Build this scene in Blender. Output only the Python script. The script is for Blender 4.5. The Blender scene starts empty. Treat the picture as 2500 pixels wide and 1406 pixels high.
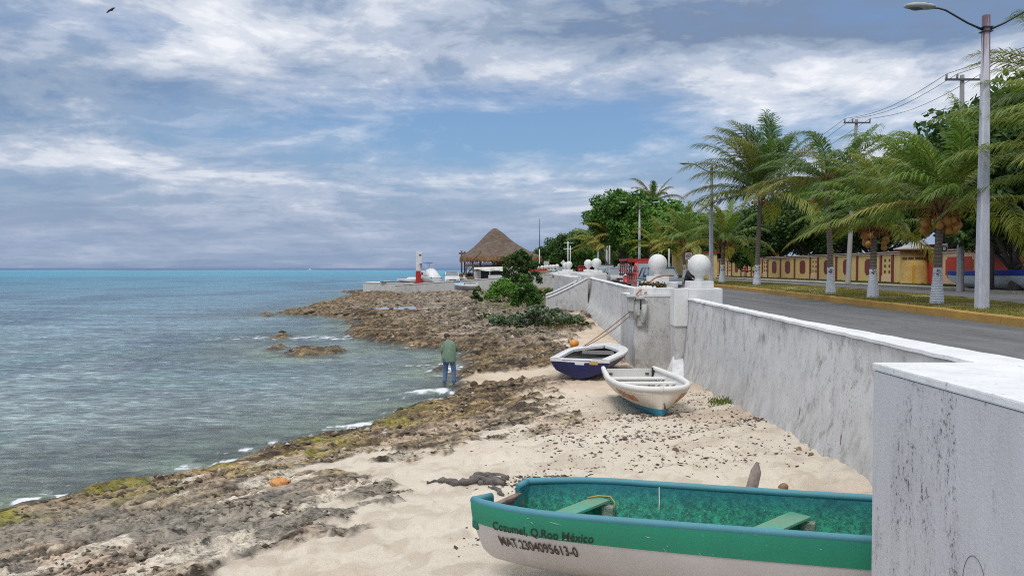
import bpy, bmesh, math, random
import numpy as np
from mathutils import Vector, Matrix
PI = math.pi
sc = bpy.context.scene
COL = sc.collection
F = 1950.0; CZ = 3.75; PITCH = math.radians(1.44)
def ray(px, py):
    x = (px-1250)/F; y = -(py-703)/F
    return Vector((x, math.cos(PITCH)+y*math.sin(PITCH), -math.sin(PITCH)+y*math.cos(PITCH)))
def G(px, py, z):
    d = ray(px, py); t = (z-CZ)/d.z
    return Vector((d.x*t, d.y*t, z))
def AT(px, py, Y):
    d = ray(px, py); t = Y/d.y
    return Vector((d.x*t, Y, CZ+d.z*t))
# ------------------------------------------------------------ camera, render
cam = bpy.data.cameras.new('camera'); camo = bpy.data.objects.new('camera', cam); COL.objects.link(camo)
camo.location = (0, 0, CZ); camo.rotation_euler = (PI/2-PITCH, 0, 0)
cam.sensor_width = 36; cam.lens = F/2500*36; cam.clip_start = 0.1; cam.clip_end = 60000
sc.camera = camo
sc.view_settings.view_transform = 'Standard'; sc.view_settings.look = 'None'
sc.view_settings.exposure = 0.0; sc.view_settings.gamma = 1
sc.render.engine = 'CYCLES'
sc.cycles.max_bounces = 6; sc.cycles.diffuse_bounces = 3; sc.cycles.glossy_bounces = 3
sc.cycles.transparent_max_bounces = 12; sc.cycles.transmission_bounces = 4
sc.cycles.use_denoising = False; sc.cycles.pixel_filter_type = 'BLACKMAN_HARRIS'; sc.cycles.filter_width = 1.05
sc.cycles.sample_clamp_indirect = 6
# ------------------------------------------------------------ node helpers
class NT:
    def __init__(s, tree): s.t = tree; s.n = tree.nodes; s.l = tree.links
    def new(s, typ, **kw):
        n = s.n.new(typ)
        for k, v in kw.items():
            if k.startswith('i_'):
                key = k[2:]
                key = int(key) if key.isdigit() else key.replace('_', ' ')
                s.set(n.inputs[key], v)
            else: setattr(n, k, v)
        return n
    def set(s, inp, v):
        if isinstance(v, bpy.types.NodeSocket): s.l.new(v, inp)
        elif isinstance(v, bpy.types.Node): s.l.new(v.outputs[0], inp)
        else: inp.default_value = v
    def math(s, op, a, b=None, c=None, clamp=False):
        n = s.n.new('ShaderNodeMath'); n.operation = op; n.use_clamp = clamp
        s.set(n.inputs[0], a)
        if b is not None: s.set(n.inputs[1], b)
        if c is not None: s.set(n.inputs[2], c)
        return n.outputs[0]
    def mix(s, f, a, b, mode='MIX'):
        n = s.n.new('ShaderNodeMix'); n.data_type = 'RGBA'; n.blend_type = mode
        s.set(n.inputs[0], f)
        for i, v in ((6, a), (7, b)):
            if isinstance(v, (tuple, list)): v = tuple(v)[:3]+(1,)
            s.set(n.inputs[i], v)
        return n.outputs[2]
    def ramp(s, f, stops, interp='LINEAR'):
        n = s.n.new('ShaderNodeValToRGB'); n.color_ramp.interpolation = interp
        e = n.color_ramp.elements
        while len(e) < len(stops): e.new(0.5)
        for i, (p, c) in enumerate(stops):
            e[i].position = p
            e[i].color = (c, c, c, 1) if isinstance(c, (int, float)) else tuple(c)[:3]+(1,)
        s.set(n.inputs[0], f); return n.outputs[0]
    def noise(s, vec, scale, detail=4, rough=0.55, dist=0.0):
        n = s.n.new('ShaderNodeTexNoise'); s.set(n.inputs['Scale'], scale); n.inputs['Detail'].default_value = detail
        n.inputs['Roughness'].default_value = rough; n.inputs['Distortion'].default_value = dist
        if vec is not None: s.set(n.inputs['Vector'], vec)
        return n.outputs[0]
    def mapping(s, vec, scale=(1,1,1), loc=(0,0,0), rot=(0,0,0)):
        n = s.n.new('ShaderNodeMapping'); s.set(n.inputs['Vector'], vec)
        n.inputs['Scale'].default_value = scale; n.inputs['Location'].default_value = loc; n.inputs['Rotation'].default_value = rot
        return n.outputs[0]
    def bump(s, h, strength=0.3, dist=0.02):
        n = s.n.new('ShaderNodeBump'); s.set(n.inputs['Height'], h)
        n.inputs['Strength'].default_value = strength; n.inputs['Distance'].default_value = dist
        return n.outputs[0]
def newmat(name):
    m = bpy.data.materials.new(name); m.use_nodes = True
    t = NT(m.node_tree); b = t.n['Principled BSDF']
    return m, t, b
def lin(*c):
    return tuple((x/255/12.92 if x/255 <= .04045 else ((x/255+.055)/1.055)**2.4) for x in c)
MATS = {}
def M(name, c1, c2=None, scale=6.0, rough=0.7, bump=0.15, bdist=0.01, stretch=(1,1,1), lo=.35, hi=.7, metal=0.0, spec=None, coat=0.0, detail=5, fine=0.0):
    """noise-mixed procedural material"""
    if name in MATS: return MATS[name]
    m, t, b = newmat(name)
    co = t.new('ShaderNodeTexCoord').outputs['Object']
    v = t.mapping(co, stretch)
    if c2 is None: c2 = tuple(x*.8 for x in c1)
    n1 = t.noise(v, scale, detail, .6)
    c = t.mix(t.ramp(n1, [(lo, 0), (hi, 1)]), c1, c2)
    if fine:
        n2 = t.noise(v, scale*9, 3, .6)
        c = t.mix(1.0, c, t.ramp(n2, [(.3, 1-fine), (.7, 1.0)]), 'MULTIPLY')
    t.set(b.inputs['Base Color'], c)
    b.inputs['Roughness'].default_value = rough; b.inputs['Metallic'].default_value = metal
    if spec is not None: b.inputs['Specular IOR Level'].default_value = spec
    if coat: b.inputs['Coat Weight'].default_value = coat
    if bump:
        t.set(b.inputs['Normal'], t.bump(t.noise(v, scale*4, 4, .6), bump, bdist))
    MATS[name] = m; return m
# ------------------------------------------------------------ object helpers
def tag(o, label=None, cat=None, group=None, kind=None):
    if label: o['label'] = label
    if cat: o['category'] = cat
    if group: o['group'] = group
    if kind: o['kind'] = kind
    return o
def thing(name, label, cat, loc=(0,0,0), rz=0.0, group=None):
    o = bpy.data.objects.new(name, None); COL.objects.link(o); o.location = loc; o.rotation_euler = (0, 0, rz)
    o.empty_display_size = 0.1
    return tag(o, label, cat, group)
def link_mesh(name, me, mat=None, parent=None):
    o = bpy.data.objects.new(name, me); COL.objects.link(o)
    if mat is not None:
        for mm in (mat if isinstance(mat, (list, tuple)) else [mat]): me.materials.append(mm)
    if parent is not None: o.parent = parent
    return o
def np_mesh(name, V, Fq, smooth=False):
    """fast mesh from arrays; Fq (n,k)"""
    me = bpy.data.meshes.new(name)
    V = np.asarray(V, dtype=np.float32); Fq = np.asarray(Fq, dtype=np.int32)
    k = Fq.shape[1]
    me.vertices.add(len(V)); me.vertices.foreach_set('co', V.ravel())
    me.loops.add(Fq.size); me.loops.foreach_set('vertex_index', Fq.ravel())
    me.polygons.add(len(Fq)); me.polygons.foreach_set('loop_start', np.arange(0, Fq.size, k, dtype=np.int32))
    me.polygons.foreach_set('loop_total', np.full(len(Fq), k, dtype=np.int32))
    if smooth: me.polygons.foreach_set('use_smooth', np.ones(len(Fq), dtype=bool))
    me.update(calc_edges=True); me.validate()
    return me
class MB:
    def __init__(s): s.v = []; s.f = []; s.sm = []
    def add(s, vs, fs, smooth=False, mtx=None):
        o = len(s.v)
        for p in vs: s.v.append(tuple(mtx @ Vector(p)) if mtx else tuple(p))
        for f in fs: s.f.append([o+i for i in f]); s.sm.append(smooth)
        return s
    def box(s, c, size, rz=0, taper=1.0, mtx=None):
        x, y, z = size[0]/2, size[1]/2, size[2]/2
        vs = []
        for k, tp in ((-1, 1), (1, taper)):
            for sx, sy in ((-1,-1), (1,-1), (1,1), (-1,1)):
                px, py = sx*x*tp, sy*y*tp
                vs.append((c[0]+px*math.cos(rz)-py*math.sin(rz), c[1]+px*math.sin(rz)+py*math.cos(rz), c[2]+k*z))
        return s.add(vs, [(3,2,1,0), (4,5,6,7), (0,1,5,4), (1,2,6,5), (2,3,7,6), (3,0,4,7)], mtx=mtx)
    def box2(s, a, b): # from corner to corner
        return s.box([(a[i]+b[i])/2 for i in range(3)], [abs(b[i]-a[i]) for i in range(3)])
    def prism(s, pts, z0, z1):  # pts xy CCW, z may be functions
        n = len(pts)
        f0 = z0 if callable(z0) else (lambda x, y: z0); f1 = z1 if callable(z1) else (lambda x, y: z1)
        vs = [(x, y, f0(x, y)) for x, y in pts]+[(x, y, f1(x, y)) for x, y in pts]
        fs = [list(range(n))[::-1], list(range(n, 2*n))]+[(i, (i+1) % n, n+(i+1) % n, n+i) for i in range(n)]
        return s.add(vs, fs)
    def tube(s, pts, r, n=8, cap=True, smooth=True):
        pts = [Vector(p) for p in pts]; rs = r if isinstance(r, (list, tuple)) else [r]*len(pts)
        vs = []; up = Vector((0, 0, 1))
        prev = None
        for i, p in enumerate(pts):
            d = (pts[min(i+1, len(pts)-1)]-pts[max(i-1, 0)])
            if d.length < 1e-9: d = Vector((0, 0, 1))
            d.normalize()
            if prev is None:
                a = d.cross(up)
                if a.length < 1e-3: a = d.cross(Vector((1, 0, 0)))
            else: a = prev-d*prev.dot(d)
            a.normalize(); prev = a; b = d.cross(a)
            for k in range(n):
                q = 2*PI*k/n; vs.append(p+(a*math.cos(q)+b*math.sin(q))*rs[i])
        fs = []
        for i in range(len(pts)-1):
            for k in range(n):
                k2 = (k+1) % n; fs.append((i*n+k, i*n+k2, (i+1)*n+k2, (i+1)*n+k))
        if cap: fs.append(tuple(range(n))[::-1]); fs.append(tuple((len(pts)-1)*n+k for k in range(n)))
        return s.add(vs, fs, smooth)
    def lathe(s, prof, c=(0,0,0), n=24, smooth=True):  # prof list (r,z)
        vs = []; fs = []
        for r, z in prof:
            for k in range(n):
                q = 2*PI*k/n; vs.append((c[0]+r*math.cos(q), c[1]+r*math.sin(q), c[2]+z))
        for i in range(len(prof)-1):
            for k in range(n):
                k2 = (k+1) % n; fs.append((i*n+k, i*n+k2, (i+1)*n+k2, (i+1)*n+k))
        fs.append(tuple(range(n))[::-1]); fs.append(tuple((len(prof)-1)*n+k for k in range(n)))
        return s.add(vs, fs, smooth)
    def loft(s, rings, closed=True, cap=True, smooth=True):
        n = len(rings[0]); vs = [p for r in rings for p in r]; fs = []
        m = n if closed else n-1
        for i in range(len(rings)-1):
            for k in range(m):
                k2 = (k+1) % n; fs.append((i*n+k, i*n+k2, (i+1)*n+k2, (i+1)*n+k))
        if cap and closed: fs.append(tuple(range(n))[::-1]); fs.append(tuple((len(rings)-1)*n+k for k in range(n)))
        return s.add(vs, fs, smooth)
    def build(s, name, mat=None, parent=None, bevel=0, seg=2, ang=40, jitter=0, fixn=True):
        me = bpy.data.meshes.new(name); me.from_pydata(s.v, [], s.f)
        me.polygons.foreach_set('use_smooth', s.sm); me.update()
        bm = bmesh.new(); bm.from_mesh(me)
        if fixn: bmesh.ops.recalc_face_normals(bm, faces=bm.faces)
        if bevel:
            ed = [e for e in bm.edges if len(e.link_faces) == 2 and e.calc_face_angle(0) > math.radians(ang)]
            bmesh.ops.bevel(bm, geom=ed, offset=bevel, segments=seg, affect='EDGES', profile=.6, clamp_overlap=True)
        if jitter:
            rr = random.Random(len(bm.verts))
            for v in bm.verts: v.co += Vector((rr.uniform(-1, 1), rr.uniform(-1, 1), rr.uniform(-1, 1)))*jitter
        bm.to_mesh(me); bm.free()
        return link_mesh(name, me, mat, parent)
def copy_tree(o, parent=None):
    c = o.copy(); COL.objects.link(c)
    if parent is not None: c.parent = parent
    for ch in list(o.children): copy_tree(ch, c)
    return c
# ------------------------------------------------------------ numpy noise
_rs = np.random.RandomState(7)
_P = _rs.rand(512, 512).astype(np.float32)
def vn(x, y, seed=0):
    x = np.asarray(x)+seed*17.31; y = np.asarray(y)+seed*9.77
    xi = np.floor(x).astype(np.int64); yi = np.floor(y).astype(np.int64)
    xf = x-xi; yf = y-yi
    u = xf*xf*xf*(xf*(xf*6-15)+10); v = yf*yf*yf*(yf*(yf*6-15)+10)
    a = _P[xi & 511, yi & 511]; b = _P[(xi+1) & 511, yi & 511]; c = _P[xi & 511, (yi+1) & 511]; d = _P[(xi+1) & 511, (yi+1) & 511]
    return (a*(1-u)+b*u)*(1-v)+(c*(1-u)+d*u)*v
def fbm(x, y, o=4, seed=0, g=.5):
    s = 0; a = 1; t = 0
    for i in range(o):
        s = s+a*vn(x*2**i, y*2**i, seed+i*3); t += a; a *= g
    return s/t
def sstep(a, b, x):
    t = np.clip((x-a)/(b-a), 0, 1); return t*t*(3-2*t)
def sdist(poly, X, Y):
    """signed distance, positive inside"""
    poly = np.asarray(poly, dtype=np.float64); n = len(poly)
    d = np.full(X.shape, 1e18); ins = np.zeros(X.shape, bool)
    for i in range(n):
        ax, ay = poly[i]; bx, by = poly[(i+1) % n]
        ex, ey = bx-ax, by-ay; L = ex*ex+ey*ey+1e-12
        t = np.clip(((X-ax)*ex+(Y-ay)*ey)/L, 0, 1)
        dd = (X-ax-ex*t)**2+(Y-ay-ey*t)**2
        d = np.minimum(d, dd)
        c = ((ay > Y) != (by > Y)) & (X < (bx-ax)*(Y-ay)/(by-ay+1e-12)+ax)
        ins ^= c
    d = np.sqrt(d); return np.where(ins, d, -d)
# ------------------------------------------------------------ world: sky with clouds
world = bpy.data.worlds.new('World'); sc.world = world; world.use_nodes = True
W = NT(world.node_tree); W.n.clear()
SUN_EL, SUN_ROT = math.radians(56), math.radians(205)
sky = W.new('ShaderNodeTexSky', sky_type='NISHITA', sun_disc=False, sun_elevation=SUN_EL, sun_rotation=SUN_ROT, dust_density=2.0)
tc = W.new('ShaderNodeTexCoord').outputs['Generated']
sep = W.new('ShaderNodeSeparateXYZ', i_Vector=tc)
dx, dy, dz = sep.outputs
az = W.math('ARCTAN2', dx, dy)
el = W.math('ARCSINE', dz)
def comb(x, y, z=0.0):
    return W.new('ShaderNodeCombineXYZ', i_0=x, i_1=y, i_2=z).outputs[0]
def gauss(ca, ce, sa, se, tilt=0.0):
    a = W.math('SUBTRACT', az, ca); e = W.math('SUBTRACT', el, ce)
    e = W.math('SUBTRACT', e, W.math('MULTIPLY', a, tilt))
    a = W.math('DIVIDE', a, sa); e = W.math('DIVIDE', e, se)
    r = W.math('ADD', W.math('MULTIPLY', a, a), W.math('MULTIPLY', e, e))
    return W.math('EXPONENT', W.math('MULTIPLY', r, -1.0))
def px2a(px): return math.atan((px-1250)/F)
def py2e(py): return math.atan((654-py)/F)
# warped cloud-plane coordinates (streaks converge to the horizon like real cloud decks)
den = W.math('ADD', W.math('ABSOLUTE', dz), .09)
pu = W.math('DIVIDE', dx, den); pv = W.math('DIVIDE', dy, den)
plane = comb(pu, pv)
warp = W.new('ShaderNodeTexNoise', i_Vector=plane, i_Scale=.8, i_Detail=3.0)
wv = W.new('ShaderNodeVectorMath', operation='MULTIPLY_ADD', i_0=warp.outputs[1], i_1=(1.1, 1.1, 0), i_2=plane).outputs[0]
n_str = W.noise(W.mapping(wv, (.75, 1.0, 1), rot=(0, 0, .35)), .85, 8, .6)        # broad decks
n_fin = W.noise(W.mapping(wv, (.9, 1.25, 1), rot=(0, 0, .55)), 1.9, 10, .66, .4)      # cirrus texture
ae = comb(az, W.math('MULTIPLY', el, 2.6))
n_ae = W.noise(ae, 5.0, 9, .62, .5)                                    # puffs
n_ae2 = W.noise(W.mapping(ae, (1, 1, 1), (3, 1, 0), (0, 0, .2)), 13, 8, .62, .3)
# big placed decks
def S(*a):
    r = a[0]
    for x in a[1:]: r = W.math('ADD', r, x)
    return r
def K(k, x): return W.math('MULTIPLY', x, k)
bright = S(K(.17, gauss(px2a(900), py2e(60), .26, .055)), K(.42, gauss(px2a(2150), py2e(250), .24, .032, -.05)),
           K(.30, gauss(px2a(1500), py2e(170), .2, .03, -.02)), K(.20, gauss(px2a(350), py2e(430), .40, .02, -.03)), K(.2, gauss(px2a(2000), py2e(400), .3, .05)),
           K(.10, gauss(px2a(450), py2e(60), .2, .06)), K(.22, gauss(px2a(1450), py2e(400), .22, .02, .12)), K(.22, gauss(px2a(950), py2e(290), .1, .02, .15)))
dark = S(K(.50, gauss(px2a(1650), py2e(85), .33, .042, -.03)), K(.26, gauss(px2a(300), py2e(280), .22, .05)), K(.38, gauss(px2a(2200), py2e(100), .2, .04)),
         K(.25, gauss(px2a(250), py2e(560), .35, .03)), K(.2, gauss(px2a(1000), py2e(170), .12, .02)))
blue = S(K(.75, gauss(px2a(1080), py2e(330), .26, .052, -.02)), K(.55, gauss(px2a(1500), py2e(330), .3, .05)), K(.45, gauss(px2a(2000), py2e(340), .3, .022)), K(.35, gauss(px2a(480), py2e(340), .12, .03)),
         K(.3, gauss(px2a(330), py2e(130), .1, .02)))
tex = S(K(.60, n_str), K(.34, n_fin), K(.72, n_ae), K(.42, n_ae2))      # mean about 1.0
val = S(K(2.25, W.math('SUBTRACT', tex, 1.04)), bright, K(-.85, dark), .42)
cloudcol = W.ramp(val, [(0.0, lin(121, 139, 167)), (.28, lin(148, 165, 188)), (.52, lin(176, 188, 208)), (.76, lin(211, 217, 228)), (1.0, lin(236, 238, 244))], 'EASE')
bluecol = W.ramp(K(4.0, el), [(0, lin(138, 160, 188)), (.35, lin(136, 174, 208)), (1, lin(112, 150, 200))])
blue10 = W.mix(.12, W.mix(1.0, bluecol, (10, 10, 10), 'MULTIPLY'), sky.outputs[0])
cover = W.math('SUBTRACT', S(K(2.2, W.math('SUBTRACT', tex, .92)), .62, K(.8, bright)), blue, clamp=True)
cloud10 = W.mix(1.0, cloudcol, (10, 10, 10), 'MULTIPLY')
skycol = W.mix(W.math('MAXIMUM', cover, 0.0), blue10, cloud10)
# murky band over the sea horizon, with low cumulus on the left
hz = W.math('EXPONENT', K(-1.0, W.math('POWER', W.math('DIVIDE', W.math('ABSOLUTE', el), .068), 2.2)))
puff = W.math('MULTIPLY', gauss(px2a(330), py2e(560), .28, .028), W.ramp(W.noise(W.mapping(ae, (1, 1.3, 1)), 11, 7, .6, .3), [(.47, 0), (.68, 1)]))
hcol = W.mix(K(.75, puff), W.ramp(W.math('MULTIPLY', W.math('ABSOLUTE', el), 12), [(0, lin(124, 145, 176)), (.3, lin(140, 159, 188)), (1, lin(162, 175, 200))]), lin(186, 190, 210))
hcol = W.mix(1.0, hcol, (10, 10, 10), 'MULTIPLY')
hcol = W.mix(W.ramp(n_ae, [(.35, 0), (.75, .25)]), hcol, cloud10)
skycol = W.mix(K(.9, hz), skycol, hcol)
# an overcast sky is brighter towards the zenith (outside this view)
skycol = W.mix(W.ramp(dz, [(.34, 0), (.8, .85)]), skycol, (6.2, 6.1, 5.9))
gain = W.ramp(dz, [(0, .5), (.34, .5), (.75, 1.0)])
gain2 = K(SKYGAIN if 'SKYGAIN' in globals() else 2.15, gain)
vm = W.new('ShaderNodeVectorMath', operation='SCALE'); W.l.new(skycol, vm.inputs[0]); W.l.new(gain2, vm.inputs['Scale'])
bg = W.new('ShaderNodeBackground', i_Strength=0.1); W.l.new(vm.outputs[0], bg.inputs['Color'])
out = W.new('ShaderNodeOutputWorld'); W.l.new(bg.outputs[0], out.inputs[0])
world.cycles.sampling_method = 'MANUAL'; world.cycles.sample_map_resolution = 512
sl = bpy.data.lights.new('sun', 'SUN'); sl.energy = 1.45; sl.angle = math.radians(14); sl.color = (1, .97, .93)
so = bpy.data.objects.new('sun', sl); COL.objects.link(so)
# direction to sun: sky texture rotation is measured clockwise from +Y
sd = Vector((math.sin(SUN_ROT)*math.cos(SUN_EL), math.cos(SUN_ROT)*math.cos(SUN_EL), math.sin(SUN_EL)))
so.rotation_euler = sd.to_track_quat('Z', 'Y').to_euler(); so.location = (0, -20, 40)
# ------------------------------------------------------------ plan of the shore
def xy(px, py, z=0.0):
    g = G(px, py, z); return (g.x, g.y)
WALLX = [(-20, 3.7), (5, 4.45), (8.2, 4.83), (14.1, 5.14), (25.6, 5.62), (34, 5.5), (60, 5.6), (70, 5.8), (100, 5.6), (180, 5.9), (400, 6.5)]
def wallx(y): return np.interp(y, [a for a, b in WALLX], [b for a, b in WALLX])
BASEZ = [(-20, 1.3), (6, 1.15), (11, 1.0), (17, .72), (27, .26), (35, .3), (45, .5), (55, .85), (80, 1.0), (104, .85), (140, .8)]
def basez(y): return np.interp(y, [a for a, b in BASEZ], [b for a, b in BASEZ])
SHORE = [(-30, -6), (-16, 4), (-11.5, 8.6)] + [xy(*p) for p in [(0, 1252), (120, 1222), (230, 1192), (400, 1175), (520, 1152), (600, 1122), (750, 1082), (880, 1045), (960, 1017),
    (1050, 992), (1095, 968), (1118, 950), (1140, 932), (1128, 905), (1142, 885), (1110, 860), (1060, 852), (1000, 850), (920, 838), (860, 828), (838, 812), (880, 800), (850, 790), (860, 780),
    (780, 770), (700, 768), (690, 762), (740, 752), (770, 743), (830, 735), (835, 727), (865, 718), (838, 711)]] + [(-26, 122), (-22, 160), (-8, 420), (10, 420), (10, -6)]
ISLETS = [([xy(*p) for p in [(690, 862), (720, 850), (790, 852), (845, 856), (830, 862), (770, 866), (720, 868)]]),
          ([xy(*p) for p in [(645, 853), (690, 843), (694, 848), (660, 856)]]), ([xy(*p) for p in [(655, 826), (680, 818), (715, 820), (700, 827)]]),
          ([xy(*p) for p in [(630, 768), (650, 764), (672, 768), (655, 772)]]), ([xy(*p) for p in [(1058, 902), (1075, 890), (1085, 893), (1083, 901), (1066, 905)]])]
SAND = [xy(*p) for p in [(600, 1420, .4), (720, 1380, .45), (870, 1335, .45), (850, 1290, .45), (730, 1262, .4), (845, 1237, .42), (835, 1212, .42), (740, 1215, .38), (850, 1168, .3), (740, 1147, .3),
    (800, 1110, .2), (900, 1088, .22), (1000, 1125, .3), (1090, 1098, .3), (1112, 1066, .3), (1260, 1050, .4), (1320, 990, .35), (1290, 950, .3), (1345, 925, .25), (1440, 925, .25),
    (1490, 880, .25), (1450, 858, .25), (1390, 835, .3), (1400, 812, .35), (1440, 790, .5), (1437, 760, .8)]] + [(9, 60), (9, -10), (-1.5, -10)]
TONGUE = [xy(*p) for p in [(1120, 955, 0), (1150, 925, 0), (1230, 908, .1), (1340, 897, .2), (1375, 915, .2), (1250, 927, .15), (1165, 958, 0)]]
def shore_s(X, Y):
    s = sdist(SHORE, X, Y)
    s = s+(fbm(X*.55, Y*.45, 4, 11)-.5)*(1.1+.02*Y)*.9+(fbm(X*2.3, Y*1.6, 3, 5)-.5)*.35
    for isl in ISLETS:
        si = sdist(isl, X, Y)+(fbm(X*1.6, Y*1.2, 3, 21)-.5)*.5
        s = np.maximum(s, np.minimum(si, .38))
    return s
def seabed(s): # s negative
    d = -s
    return -(.03+.085*np.minimum(d, 6)+.035*np.clip(d-6, 0, 40))
def terrain(X, Y):
    s = shore_s(X, Y)
    dw = np.maximum(wallx(Y)-X, .02)
    sp = np.maximum(s, 0)
    t = sp/(sp+dw)
    land = .05+(basez(Y)-.05)*t**.85
    land = np.maximum(land, .0)
    # rocks / sand
    sd = np.maximum(sdist(SAND, X, Y), sdist(TONGUE, X, Y)*1.0)
    nb = (fbm(X*1.1, Y*1.3, 5, 31)-.5)*2.3+(fbm(X*.3, Y*.5, 3, 41)-.5)*1.5
    mixz = np.exp(-((X-.6)/2.3)**2-((Y-18.6)/3.6)**2)+.8*np.exp(-((X+2.6)/1.4)**2-((Y-11.3)/1.5)**2)+.9*np.exp(-((X+1.6)/1.1)**2-((Y-15.3)/.9)**2)
    rock = sstep(-.12, .22, -sd+nb*np.clip(.35+.05*Y*.5, .4, 1.6)-.05+mixz*(fbm(X*1.6, Y*3.2, 5, 35)-.40)*6.5)
    deep = sstep(2.2, 3.4, sd); rock = rock*(1-deep)
    # ledges running along the shore, tilted strata
    ux, uy = .62, .78
    a = X*ux+Y*uy; b = -X*uy+Y*ux
    f1 = fbm(a*.33+3, b*.8, 5, 51); f2 = fbm(a*1.2, b*2.6, 4, 61, .55); f3 = fbm(a*4.5, b*7.5, 3, 71)
    h = f1*1.5+f2*.35
    q = .13; k = h/q; fr = k-np.floor(k)
    ter = (np.floor(k)+sstep(.86, .98, fr))*q
    rel = (ter-.95)*.36+(f2-.5)*.09+(f3-.5)*.06+(vn(X*11, Y*11, 83)-.5)*.02
    pits = sstep(.60, .72, vn(a*3.1, b*5.2, 81)*.6+vn(a*7, b*10, 82)*.4)
    rdg = 1-np.abs(2*fbm(a*.42+5, b*1.5+3, 4, 87)-1); rdg2 = 1-np.abs(2*fbm(a*1.0, b*1.9, 4, 89)-1)
    crk = sstep(.955, .99, rdg)+.6*sstep(.965, .992, rdg2); holes = sstep(.74, .82, vn(X*8, Y*9, 90)*.6+vn(X*17, Y*17, 92)*.4)
    rel = rel-crk*.13-holes*.05-pits*.06-sstep(.58, .66, fbm(a*1.3, b*5.2, 4, 85))*.05
    rel = rel*np.clip(.42+.013*Y, .45, 1.5)
    edge = sstep(-.1, .8, s)
    lift = .11*sstep(.0, .5, s)*rock*np.clip(Y/25, .6, 1.6)
    z_rock = land*.96+lift+rel*edge*.9
    z_sand = land+(fbm(X*.7, Y*.7, 3, 91)-.5)*.10+((fbm(X*3.3, Y*3.3, 3, 95)-.5)*.10+(vn(X*5.2, Y*5.2, 97)-.5)*.06-.035*sstep(.66, .80, vn(X*3.7, Y*3.7, 99))+(vn(X*14, Y*14, 98)-.5)*.012)*sstep(.5, 3, s)
    z = z_sand*(1-rock)+(np.maximum(z_rock, .04*edge))*rock
    # water pools sit in hollows; seabed
    zb = seabed(s)+(fbm(X*.5, Y*.5, 4, 101)-.5)*.25*sstep(0, 2, -s)
    z = np.where(s > 0, z, np.minimum(zb, z*0+.0))
    m = sstep(-.25, .1, s); z = np.where((s > -.25) & (s < .1), zb*(1-m)+np.maximum(z, .02)*m, z)
    # rain pool on the far rock shelf
    rx, ry = X-PX, Y-PY
    e = np.sqrt((rx/3.7)**2+((ry-rx*.35)/2.6)**2)
    z = np.where(e < 1.0, PZ-.08, z); k_ = 1-sstep(1.05, 1.9, e); z = np.where(e >= 1.0, z*(1-k_)+(PZ+.03+.05*(f2-.5))*k_, z)
    # hollows under the boats stay smooth: flatten towards the support level
    for (bx, by, br, bz) in FLAT:
        d = np.sqrt((X-bx)**2+(Y-by)**2); w = 1-sstep(br*.7, br*1.25, d)
        z = z*(1-w)+(bz+(z-land)*.25)*w
        rock = rock*(1-w*.9)
    return z, s, rock, pits, f1, f2, a, b
PX, PY, PZ = -7.6, 64.0, .56
FLAT = [(1.0, 7.0, 1.9, .82), (2.9, 19.4, 1.7, .42), (3.0, 26.5, 2.0, .28)]
def tz(x, y):
    return float(terrain(np.array([[float(x)]]), np.array([[float(y)]]))[0][0, 0])
# ------------------------------------------------------------ terrain mesh
def grid(y0, y1, ratio, t0, t1, nc, off=3.0):
    nr = int(math.log(y1/y0)/math.log(ratio))+2
    yy = y0*(y1/y0)**(np.linspace(0, 1, nr)); tt = np.linspace(t0, t1, nc)
    Y = np.repeat(yy[:, None], nc, 1); X = tt[None, :]*(Y+off)
    r = np.arange(nr-1)[:, None]*nc+np.arange(nc-1)[None, :]
    Fq = np.stack([r, r+1, r+nc+1, r+nc], -1).reshape(-1, 4)
    return X, Y, Fq
def color_attr(me, name, C):
    ca = me.color_attributes.new(name, 'FLOAT_COLOR', 'POINT')
    A = np.ones((len(me.vertices), 4), np.float32); A[:, :C.shape[1]] = C
    ca.data.foreach_set('color', A.ravel())
def mixc(A, B, f): return A*(1-f[..., None])+B*f[..., None]
TX, TY, TF = grid(3.0, 150, 1.0062, -.95, .62, 760)
TZ, Ts, Trock, Tpit, Tf1, Tf2, Ta, Tb = terrain(TX, TY)
def C3(*c): return np.array(lin(*c), np.float32)
sandc = mixc(np.broadcast_to(C3(197, 186, 169), TX.shape+(3,)), C3(212, 202, 186), fbm(TX*.9, TY*.9, 4, 201))
sandc = mixc(sandc, C3(170, 142, 122), sstep(.5, .75, fbm(TX*.35, TY*.45, 4, 211))*.5)
sandc = mixc(sandc, C3(176, 162, 144), sstep(.52, .70, fbm(TX*2.6, TY*2.6, 4, 215))*.55)
damp = 1-sstep(.25, 1.3, Ts+(fbm(TX*.8, TY*.8, 3, 205)-.5)*.6)
sandc = mixc(sandc, C3(172, 158, 128), damp*.8)
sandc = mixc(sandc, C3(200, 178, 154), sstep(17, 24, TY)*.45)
nA = fbm(Ta*.35, Tb*.9, 5, 221); nB = fbm(TX*1.7, TY*2.2, 5, 231); nC = fbm(TX*5, TY*6, 4, 241); nD = fbm(Ta*1.1, Tb*3.4, 4, 247)
grey = mixc(np.broadcast_to(C3(116, 106, 92), TX.shape+(3,)), C3(168, 155, 136), sstep(.35, .7, nB))
grey = mixc(grey, C3(176, 152, 134), sstep(.55, .72, nA)*.5)
gold = mixc(np.broadcast_to(C3(104, 86, 60), TX.shape+(3,)), C3(158, 134, 94), sstep(.35, .68, nB*.6+nC*.4))
gold = mixc(gold, C3(76, 60, 42), sstep(.53, .68, nD)*.75)
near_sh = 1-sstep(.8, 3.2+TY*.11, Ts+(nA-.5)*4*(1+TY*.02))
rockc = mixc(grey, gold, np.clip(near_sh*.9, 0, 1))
rockc = mixc(rockc, C3(58, 50, 44), sstep(.54, .64, nC*.5+nD*.5)*.8)
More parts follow.
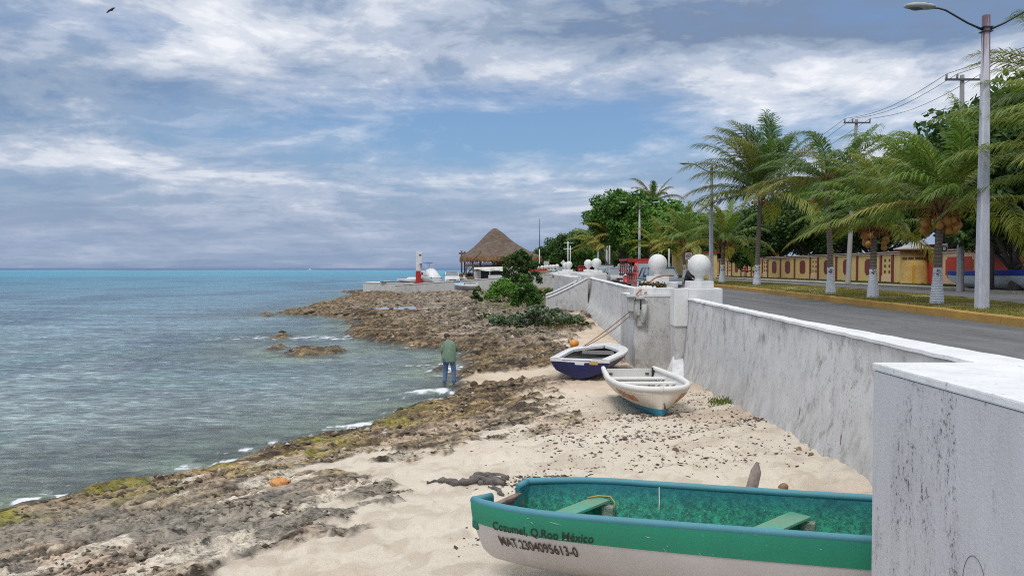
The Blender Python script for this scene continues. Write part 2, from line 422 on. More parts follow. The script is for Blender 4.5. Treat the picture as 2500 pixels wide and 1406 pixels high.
rockc = mixc(rockc, C3(40, 34, 30), sstep(.57, .63, fbm(Ta*1.3, Tb*5.2, 4, 85))*.75)
rockc = mixc(rockc, C3(190, 168, 146), sstep(.60, .74, fbm(Ta*.8+9, Tb*2.6, 4, 261))*.55*sstep(.5, 3, Ts))
rockc = mixc(rockc, C3(124, 119, 110), sstep(.34, .56, fbm(TX*.5, TY*.7, 3, 263))*.75*(1-sstep(10, 14, TY)))
rockc = mixc(rockc, C3(186, 176, 160), sstep(.60, .66, fbm(Ta*.8, Tb*1.9, 4, 267))*.8*(1-sstep(13, 17, TY)))
# algae and weed close to the water in the foreground
nr_ = 1-sstep(17, 24, TY)
alg = (1-sstep(.5, 2.2, Ts))*nr_*sstep(.47, .60, fbm(TX*.9, TY*1.1, 4, 271))
algc = mixc(np.broadcast_to(C3(92, 92, 40), TX.shape+(3,)), C3(124, 118, 52), sstep(.4, .6, nC))
rockc = mixc(rockc, algc, np.clip(alg*.95, 0, 1))
redd = (1-sstep(-.3, .9, Ts))*(1-sstep(11.5, 15.5, TY))*sstep(.4, .55, fbm(TX*1.3, TY*1.3, 3, 281))
rockc = mixc(rockc, C3(112, 78, 66), redd*.7)
wet = (1-sstep(.05, .6, Ts+(nB-.5)*.7))
rockc = rockc*(1-.32*wet[..., None])
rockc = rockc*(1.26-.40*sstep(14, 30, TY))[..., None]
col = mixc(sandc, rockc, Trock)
# green mat of ground plants near the far bush
grass = (1-sstep(3.2, 5.5, np.hypot((TX-1.6)*1.0, (TY-72)*.3)))*sstep(.40, .55, fbm(TX*1.1, TY*.7, 3, 291))
col = mixc(col, C3(88, 98, 48), grass*.85)
bedc = mixc(np.broadcast_to(C3(158, 160, 136), TX.shape+(3,)), C3(84, 80, 62), sstep(.44, .58, fbm(TX*.9, TY*1.3, 5, 301)))
col = mixc(col, bedc, sstep(.0, .5, -Ts))
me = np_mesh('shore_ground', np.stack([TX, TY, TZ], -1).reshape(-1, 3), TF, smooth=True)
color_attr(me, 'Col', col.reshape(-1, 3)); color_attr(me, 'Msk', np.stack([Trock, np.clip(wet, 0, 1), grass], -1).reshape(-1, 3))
m, t, b = newmat('shore')
ca = t.new('ShaderNodeVertexColor', layer_name='Col').outputs[0]
mk = t.new('ShaderNodeSeparateColor', i_Color=t.new('ShaderNodeVertexColor', layer_name='Msk').outputs[0])
co = t.new('ShaderNodeTexCoord').outputs['Object']
n1 = t.noise(co, 9, 6, .65); n2 = t.noise(co, 42, 5, .65); n3 = t.noise(t.mapping(co, (1, 1.9, 1), rot=(0, 0, .67)), 5, 6, .7)
fineR = t.ramp(n1, [(.34, .42), (.48, 1.0), (.68, 1.42)]); fineR2 = t.ramp(n3, [(.38, .28), (.46, 1.0), (.70, 1.3)])
fineS = t.ramp(n2, [(.3, .9), (.7, 1.06)])
rc = t.mix(1.0, t.mix(1.0, ca, fineR, 'MULTIPLY'), fineR2, 'MULTIPLY')
scol = t.mix(1.0, ca, fineS, 'MULTIPLY')
cc = t.mix(mk.outputs[0], scol, rc)
# specks of dried seaweed and shell grit
vo = t.new('ShaderNodeTexVoronoi', i_Vector=co, i_Scale=6.0); sp = t.ramp(t.noise(t.mapping(co, (1, 2.0, 1), rot=(0, 0, .5)), 13, 6, .75), [(.64, 0), (.68, 1)])
msk = t.math('MULTIPLY', sp, t.ramp(t.noise(co, .9, 4, .6), [(.50, 0), (.62, 1)]))
cc = t.mix(t.math('MULTIPLY', msk, .75), cc, lin(78, 58, 44))
t.set(b.inputs['Base Color'], cc)
t.set(b.inputs['Roughness'], t.ramp(mk.outputs[1], [(0, .95), (1, .45)]))
b.inputs['Specular IOR Level'].default_value = .25
hgt = t.math('ADD', t.math('MULTIPLY', t.mix(mk.outputs[0], (.42, .42, .42), (1, 1, 1)), t.math('ADD', n3, n1)), t.math('MULTIPLY', t.noise(co, 16, 4, .6), .35))
t.set(b.inputs['Normal'], t.bump(hgt, .8, .07))
ground = link_mesh('ground', me, m); tag(ground, kind='structure', label='rocky shore shelf and pale sand beach below the seawall')
# ------------------------------------------------------------ sea
WX, WY, WF = grid(3.0, 24000, 1.0078, -1.25, .34, 640)
Ws = shore_s(WX, WY)
jet = sdist([(-24, 111), (-14, 103), (8, 103), (8, 420), (-24, 124)], WX, WY)
def wave(X, Y):
    z = 0
    for (wl, am, ang, sd_) in ((3.4, .055, .2, 1), (1.5, .050, -.25, 2), (.72, .040, .35, 3), (.38, .022, -.1, 4)):
        c, s_ = math.cos(ang), math.sin(ang)
        u = (X*c+Y*s_)/wl*.55; v = (-X*s_+Y*c)/wl
        k = vn(u*1.0, v*1.6, sd_*7)+.5*vn(u*2.1, v*3.1, sd_*7+3)
        r = 1-np.abs(k/1.5*2-1)
        # drop ripples the mesh is too coarse to carry
        z = z+am*(r-.5)*np.clip(1.3-Y*.0078/wl*1.6, 0, 1)
    return z
calm = sstep(-.1, 2.5, -Ws)
WZ = wave(WX, WY)*(.25+.75*calm)
# small breakers near the wading man and on the rock edge
def brk(px, py, w, l, ang, hgt_, z=0):
    global WZ
    cx, cy = xy(px, py, z); c, s_ = math.cos(ang), math.sin(ang)
    u = (WX-cx)*c+(WY-cy)*s_; v = -(WX-cx)*s_+(WY-cy)*c
    g = np.exp(-(u/l)**2-(v/w)**2); WZ = WZ+hgt_*g; return g
foamg = brk(1050, 962, .45, 1.3, .75, .13)*1.2+brk(110, 1226, .28, 1.9, .30, .07)*1.6+brk(1170, 903, .8, .9, .4, .05)*1.1
foamg = foamg+brk(1035, 893, .3, .8, .2, .02)*.8+brk(925, 1035, .3, 2.0, .55, .02)*.8+brk(740, 825, 1.5, 4.0, .1, .02)*.75+brk(60, 1275, .35, .6, .3, .02)*.8+brk(560, 1130, .25, 1.2, .5, .01)*.6
foamg = foamg+brk(400, 1165, .12, 2.0, .4, .0)*.5+brk(700, 1090, .15, 1.6, .5, .0)*.6
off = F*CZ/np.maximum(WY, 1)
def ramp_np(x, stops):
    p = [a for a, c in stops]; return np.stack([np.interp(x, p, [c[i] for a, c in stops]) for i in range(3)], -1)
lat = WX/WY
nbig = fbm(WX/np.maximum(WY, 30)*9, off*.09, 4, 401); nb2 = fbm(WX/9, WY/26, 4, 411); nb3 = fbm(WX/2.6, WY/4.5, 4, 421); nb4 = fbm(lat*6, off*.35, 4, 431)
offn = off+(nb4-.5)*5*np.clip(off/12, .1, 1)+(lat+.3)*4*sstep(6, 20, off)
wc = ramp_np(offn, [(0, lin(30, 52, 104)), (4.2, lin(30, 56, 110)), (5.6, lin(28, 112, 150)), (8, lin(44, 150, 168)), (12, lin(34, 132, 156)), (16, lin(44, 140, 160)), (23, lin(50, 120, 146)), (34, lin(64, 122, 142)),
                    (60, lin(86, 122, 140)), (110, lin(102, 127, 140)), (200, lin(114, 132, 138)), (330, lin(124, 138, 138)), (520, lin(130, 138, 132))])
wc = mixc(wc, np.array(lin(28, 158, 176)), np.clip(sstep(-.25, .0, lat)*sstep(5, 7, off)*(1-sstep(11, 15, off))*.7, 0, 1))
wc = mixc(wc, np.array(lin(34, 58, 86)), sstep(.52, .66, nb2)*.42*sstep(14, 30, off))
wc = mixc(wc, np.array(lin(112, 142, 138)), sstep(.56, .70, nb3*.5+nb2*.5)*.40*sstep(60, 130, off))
shal = np.exp(-np.clip(-Ws, 0, 50)/1.6)*sstep(15, 22, WY)*(1-sstep(30, 45, WY))
wc = mixc(wc, np.array(lin(158, 162, 138)), np.clip(shal*1.0, 0, .9))
fn = fbm(WX*3.2, WY*3.2, 5, 441, .65)
foam = sstep(.56, .78, np.clip(foamg, 0, .9)*.24+fn*.95+.0)*sstep(.05, .3, foamg)
edgef = sstep(.52, .66, fn)*(1-sstep(.05, .6, np.abs(Ws+.2)))*.9*sstep(.35, .55, fbm(WX*.5, WY*.5, 3, 451))
caps = sstep(.70, .80, fbm(WX*1.6, WY*3.6, 4, 461, .65))*.30
foam = np.clip(foam+edgef+caps, 0, 1)*np.clip(1.6-WY/60, 0, 1)
wc = mixc(wc, np.array(lin(226, 228, 236)), foam)
alpha = np.clip(1-np.exp(-np.clip(-Ws, 0, 60)/3.4), .06, 1); alpha = np.maximum(alpha, foam)
WZf = np.where((Ws > 1.2), -.35, WZ)   # tuck the sheet under the land
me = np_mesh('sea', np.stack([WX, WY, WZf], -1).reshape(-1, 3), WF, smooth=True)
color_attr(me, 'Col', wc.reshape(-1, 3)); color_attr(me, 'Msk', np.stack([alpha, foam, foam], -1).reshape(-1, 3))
m, t, b = newmat('sea_water'); t.n.remove(b)
ca = t.new('ShaderNodeVertexColor', layer_name='Col').outputs[0]
mk = t.new('ShaderNodeSeparateColor', i_Color=t.new('ShaderNodeVertexColor', layer_name='Msk').outputs[0])
co = t.new('ShaderNodeTexCoord').outputs['Object']
r1 = t.noise(t.mapping(co, (.5, 1.25, 1), rot=(0, 0, .1)), 2.9, 8, .70, .6); r2 = t.noise(t.mapping(co, (.06, .22, 1), rot=(0, 0, -.06)), 2.2, 8, .6, .4)
r3 = t.noise(t.mapping(co, (.012, .04, 1)), 1.5, 8, .6, .3)
hh = t.math('ADD', t.math('ADD', r1, t.math('MULTIPLY', r2, 4.0)), t.math('MULTIPLY', r3, 9.0))
bmp = t.bump(hh, .9, .09)
tone = t.math('MULTIPLY', t.ramp(r2, [(.34, .66), (.5, 1.0), (.66, 1.35)]), t.ramp(r1, [(.36, .45), (.5, .98), (.63, 1.9)]))  # ripple light and shade painted into the colour: lighter crests, darker troughs
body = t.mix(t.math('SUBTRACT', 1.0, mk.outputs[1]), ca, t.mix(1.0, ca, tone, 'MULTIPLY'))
dif = t.new('ShaderNodeBsdfDiffuse', i_Color=body); t.set(dif.inputs['Normal'], bmp)
tr = t.new('ShaderNodeBsdfTransparent', i_Color=(.80, .90, .86, 1))
m1 = t.new('ShaderNodeMixShader'); t.set(m1.inputs[0], mk.outputs[0]); t.l.new(tr.outputs[0], m1.inputs[1]); t.l.new(dif.outputs[0], m1.inputs[2])
gl = t.new('ShaderNodeBsdfGlossy', i_Roughness=.10, i_Color=(.95, .97, 1, 1)); t.set(gl.inputs['Normal'], bmp)
lw = t.new('ShaderNodeLayerWeight', i_Blend=.5); t.set(lw.inputs['Normal'], bmp)
fr = t.math('MULTIPLY_ADD', t.math('POWER', lw.outputs['Facing'], 4.0), .55, .04)
fr = t.math('MULTIPLY', fr, t.math('SUBTRACT', 1.0, t.math('MULTIPLY', mk.outputs[1], .9)))
m2 = t.new('ShaderNodeMixShader'); t.set(m2.inputs[0], fr); t.l.new(m1.outputs[0], m2.inputs[1]); t.l.new(gl.outputs[0], m2.inputs[2])
t.l.new(m2.outputs[0], t.n['Material Output'].inputs[0])
sea = link_mesh('sea', me, m); tag(sea, kind='structure', label='choppy grey blue sea turning turquoise towards the horizon')
# rain pool
mb = MB(); N = 60
ring = []
for k in range(N):
    q = 2*PI*k/N; r = 1.04+.12*math.sin(3*q+1)+.08*math.sin(7*q)
    ring.append((PX+3.7*r*math.cos(q), PY+2.6*r*math.sin(q)+.35*3.7*r*math.cos(q), PZ))
mb.add(ring, [list(range(N))])
m, t, b = newmat('still_water'); b.inputs['Base Color'].default_value = (.30, .30, .27, 1); b.inputs['Roughness'].default_value = .04; b.inputs['IOR'].default_value = 1.8; b.inputs['Specular IOR Level'].default_value = .9
tag(mb.build('puddle', m), kind='structure', label='long still pool of water lying on the far rock shelf')

# broken coral rock and shell grit lying on the shelf
rs = np.random.RandomState(77); n = 26000
yy_ = 7.5*(70/7.5)**rs.rand(n); xx_ = (rs.rand(n)*1.25-.80)*(yy_+3)
Zr, Sr, Rr_, *_r = terrain(xx_[:, None], yy_[:, None]); Zr, Sr, Rr_ = Zr[:, 0], Sr[:, 0], Rr_[:, 0]
dens = fbm(xx_*.9, yy_*1.1, 4, 78); k_ = (Rr_ > .75) & (Sr > .08) & (dens > .46+.09*(yy_ < 16)) & (xx_ < wallx(yy_)-.4)
px_, py_, pz_ = xx_[k_], yy_[k_], Zr[k_]; n = len(px_); sz_ = (.006+.0016*py_)*(.5+1.6*rs.rand(n)**3)+.006
base = np.array([[1, 0, 0], [0, 1, 0], [-1, 0, 0], [0, -1, 0], [0, 0, .8], [0, 0, -.6]], float); an = rs.rand(n)*2*PI
V = np.repeat(base[None], n, 0)*(.6+.8*rs.rand(n, 6, 1)); V[..., 0] *= 1.5
V = np.stack([V[..., 0]*np.cos(an)[:, None]-V[..., 1]*np.sin(an)[:, None], V[..., 0]*np.sin(an)[:, None]+V[..., 1]*np.cos(an)[:, None], V[..., 2]], -1)*sz_[:, None, None]+np.stack([px_, py_, pz_+sz_*.12], -1)[:, None]
tr_ = np.array([[0, 1, 4], [1, 2, 4], [2, 3, 4], [3, 0, 4], [1, 0, 5], [2, 1, 5], [3, 2, 5], [0, 3, 5]]); Fr = (np.arange(n)[:, None, None]*6+tr_[None]).reshape(-1, 3)
m, t, b = newmat('rubble_coral'); rp = t.new('ShaderNodeNewGeometry').outputs['Random Per Island']
t.set(b.inputs['Base Color'], t.ramp(rp, [(0, (.055, .042, .030)), (.3, (.13, .095, .055)), (.6, (.17, .14, .10)), (.85, (.26, .22, .17)), (1, (.50, .44, .36))])); b.inputs['Roughness'].default_value = .9
tag(link_mesh('rock_rubble', np_mesh('rock_rubble', V.reshape(-1, 3), Fr), m), 'loose chips of broken coral rock strewn over the shore shelf', kind='stuff')
# ============================================================ seawall, road, median
def plaster(name, base, stain, amount=.5, vscale=1.0, tint=None):
    if name in MATS: return MATS[name]
    m, t, b = newmat(name)
    co = t.new('ShaderNodeTexCoord').outputs['Object']
    big = t.noise(co, .55, 4, .6); mid = t.noise(t.mapping(co, (1, 1, .8)), 2.4, 6, .65)
    str_ = t.noise(t.mapping(co, (1, 1, .72)), 3.4*vscale, 9, .76); pt = t.noise(t.mapping(co, (1, 1, .6)), 24*vscale, 6, .74)
    c = t.mix(t.ramp(mid, [(.3, 0), (.72, .75)]), base, tuple(x*.80 for x in base))
    st = t.math('MULTIPLY', t.ramp(str_, [(.50, 0), (.66, 1)]), t.ramp(big, [(.38, 0), (.56, 1)]))
    c = t.mix(t.math('MULTIPLY', st, amount), c, stain); run_ = t.math('MULTIPLY', t.ramp(t.noise(t.mapping(co, (1.2, 1.2, .10)), 3.2, 4, .6), [(.54, 0), (.66, 1)]), t.ramp(mid, [(.4, 0), (.6, 1)])); c = t.mix(t.math('MULTIPLY', run_, amount*.28), c, (.34, .32, .30))
    zz = t.new('ShaderNodeSeparateXYZ', i_Vector=co).outputs[2]
    base_ = t.math('MULTIPLY', t.ramp(zz, [(0, 0), (.001, 1), (1, 1)]), t.math('MULTIPLY', t.ramp(t.math('MULTIPLY', zz, .4), [(.35, 1), (.80, 0)]), t.ramp(t.noise(t.mapping(co, (1, 1, .6)), 2.2, 7, .72), [(.42, 0), (.64, 1)])))
    c = t.mix(t.math('MULTIPLY', base_, amount*.55), c, (.27, .255, .22))
    dk = t.math('MULTIPLY', t.ramp(pt, [(.57, 0), (.65, 1)]), t.ramp(t.noise(t.mapping(co, (1, 1, .7)), 1.6, 6, .72), [(.48, 0), (.62, 1)]))
    c = t.mix(t.math('MULTIPLY', dk, min(1, amount*1.3)), c, (.055, .05, .045))
    t.set(b.inputs['Base Color'], c); b.inputs['Roughness'].default_value = .85; b.inputs['Specular IOR Level'].default_value = .25
    t.set(b.inputs['Normal'], t.bump(t.math('ADD', t.noise(co, 28, 5, .6), t.math('MULTIPLY', mid, .8)), .35, .02))
    MATS[name] = m; return m
P_WALL = plaster('wall_plaster', (.615, .61, .605), (.20, .18, .165), .85)
P_BAY = plaster('bay_plaster', (.54, .54, .57), (.30, .29, .31), .5, .8)
P_CLEAN = plaster('clean_plaster', (.74, .74, .73), (.5, .49, .46), .25)
P_CAP = plaster('cap_paint', (.76, .77, .78), (.45, .45, .44), .5)
P_OLD = plaster('old_plaster', (.5, .5, .47), (.18, .17, .15), .8)
SPH = M('ball_paint', (.79, .79, .77), (.60, .60, .57), 2.2, .6, .12, fine=.14)
TOPZ = [(-20, 2.78), (27, 2.78), (40, 2.87), (58, 3.05), (400, 3.0)]
def topz(y): return float(np.interp(y, [a for a, b in TOPZ], [b for a, b in TOPZ]))
INN = [(-20, 5.6), (8.45, 5.47), (14.9, 5.45), (20, 5.66), (26, 5.95), (34, 5.86), (60, 5.96), (100, 5.95), (400, 6.85)]
def inn(y): return float(np.interp(y, [a for a, b in INN], [b for a, b in INN]))
def wall_run(name, y0, y1, step, label, flare=.30, apron=0.0, mat=P_WALL, group=None):
    root = thing(name, label, 'seawall', (0, 0, 0), group=group)
    n = max(2, int((y1-y0)/step)); rings = []; caps = []
    rr = random.Random(int(y0*10))
    for i in range(n+1):
        y = y0+(y1-y0)*i/n; xo = float(wallx(y)); zt = topz(y)-.055+rr.uniform(-.006, .006); zb = float(basez(y)); xi = inn(y)
        wv = .012*math.sin(y*1.3)
        rings.append([(xo-flare-.05, y, zb-.7), (xo-flare*.86-apron, y, zb+.02), (xo-flare*.45-apron*.25, y, zb+.42), (xo-.10+wv, y, zb+.9), (xo+.01+wv, y, zt-.45), (xo+.02+wv, y, zt-.04), (xo+.03, y, zt), (xi-.04, y, zt), (xi-.04, y, 1.8), (xi-.04, y, zb-.7)])
        e = rr.uniform(-.014, .014)
        caps.append([(xo-.012+wv*.5+e, y, zt+.001), (xo-.008+e, y, zt+.045), (xo+.02, y, zt+.056), (xi-.05, y, zt+.056), (xi, y, zt+.04), (xi, y, zt+.001)])
    MB().loft(rings, smooth=True).build('wall', mat, root)
    MB().loft(caps, smooth=False).build('coping', P_CAP, root)
    return root
nearwall = wall_run('seawall', 4.6, 25.58, .35, 'stained white seawall with clean coping running from the near block to the nearest ball pier')
# rust streaks weeping from iron stubs in the wall, and the pocked holes
RUST = M('rust', (.16, .075, .02), (.06, .035, .018), 9, .8)
for (px, py0, py1, s_) in ((1961, 942, 1025, .9), (2118, 1012, 1062, 1.0), (2055, 1062, 1086, .7)):
    # on the wall face plane
    def onwall(px, py):
        for k in range(200):
            y = 8.5+k*.08
            x = (px-1250)/F*y
            g = AT(px, py, y)
            zb = float(basez(y)); fl = .30*max(0, min(1, (zb+.9-g.z)/.9))**1.2
            if g.x >= float(wallx(y))-.02-fl*.86: return g
        return AT(px, py, 12)
    a = onwall(px, py0); b_ = onwall(px-int((py1-py0)*.14), py1)
    n_ = 6; pts = [a.lerp(b_, i/n_)+Vector((-.004, -.004, 0)) for i in range(n_+1)]
    MB().tube(pts, [.016*s_, .018*s_, .014*s_, .011*s_, .009*s_, .006*s_, .003*s_], 5).build('rust_streak', RUST, nearwall)
bay = thing('promenade_bay', 'broad white concrete block of the seawall filling the lower right corner', 'seawall')
m, t, b = newmat('near_bay')
co = t.new('ShaderNodeTexCoord').outputs['Object']
g1 = t.noise(co, .7, 4, .6); g2 = t.noise(t.mapping(co, (1, 1, .3)), 5, 6, .65); g3 = t.noise(t.mapping(co, (1, 1, .62)), 38, 8, .80); g4 = t.noise(t.mapping(co, (1, 1, .22)), 2.6, 8, .78)
c = t.mix(t.ramp(g2, [(.3, 0), (.7, .7)]), (.58, .575, .595), (.47, .465, .48))
c = t.mix(t.ramp(g4, [(.52, 0), (.7, .5)]), c, (.33, .32, .35))
dk = t.math('MULTIPLY', t.ramp(g3, [(.53, 0), (.60, 1)]), t.ramp(g4, [(.49, 0), (.58, 1)]))
c = t.mix(t.math('MULTIPLY', dk, .9), c, (.05, .045, .045))
lt = t.ramp(t.noise(co, 34, 3, .5), [(.70, 0), (.74, .8)]); c = t.mix(t.math('MULTIPLY', lt, t.ramp(g4, [(.5, 0), (.6, 1)])), c, (.8, .8, .83))
t.set(b.inputs['Base Color'], c); b.inputs['Roughness'].default_value = .88; b.inputs['Specular IOR Level'].default_value = .2
t.set(b.inputs['Normal'], t.bump(t.math('ADD', g3, t.noise(co, 60, 4, .6)), .45, .012)); BAYM = m
bp = [(2.49, -5), (4.7, -5), (4.7, 5.5), (2.49, 5.49)]
MB().prism(bp, -.2, 3.045).build('block', BAYM, bay, bevel=.012)
MB().prism([(2.484, -5.02), (4.72, -5.02), (4.72, 5.515), (2.484, 5.496)], 3.047, 3.10).build('slab_top', P_CAP, bay, bevel=.012)
# hand scratched arch on the block
MB().tube([(2.4885, 4.26+.11*math.cos(q), 2.02+.18*math.sin(q)*(1 if math.sin(q) > 0 else .6)) for q in np.linspace(-.15, 3.5, 26)], .0016, 4).build('scratch_mark', M('scratch', (.1, .1, .1)), bay)
def ball_pier(x, y, zb, r=.375, label='', w=.78, h=.22, rot=0, n=32):
    root = thing('ball_pedestal', label, 'ball finial', (x, y, zb), rot, 'white ball finials along the seawall')
    MB().box((0, 0, h/2), (w, w, h)).build('plinth', P_CLEAN, root, bevel=.03)
    zc = h+.13+r
    MB().lathe([(.17, h), (.145, h+.05), (.14, h+.12), (.17, h+.19), (.2, h+.24)], n=20).build('neck', SPH, root)
    prof = [(max(.012, r*math.sin(PI*k/20)), zc-r*math.cos(PI*k/20)) for k in range(21)]
    MB().lathe(prof, n=n).build('ball', SPH, root)
    return root
# ---- first bay (half round look-out with planter)
b1 = thing('promenade_bay', 'white projecting bay of the seawall beside the blue boat, with planter and worn corbel', 'seawall')
MB().prism([(4.28, 27.8), (5.62, 27.8), (5.9, 28.0), (5.9, 32.6), (5.4, 32.9), (4.6, 32.2), (4.28, 31.4)], -.4, 2.74).build('wall', P_WALL, b1, bevel=.02)
MB().prism([(4.26, 27.78), (5.60, 27.78), (5.60, 28.12), (4.6, 28.12), (4.6, 31.3), (4.28, 31.42)], 2.742, 2.79).build('coping', P_CAP, b1)
MB().box((5.42, 25.9, 1.6), (.40, .62, 3.0)).build('pilaster', P_WALL, b1, bevel=.02)
MB().box((5.42, 25.86, 2.49), (.46, .66, 1.22)).build('pier_cap', P_CLEAN, b1, bevel=.03)
MB().box((6.2, 26.2, 2.7), (1.13, 1.2, .8)).build('pier_block', P_CLEAN, b1, bevel=.05)
MB().box((5.78, 31.8, 2.8), (1.45, 1.1, .8)).build('pier_block', P_CLEAN, b1, bevel=.05)
MB().box((5.78, 31.28, 2.72), (1.1, .1, .3)).build('ledge', P_CAP, b1, bevel=.02)
# splash slope at the pier foot
MB().add([(5.0, 24.9, .28), (5.75, 24.2, .42), (5.66, 25.7, .95), (5.2, 25.75, .9), (5.0, 25.9, .3), (4.7, 25.3, .22)], [(0, 1, 2, 3), (0, 3, 4), (0, 4, 5)]).build('apron', P_CAP, b1)
# corbel
cb = MB()
for (x, y, w, z0, z1, d) in ((4.10, 27.55, .28, 2.72, 2.80, .4), (4.42, 27.62, .30, 2.66, 2.74, .34), (4.10, 27.62, .20, 2.25, 2.72, .3), (4.34, 27.66, .16, 2.1, 2.66, .22), (4.58, 27.7, .2, 1.85, 2.66, .22), (4.30, 27.75, .42, 1.95, 2.3, .2), (4.50, 27.76, .3, 1.72, 2.0, .16)):
    cb.box((x, y, (z0+z1)/2), (w, d, z1-z0), taper=1.12)
cb.build('corbel', P_OLD, b1, bevel=.035)
MB().tube([(4.28, 27.62, 2.0), (4.28, 27.62, 2.6)], [.07, .12], 12).tube([(4.58, 27.58, 1.85), (4.58, 27.58, 2.5)], [.05, .11], 12).build('corbel_shaft', P_OLD, b1)
# octagonal planter ledge
pl = thing('planter', 'white masonry planter on top of the bay wall holding straggly brown green plants', 'planter', (5.0, 28.75, 2.79))
w_ = MB()
for (c_, s_) in (((0, -.62, .13), (1.25, .14, .26)), ((0, .62, .13), (1.25, .14, .26)), ((-.62, 0, .13), (.14, 1.1, .26)), ((.62, 0, .13), (.14, 1.1, .26))): w_.box(c_, s_)
w_.build('wall', P_CLEAN, pl, bevel=.03)
MB().box((0, 0, .2), (1.1, 1.1, .06)).build('soil', M('soil', (.09, .06, .04), (.05, .035, .025), 12), pl)
# ---- leaf cloud builder used for plants and trees
def leaf_cloud(centers, radii, per, size, seed, squash=.8, aspect=.55, droop=.2):
    rs = np.random.RandomState(seed); C_ = np.asarray(centers, float); R = np.asarray(radii, float)
    n = len(C_)*per
    d = rs.normal(size=(n, 3)); d /= np.linalg.norm(d, axis=1)[:, None]
    rad = rs.rand(n)**.45
    P = np.repeat(C_, per, 0)+d*rad[:, None]*np.repeat(R, per)[:, None]*np.array([1, 1, squash])
    nrm = d*.7+rs.normal(size=(n, 3))*.55+np.array([0, 0, .55]); nrm /= np.linalg.norm(nrm, axis=1)[:, None]
    t1 = np.cross(nrm, rs.normal(size=(n, 3))); t1 /= np.linalg.norm(t1, axis=1)[:, None]; t2 = np.cross(nrm, t1)
    s = size*(.6+.8*rs.rand(n))[:, None]
    a = P-t1*s; b_ = P+t2*s*aspect-nrm*s*droop*.3; c_ = P+t1*s-nrm*s*droop; e = P-t2*s*aspect-nrm*s*droop*.3
    V = np.stack([a, b_, c_, e], 1).reshape(-1, 3)
    return V, np.arange(n*4).reshape(-1, 4)
def leafmat(name, c1, c2, c3=None, scale=1.3, trans=.25):
    if name in MATS: return MATS[name]
    m, t, b = newmat(name)
    co = t.new('ShaderNodeTexCoord').outputs['Object']
    rp = t.new('ShaderNodeNewGeometry').outputs['Random Per Island']
    c = t.mix(t.ramp(t.noise(co, scale, 4, .6), [(.35, 0), (.65, 1)]), c1, c2)
    c = t.mix(t.ramp(rp, [(.0, 0), (1, .8)]), c, tuple(x*.45 for x in c1))
    if c3: c = t.mix(t.ramp(rp, [(.80, 0), (.93, .9)]), c, c3)
    t.set(b.inputs['Base Color'], c); b.inputs['Roughness'].default_value = .55; b.inputs['Specular IOR Level'].default_value = .3
    b.inputs['Transmission Weight'].default_value = 0
    tr = t.new('ShaderNodeBsdfTranslucent'); t.set(tr.inputs[0], t.mix(1, c, (1.3, 1.35, .7), 'MULTIPLY'))
    mx = t.new('ShaderNodeMixShader', i_0=trans); t.l.new(b.outputs[0], mx.inputs[1]); t.l.new(tr.outputs[0], mx.inputs[2])
    t.l.new(mx.outputs[0], t.n['Material Output'].inputs[0]); MATS[name] = m; return m
L_DARK = leafmat('leaves_dark', (.035, .085, .02), (.07, .15, .03), (.14, .22, .05))
L_MID = leafmat('leaves_mid', (.05, .14, .022), (.10, .24, .04), (.2, .33, .07))
L_BRIGHT = leafmat('leaves_bright', (.10, .24, .03), (.17, .36, .05), (.25, .4, .1))
L_SILV = leafmat('leaves_silver', (.10, .17, .08), (.20, .27, .16), (.45, .5, .42))
L_YEL = leafmat('leaves_olive', (.09, .14, .03), (.16, .2, .04), (.26, .26, .07))
L_BRN = leafmat('leaves_brown', (.11, .08, .03), (.13, .13, .04), (.2, .1, .04))
BARK = M('bark', (.12, .10, .085), (.06, .05, .04), 5, .9, .5, .03, (1, 1, .3))
V, Fq = leaf_cloud([(random.Random(i).uniform(-.45, .45), random.Random(i+50).uniform(-.4, .4), .27+random.Random(i+9).uniform(0, .12)) for i in range(26)], [.13]*26, 40, .045, 3)
link_mesh('plants', np_mesh('plants', V, Fq), L_BRN, pl)
stn = MB()
for (x, y, r) in ((-.45, -.45, .07), (-.33, -.5, .09), (-.2, -.5, .08), (-.1, -.52, .07), (.05, -.5, .06)):
    stn.lathe([(max(.01, r*math.sin(PI*k/8)), .27-r*.8*math.cos(PI*k/8)) for k in range(9)], (x, y, 0), 10)
stn.build('pebbles', P_CAP, pl)
ORANGE_ROPE = M('orange_rope', (.50, .20, .09), (.30, .14, .08), 20, .9)
mr = MB().tube([(6.3, 31.2, 3.45), (5.9, 31.0, 3.46), (5.5, 30.6, 3.38), (5.1, 29.6, 3.22), (4.75, 28.5, 3.08), (4.45, 27.9, 2.95), (4.3, 27.6, 2.83)], .032, 7).tube([(5.2, 29.8, 3.25), (4.95, 28.6, 3.0), (4.62, 27.8, 2.86)], .026, 7)
tag(mr.build('mooring_rope', ORANGE_ROPE), 'thick orange mooring rope knotted over the planter beside the second ball', 'rope')
ball_pier(6.14, 26.2, 3.10, label='nearest and largest white concrete ball, on the pier at the end of the near wall')
ball_pier(5.8, 31.8, 3.20, label='second white concrete ball, behind the planter of the projecting bay')
wall_run('seawall', 32.9, 58.2, .8, 'pale grey seawall between the planter bay and the stair bay, with sloping apron', .3, .35)
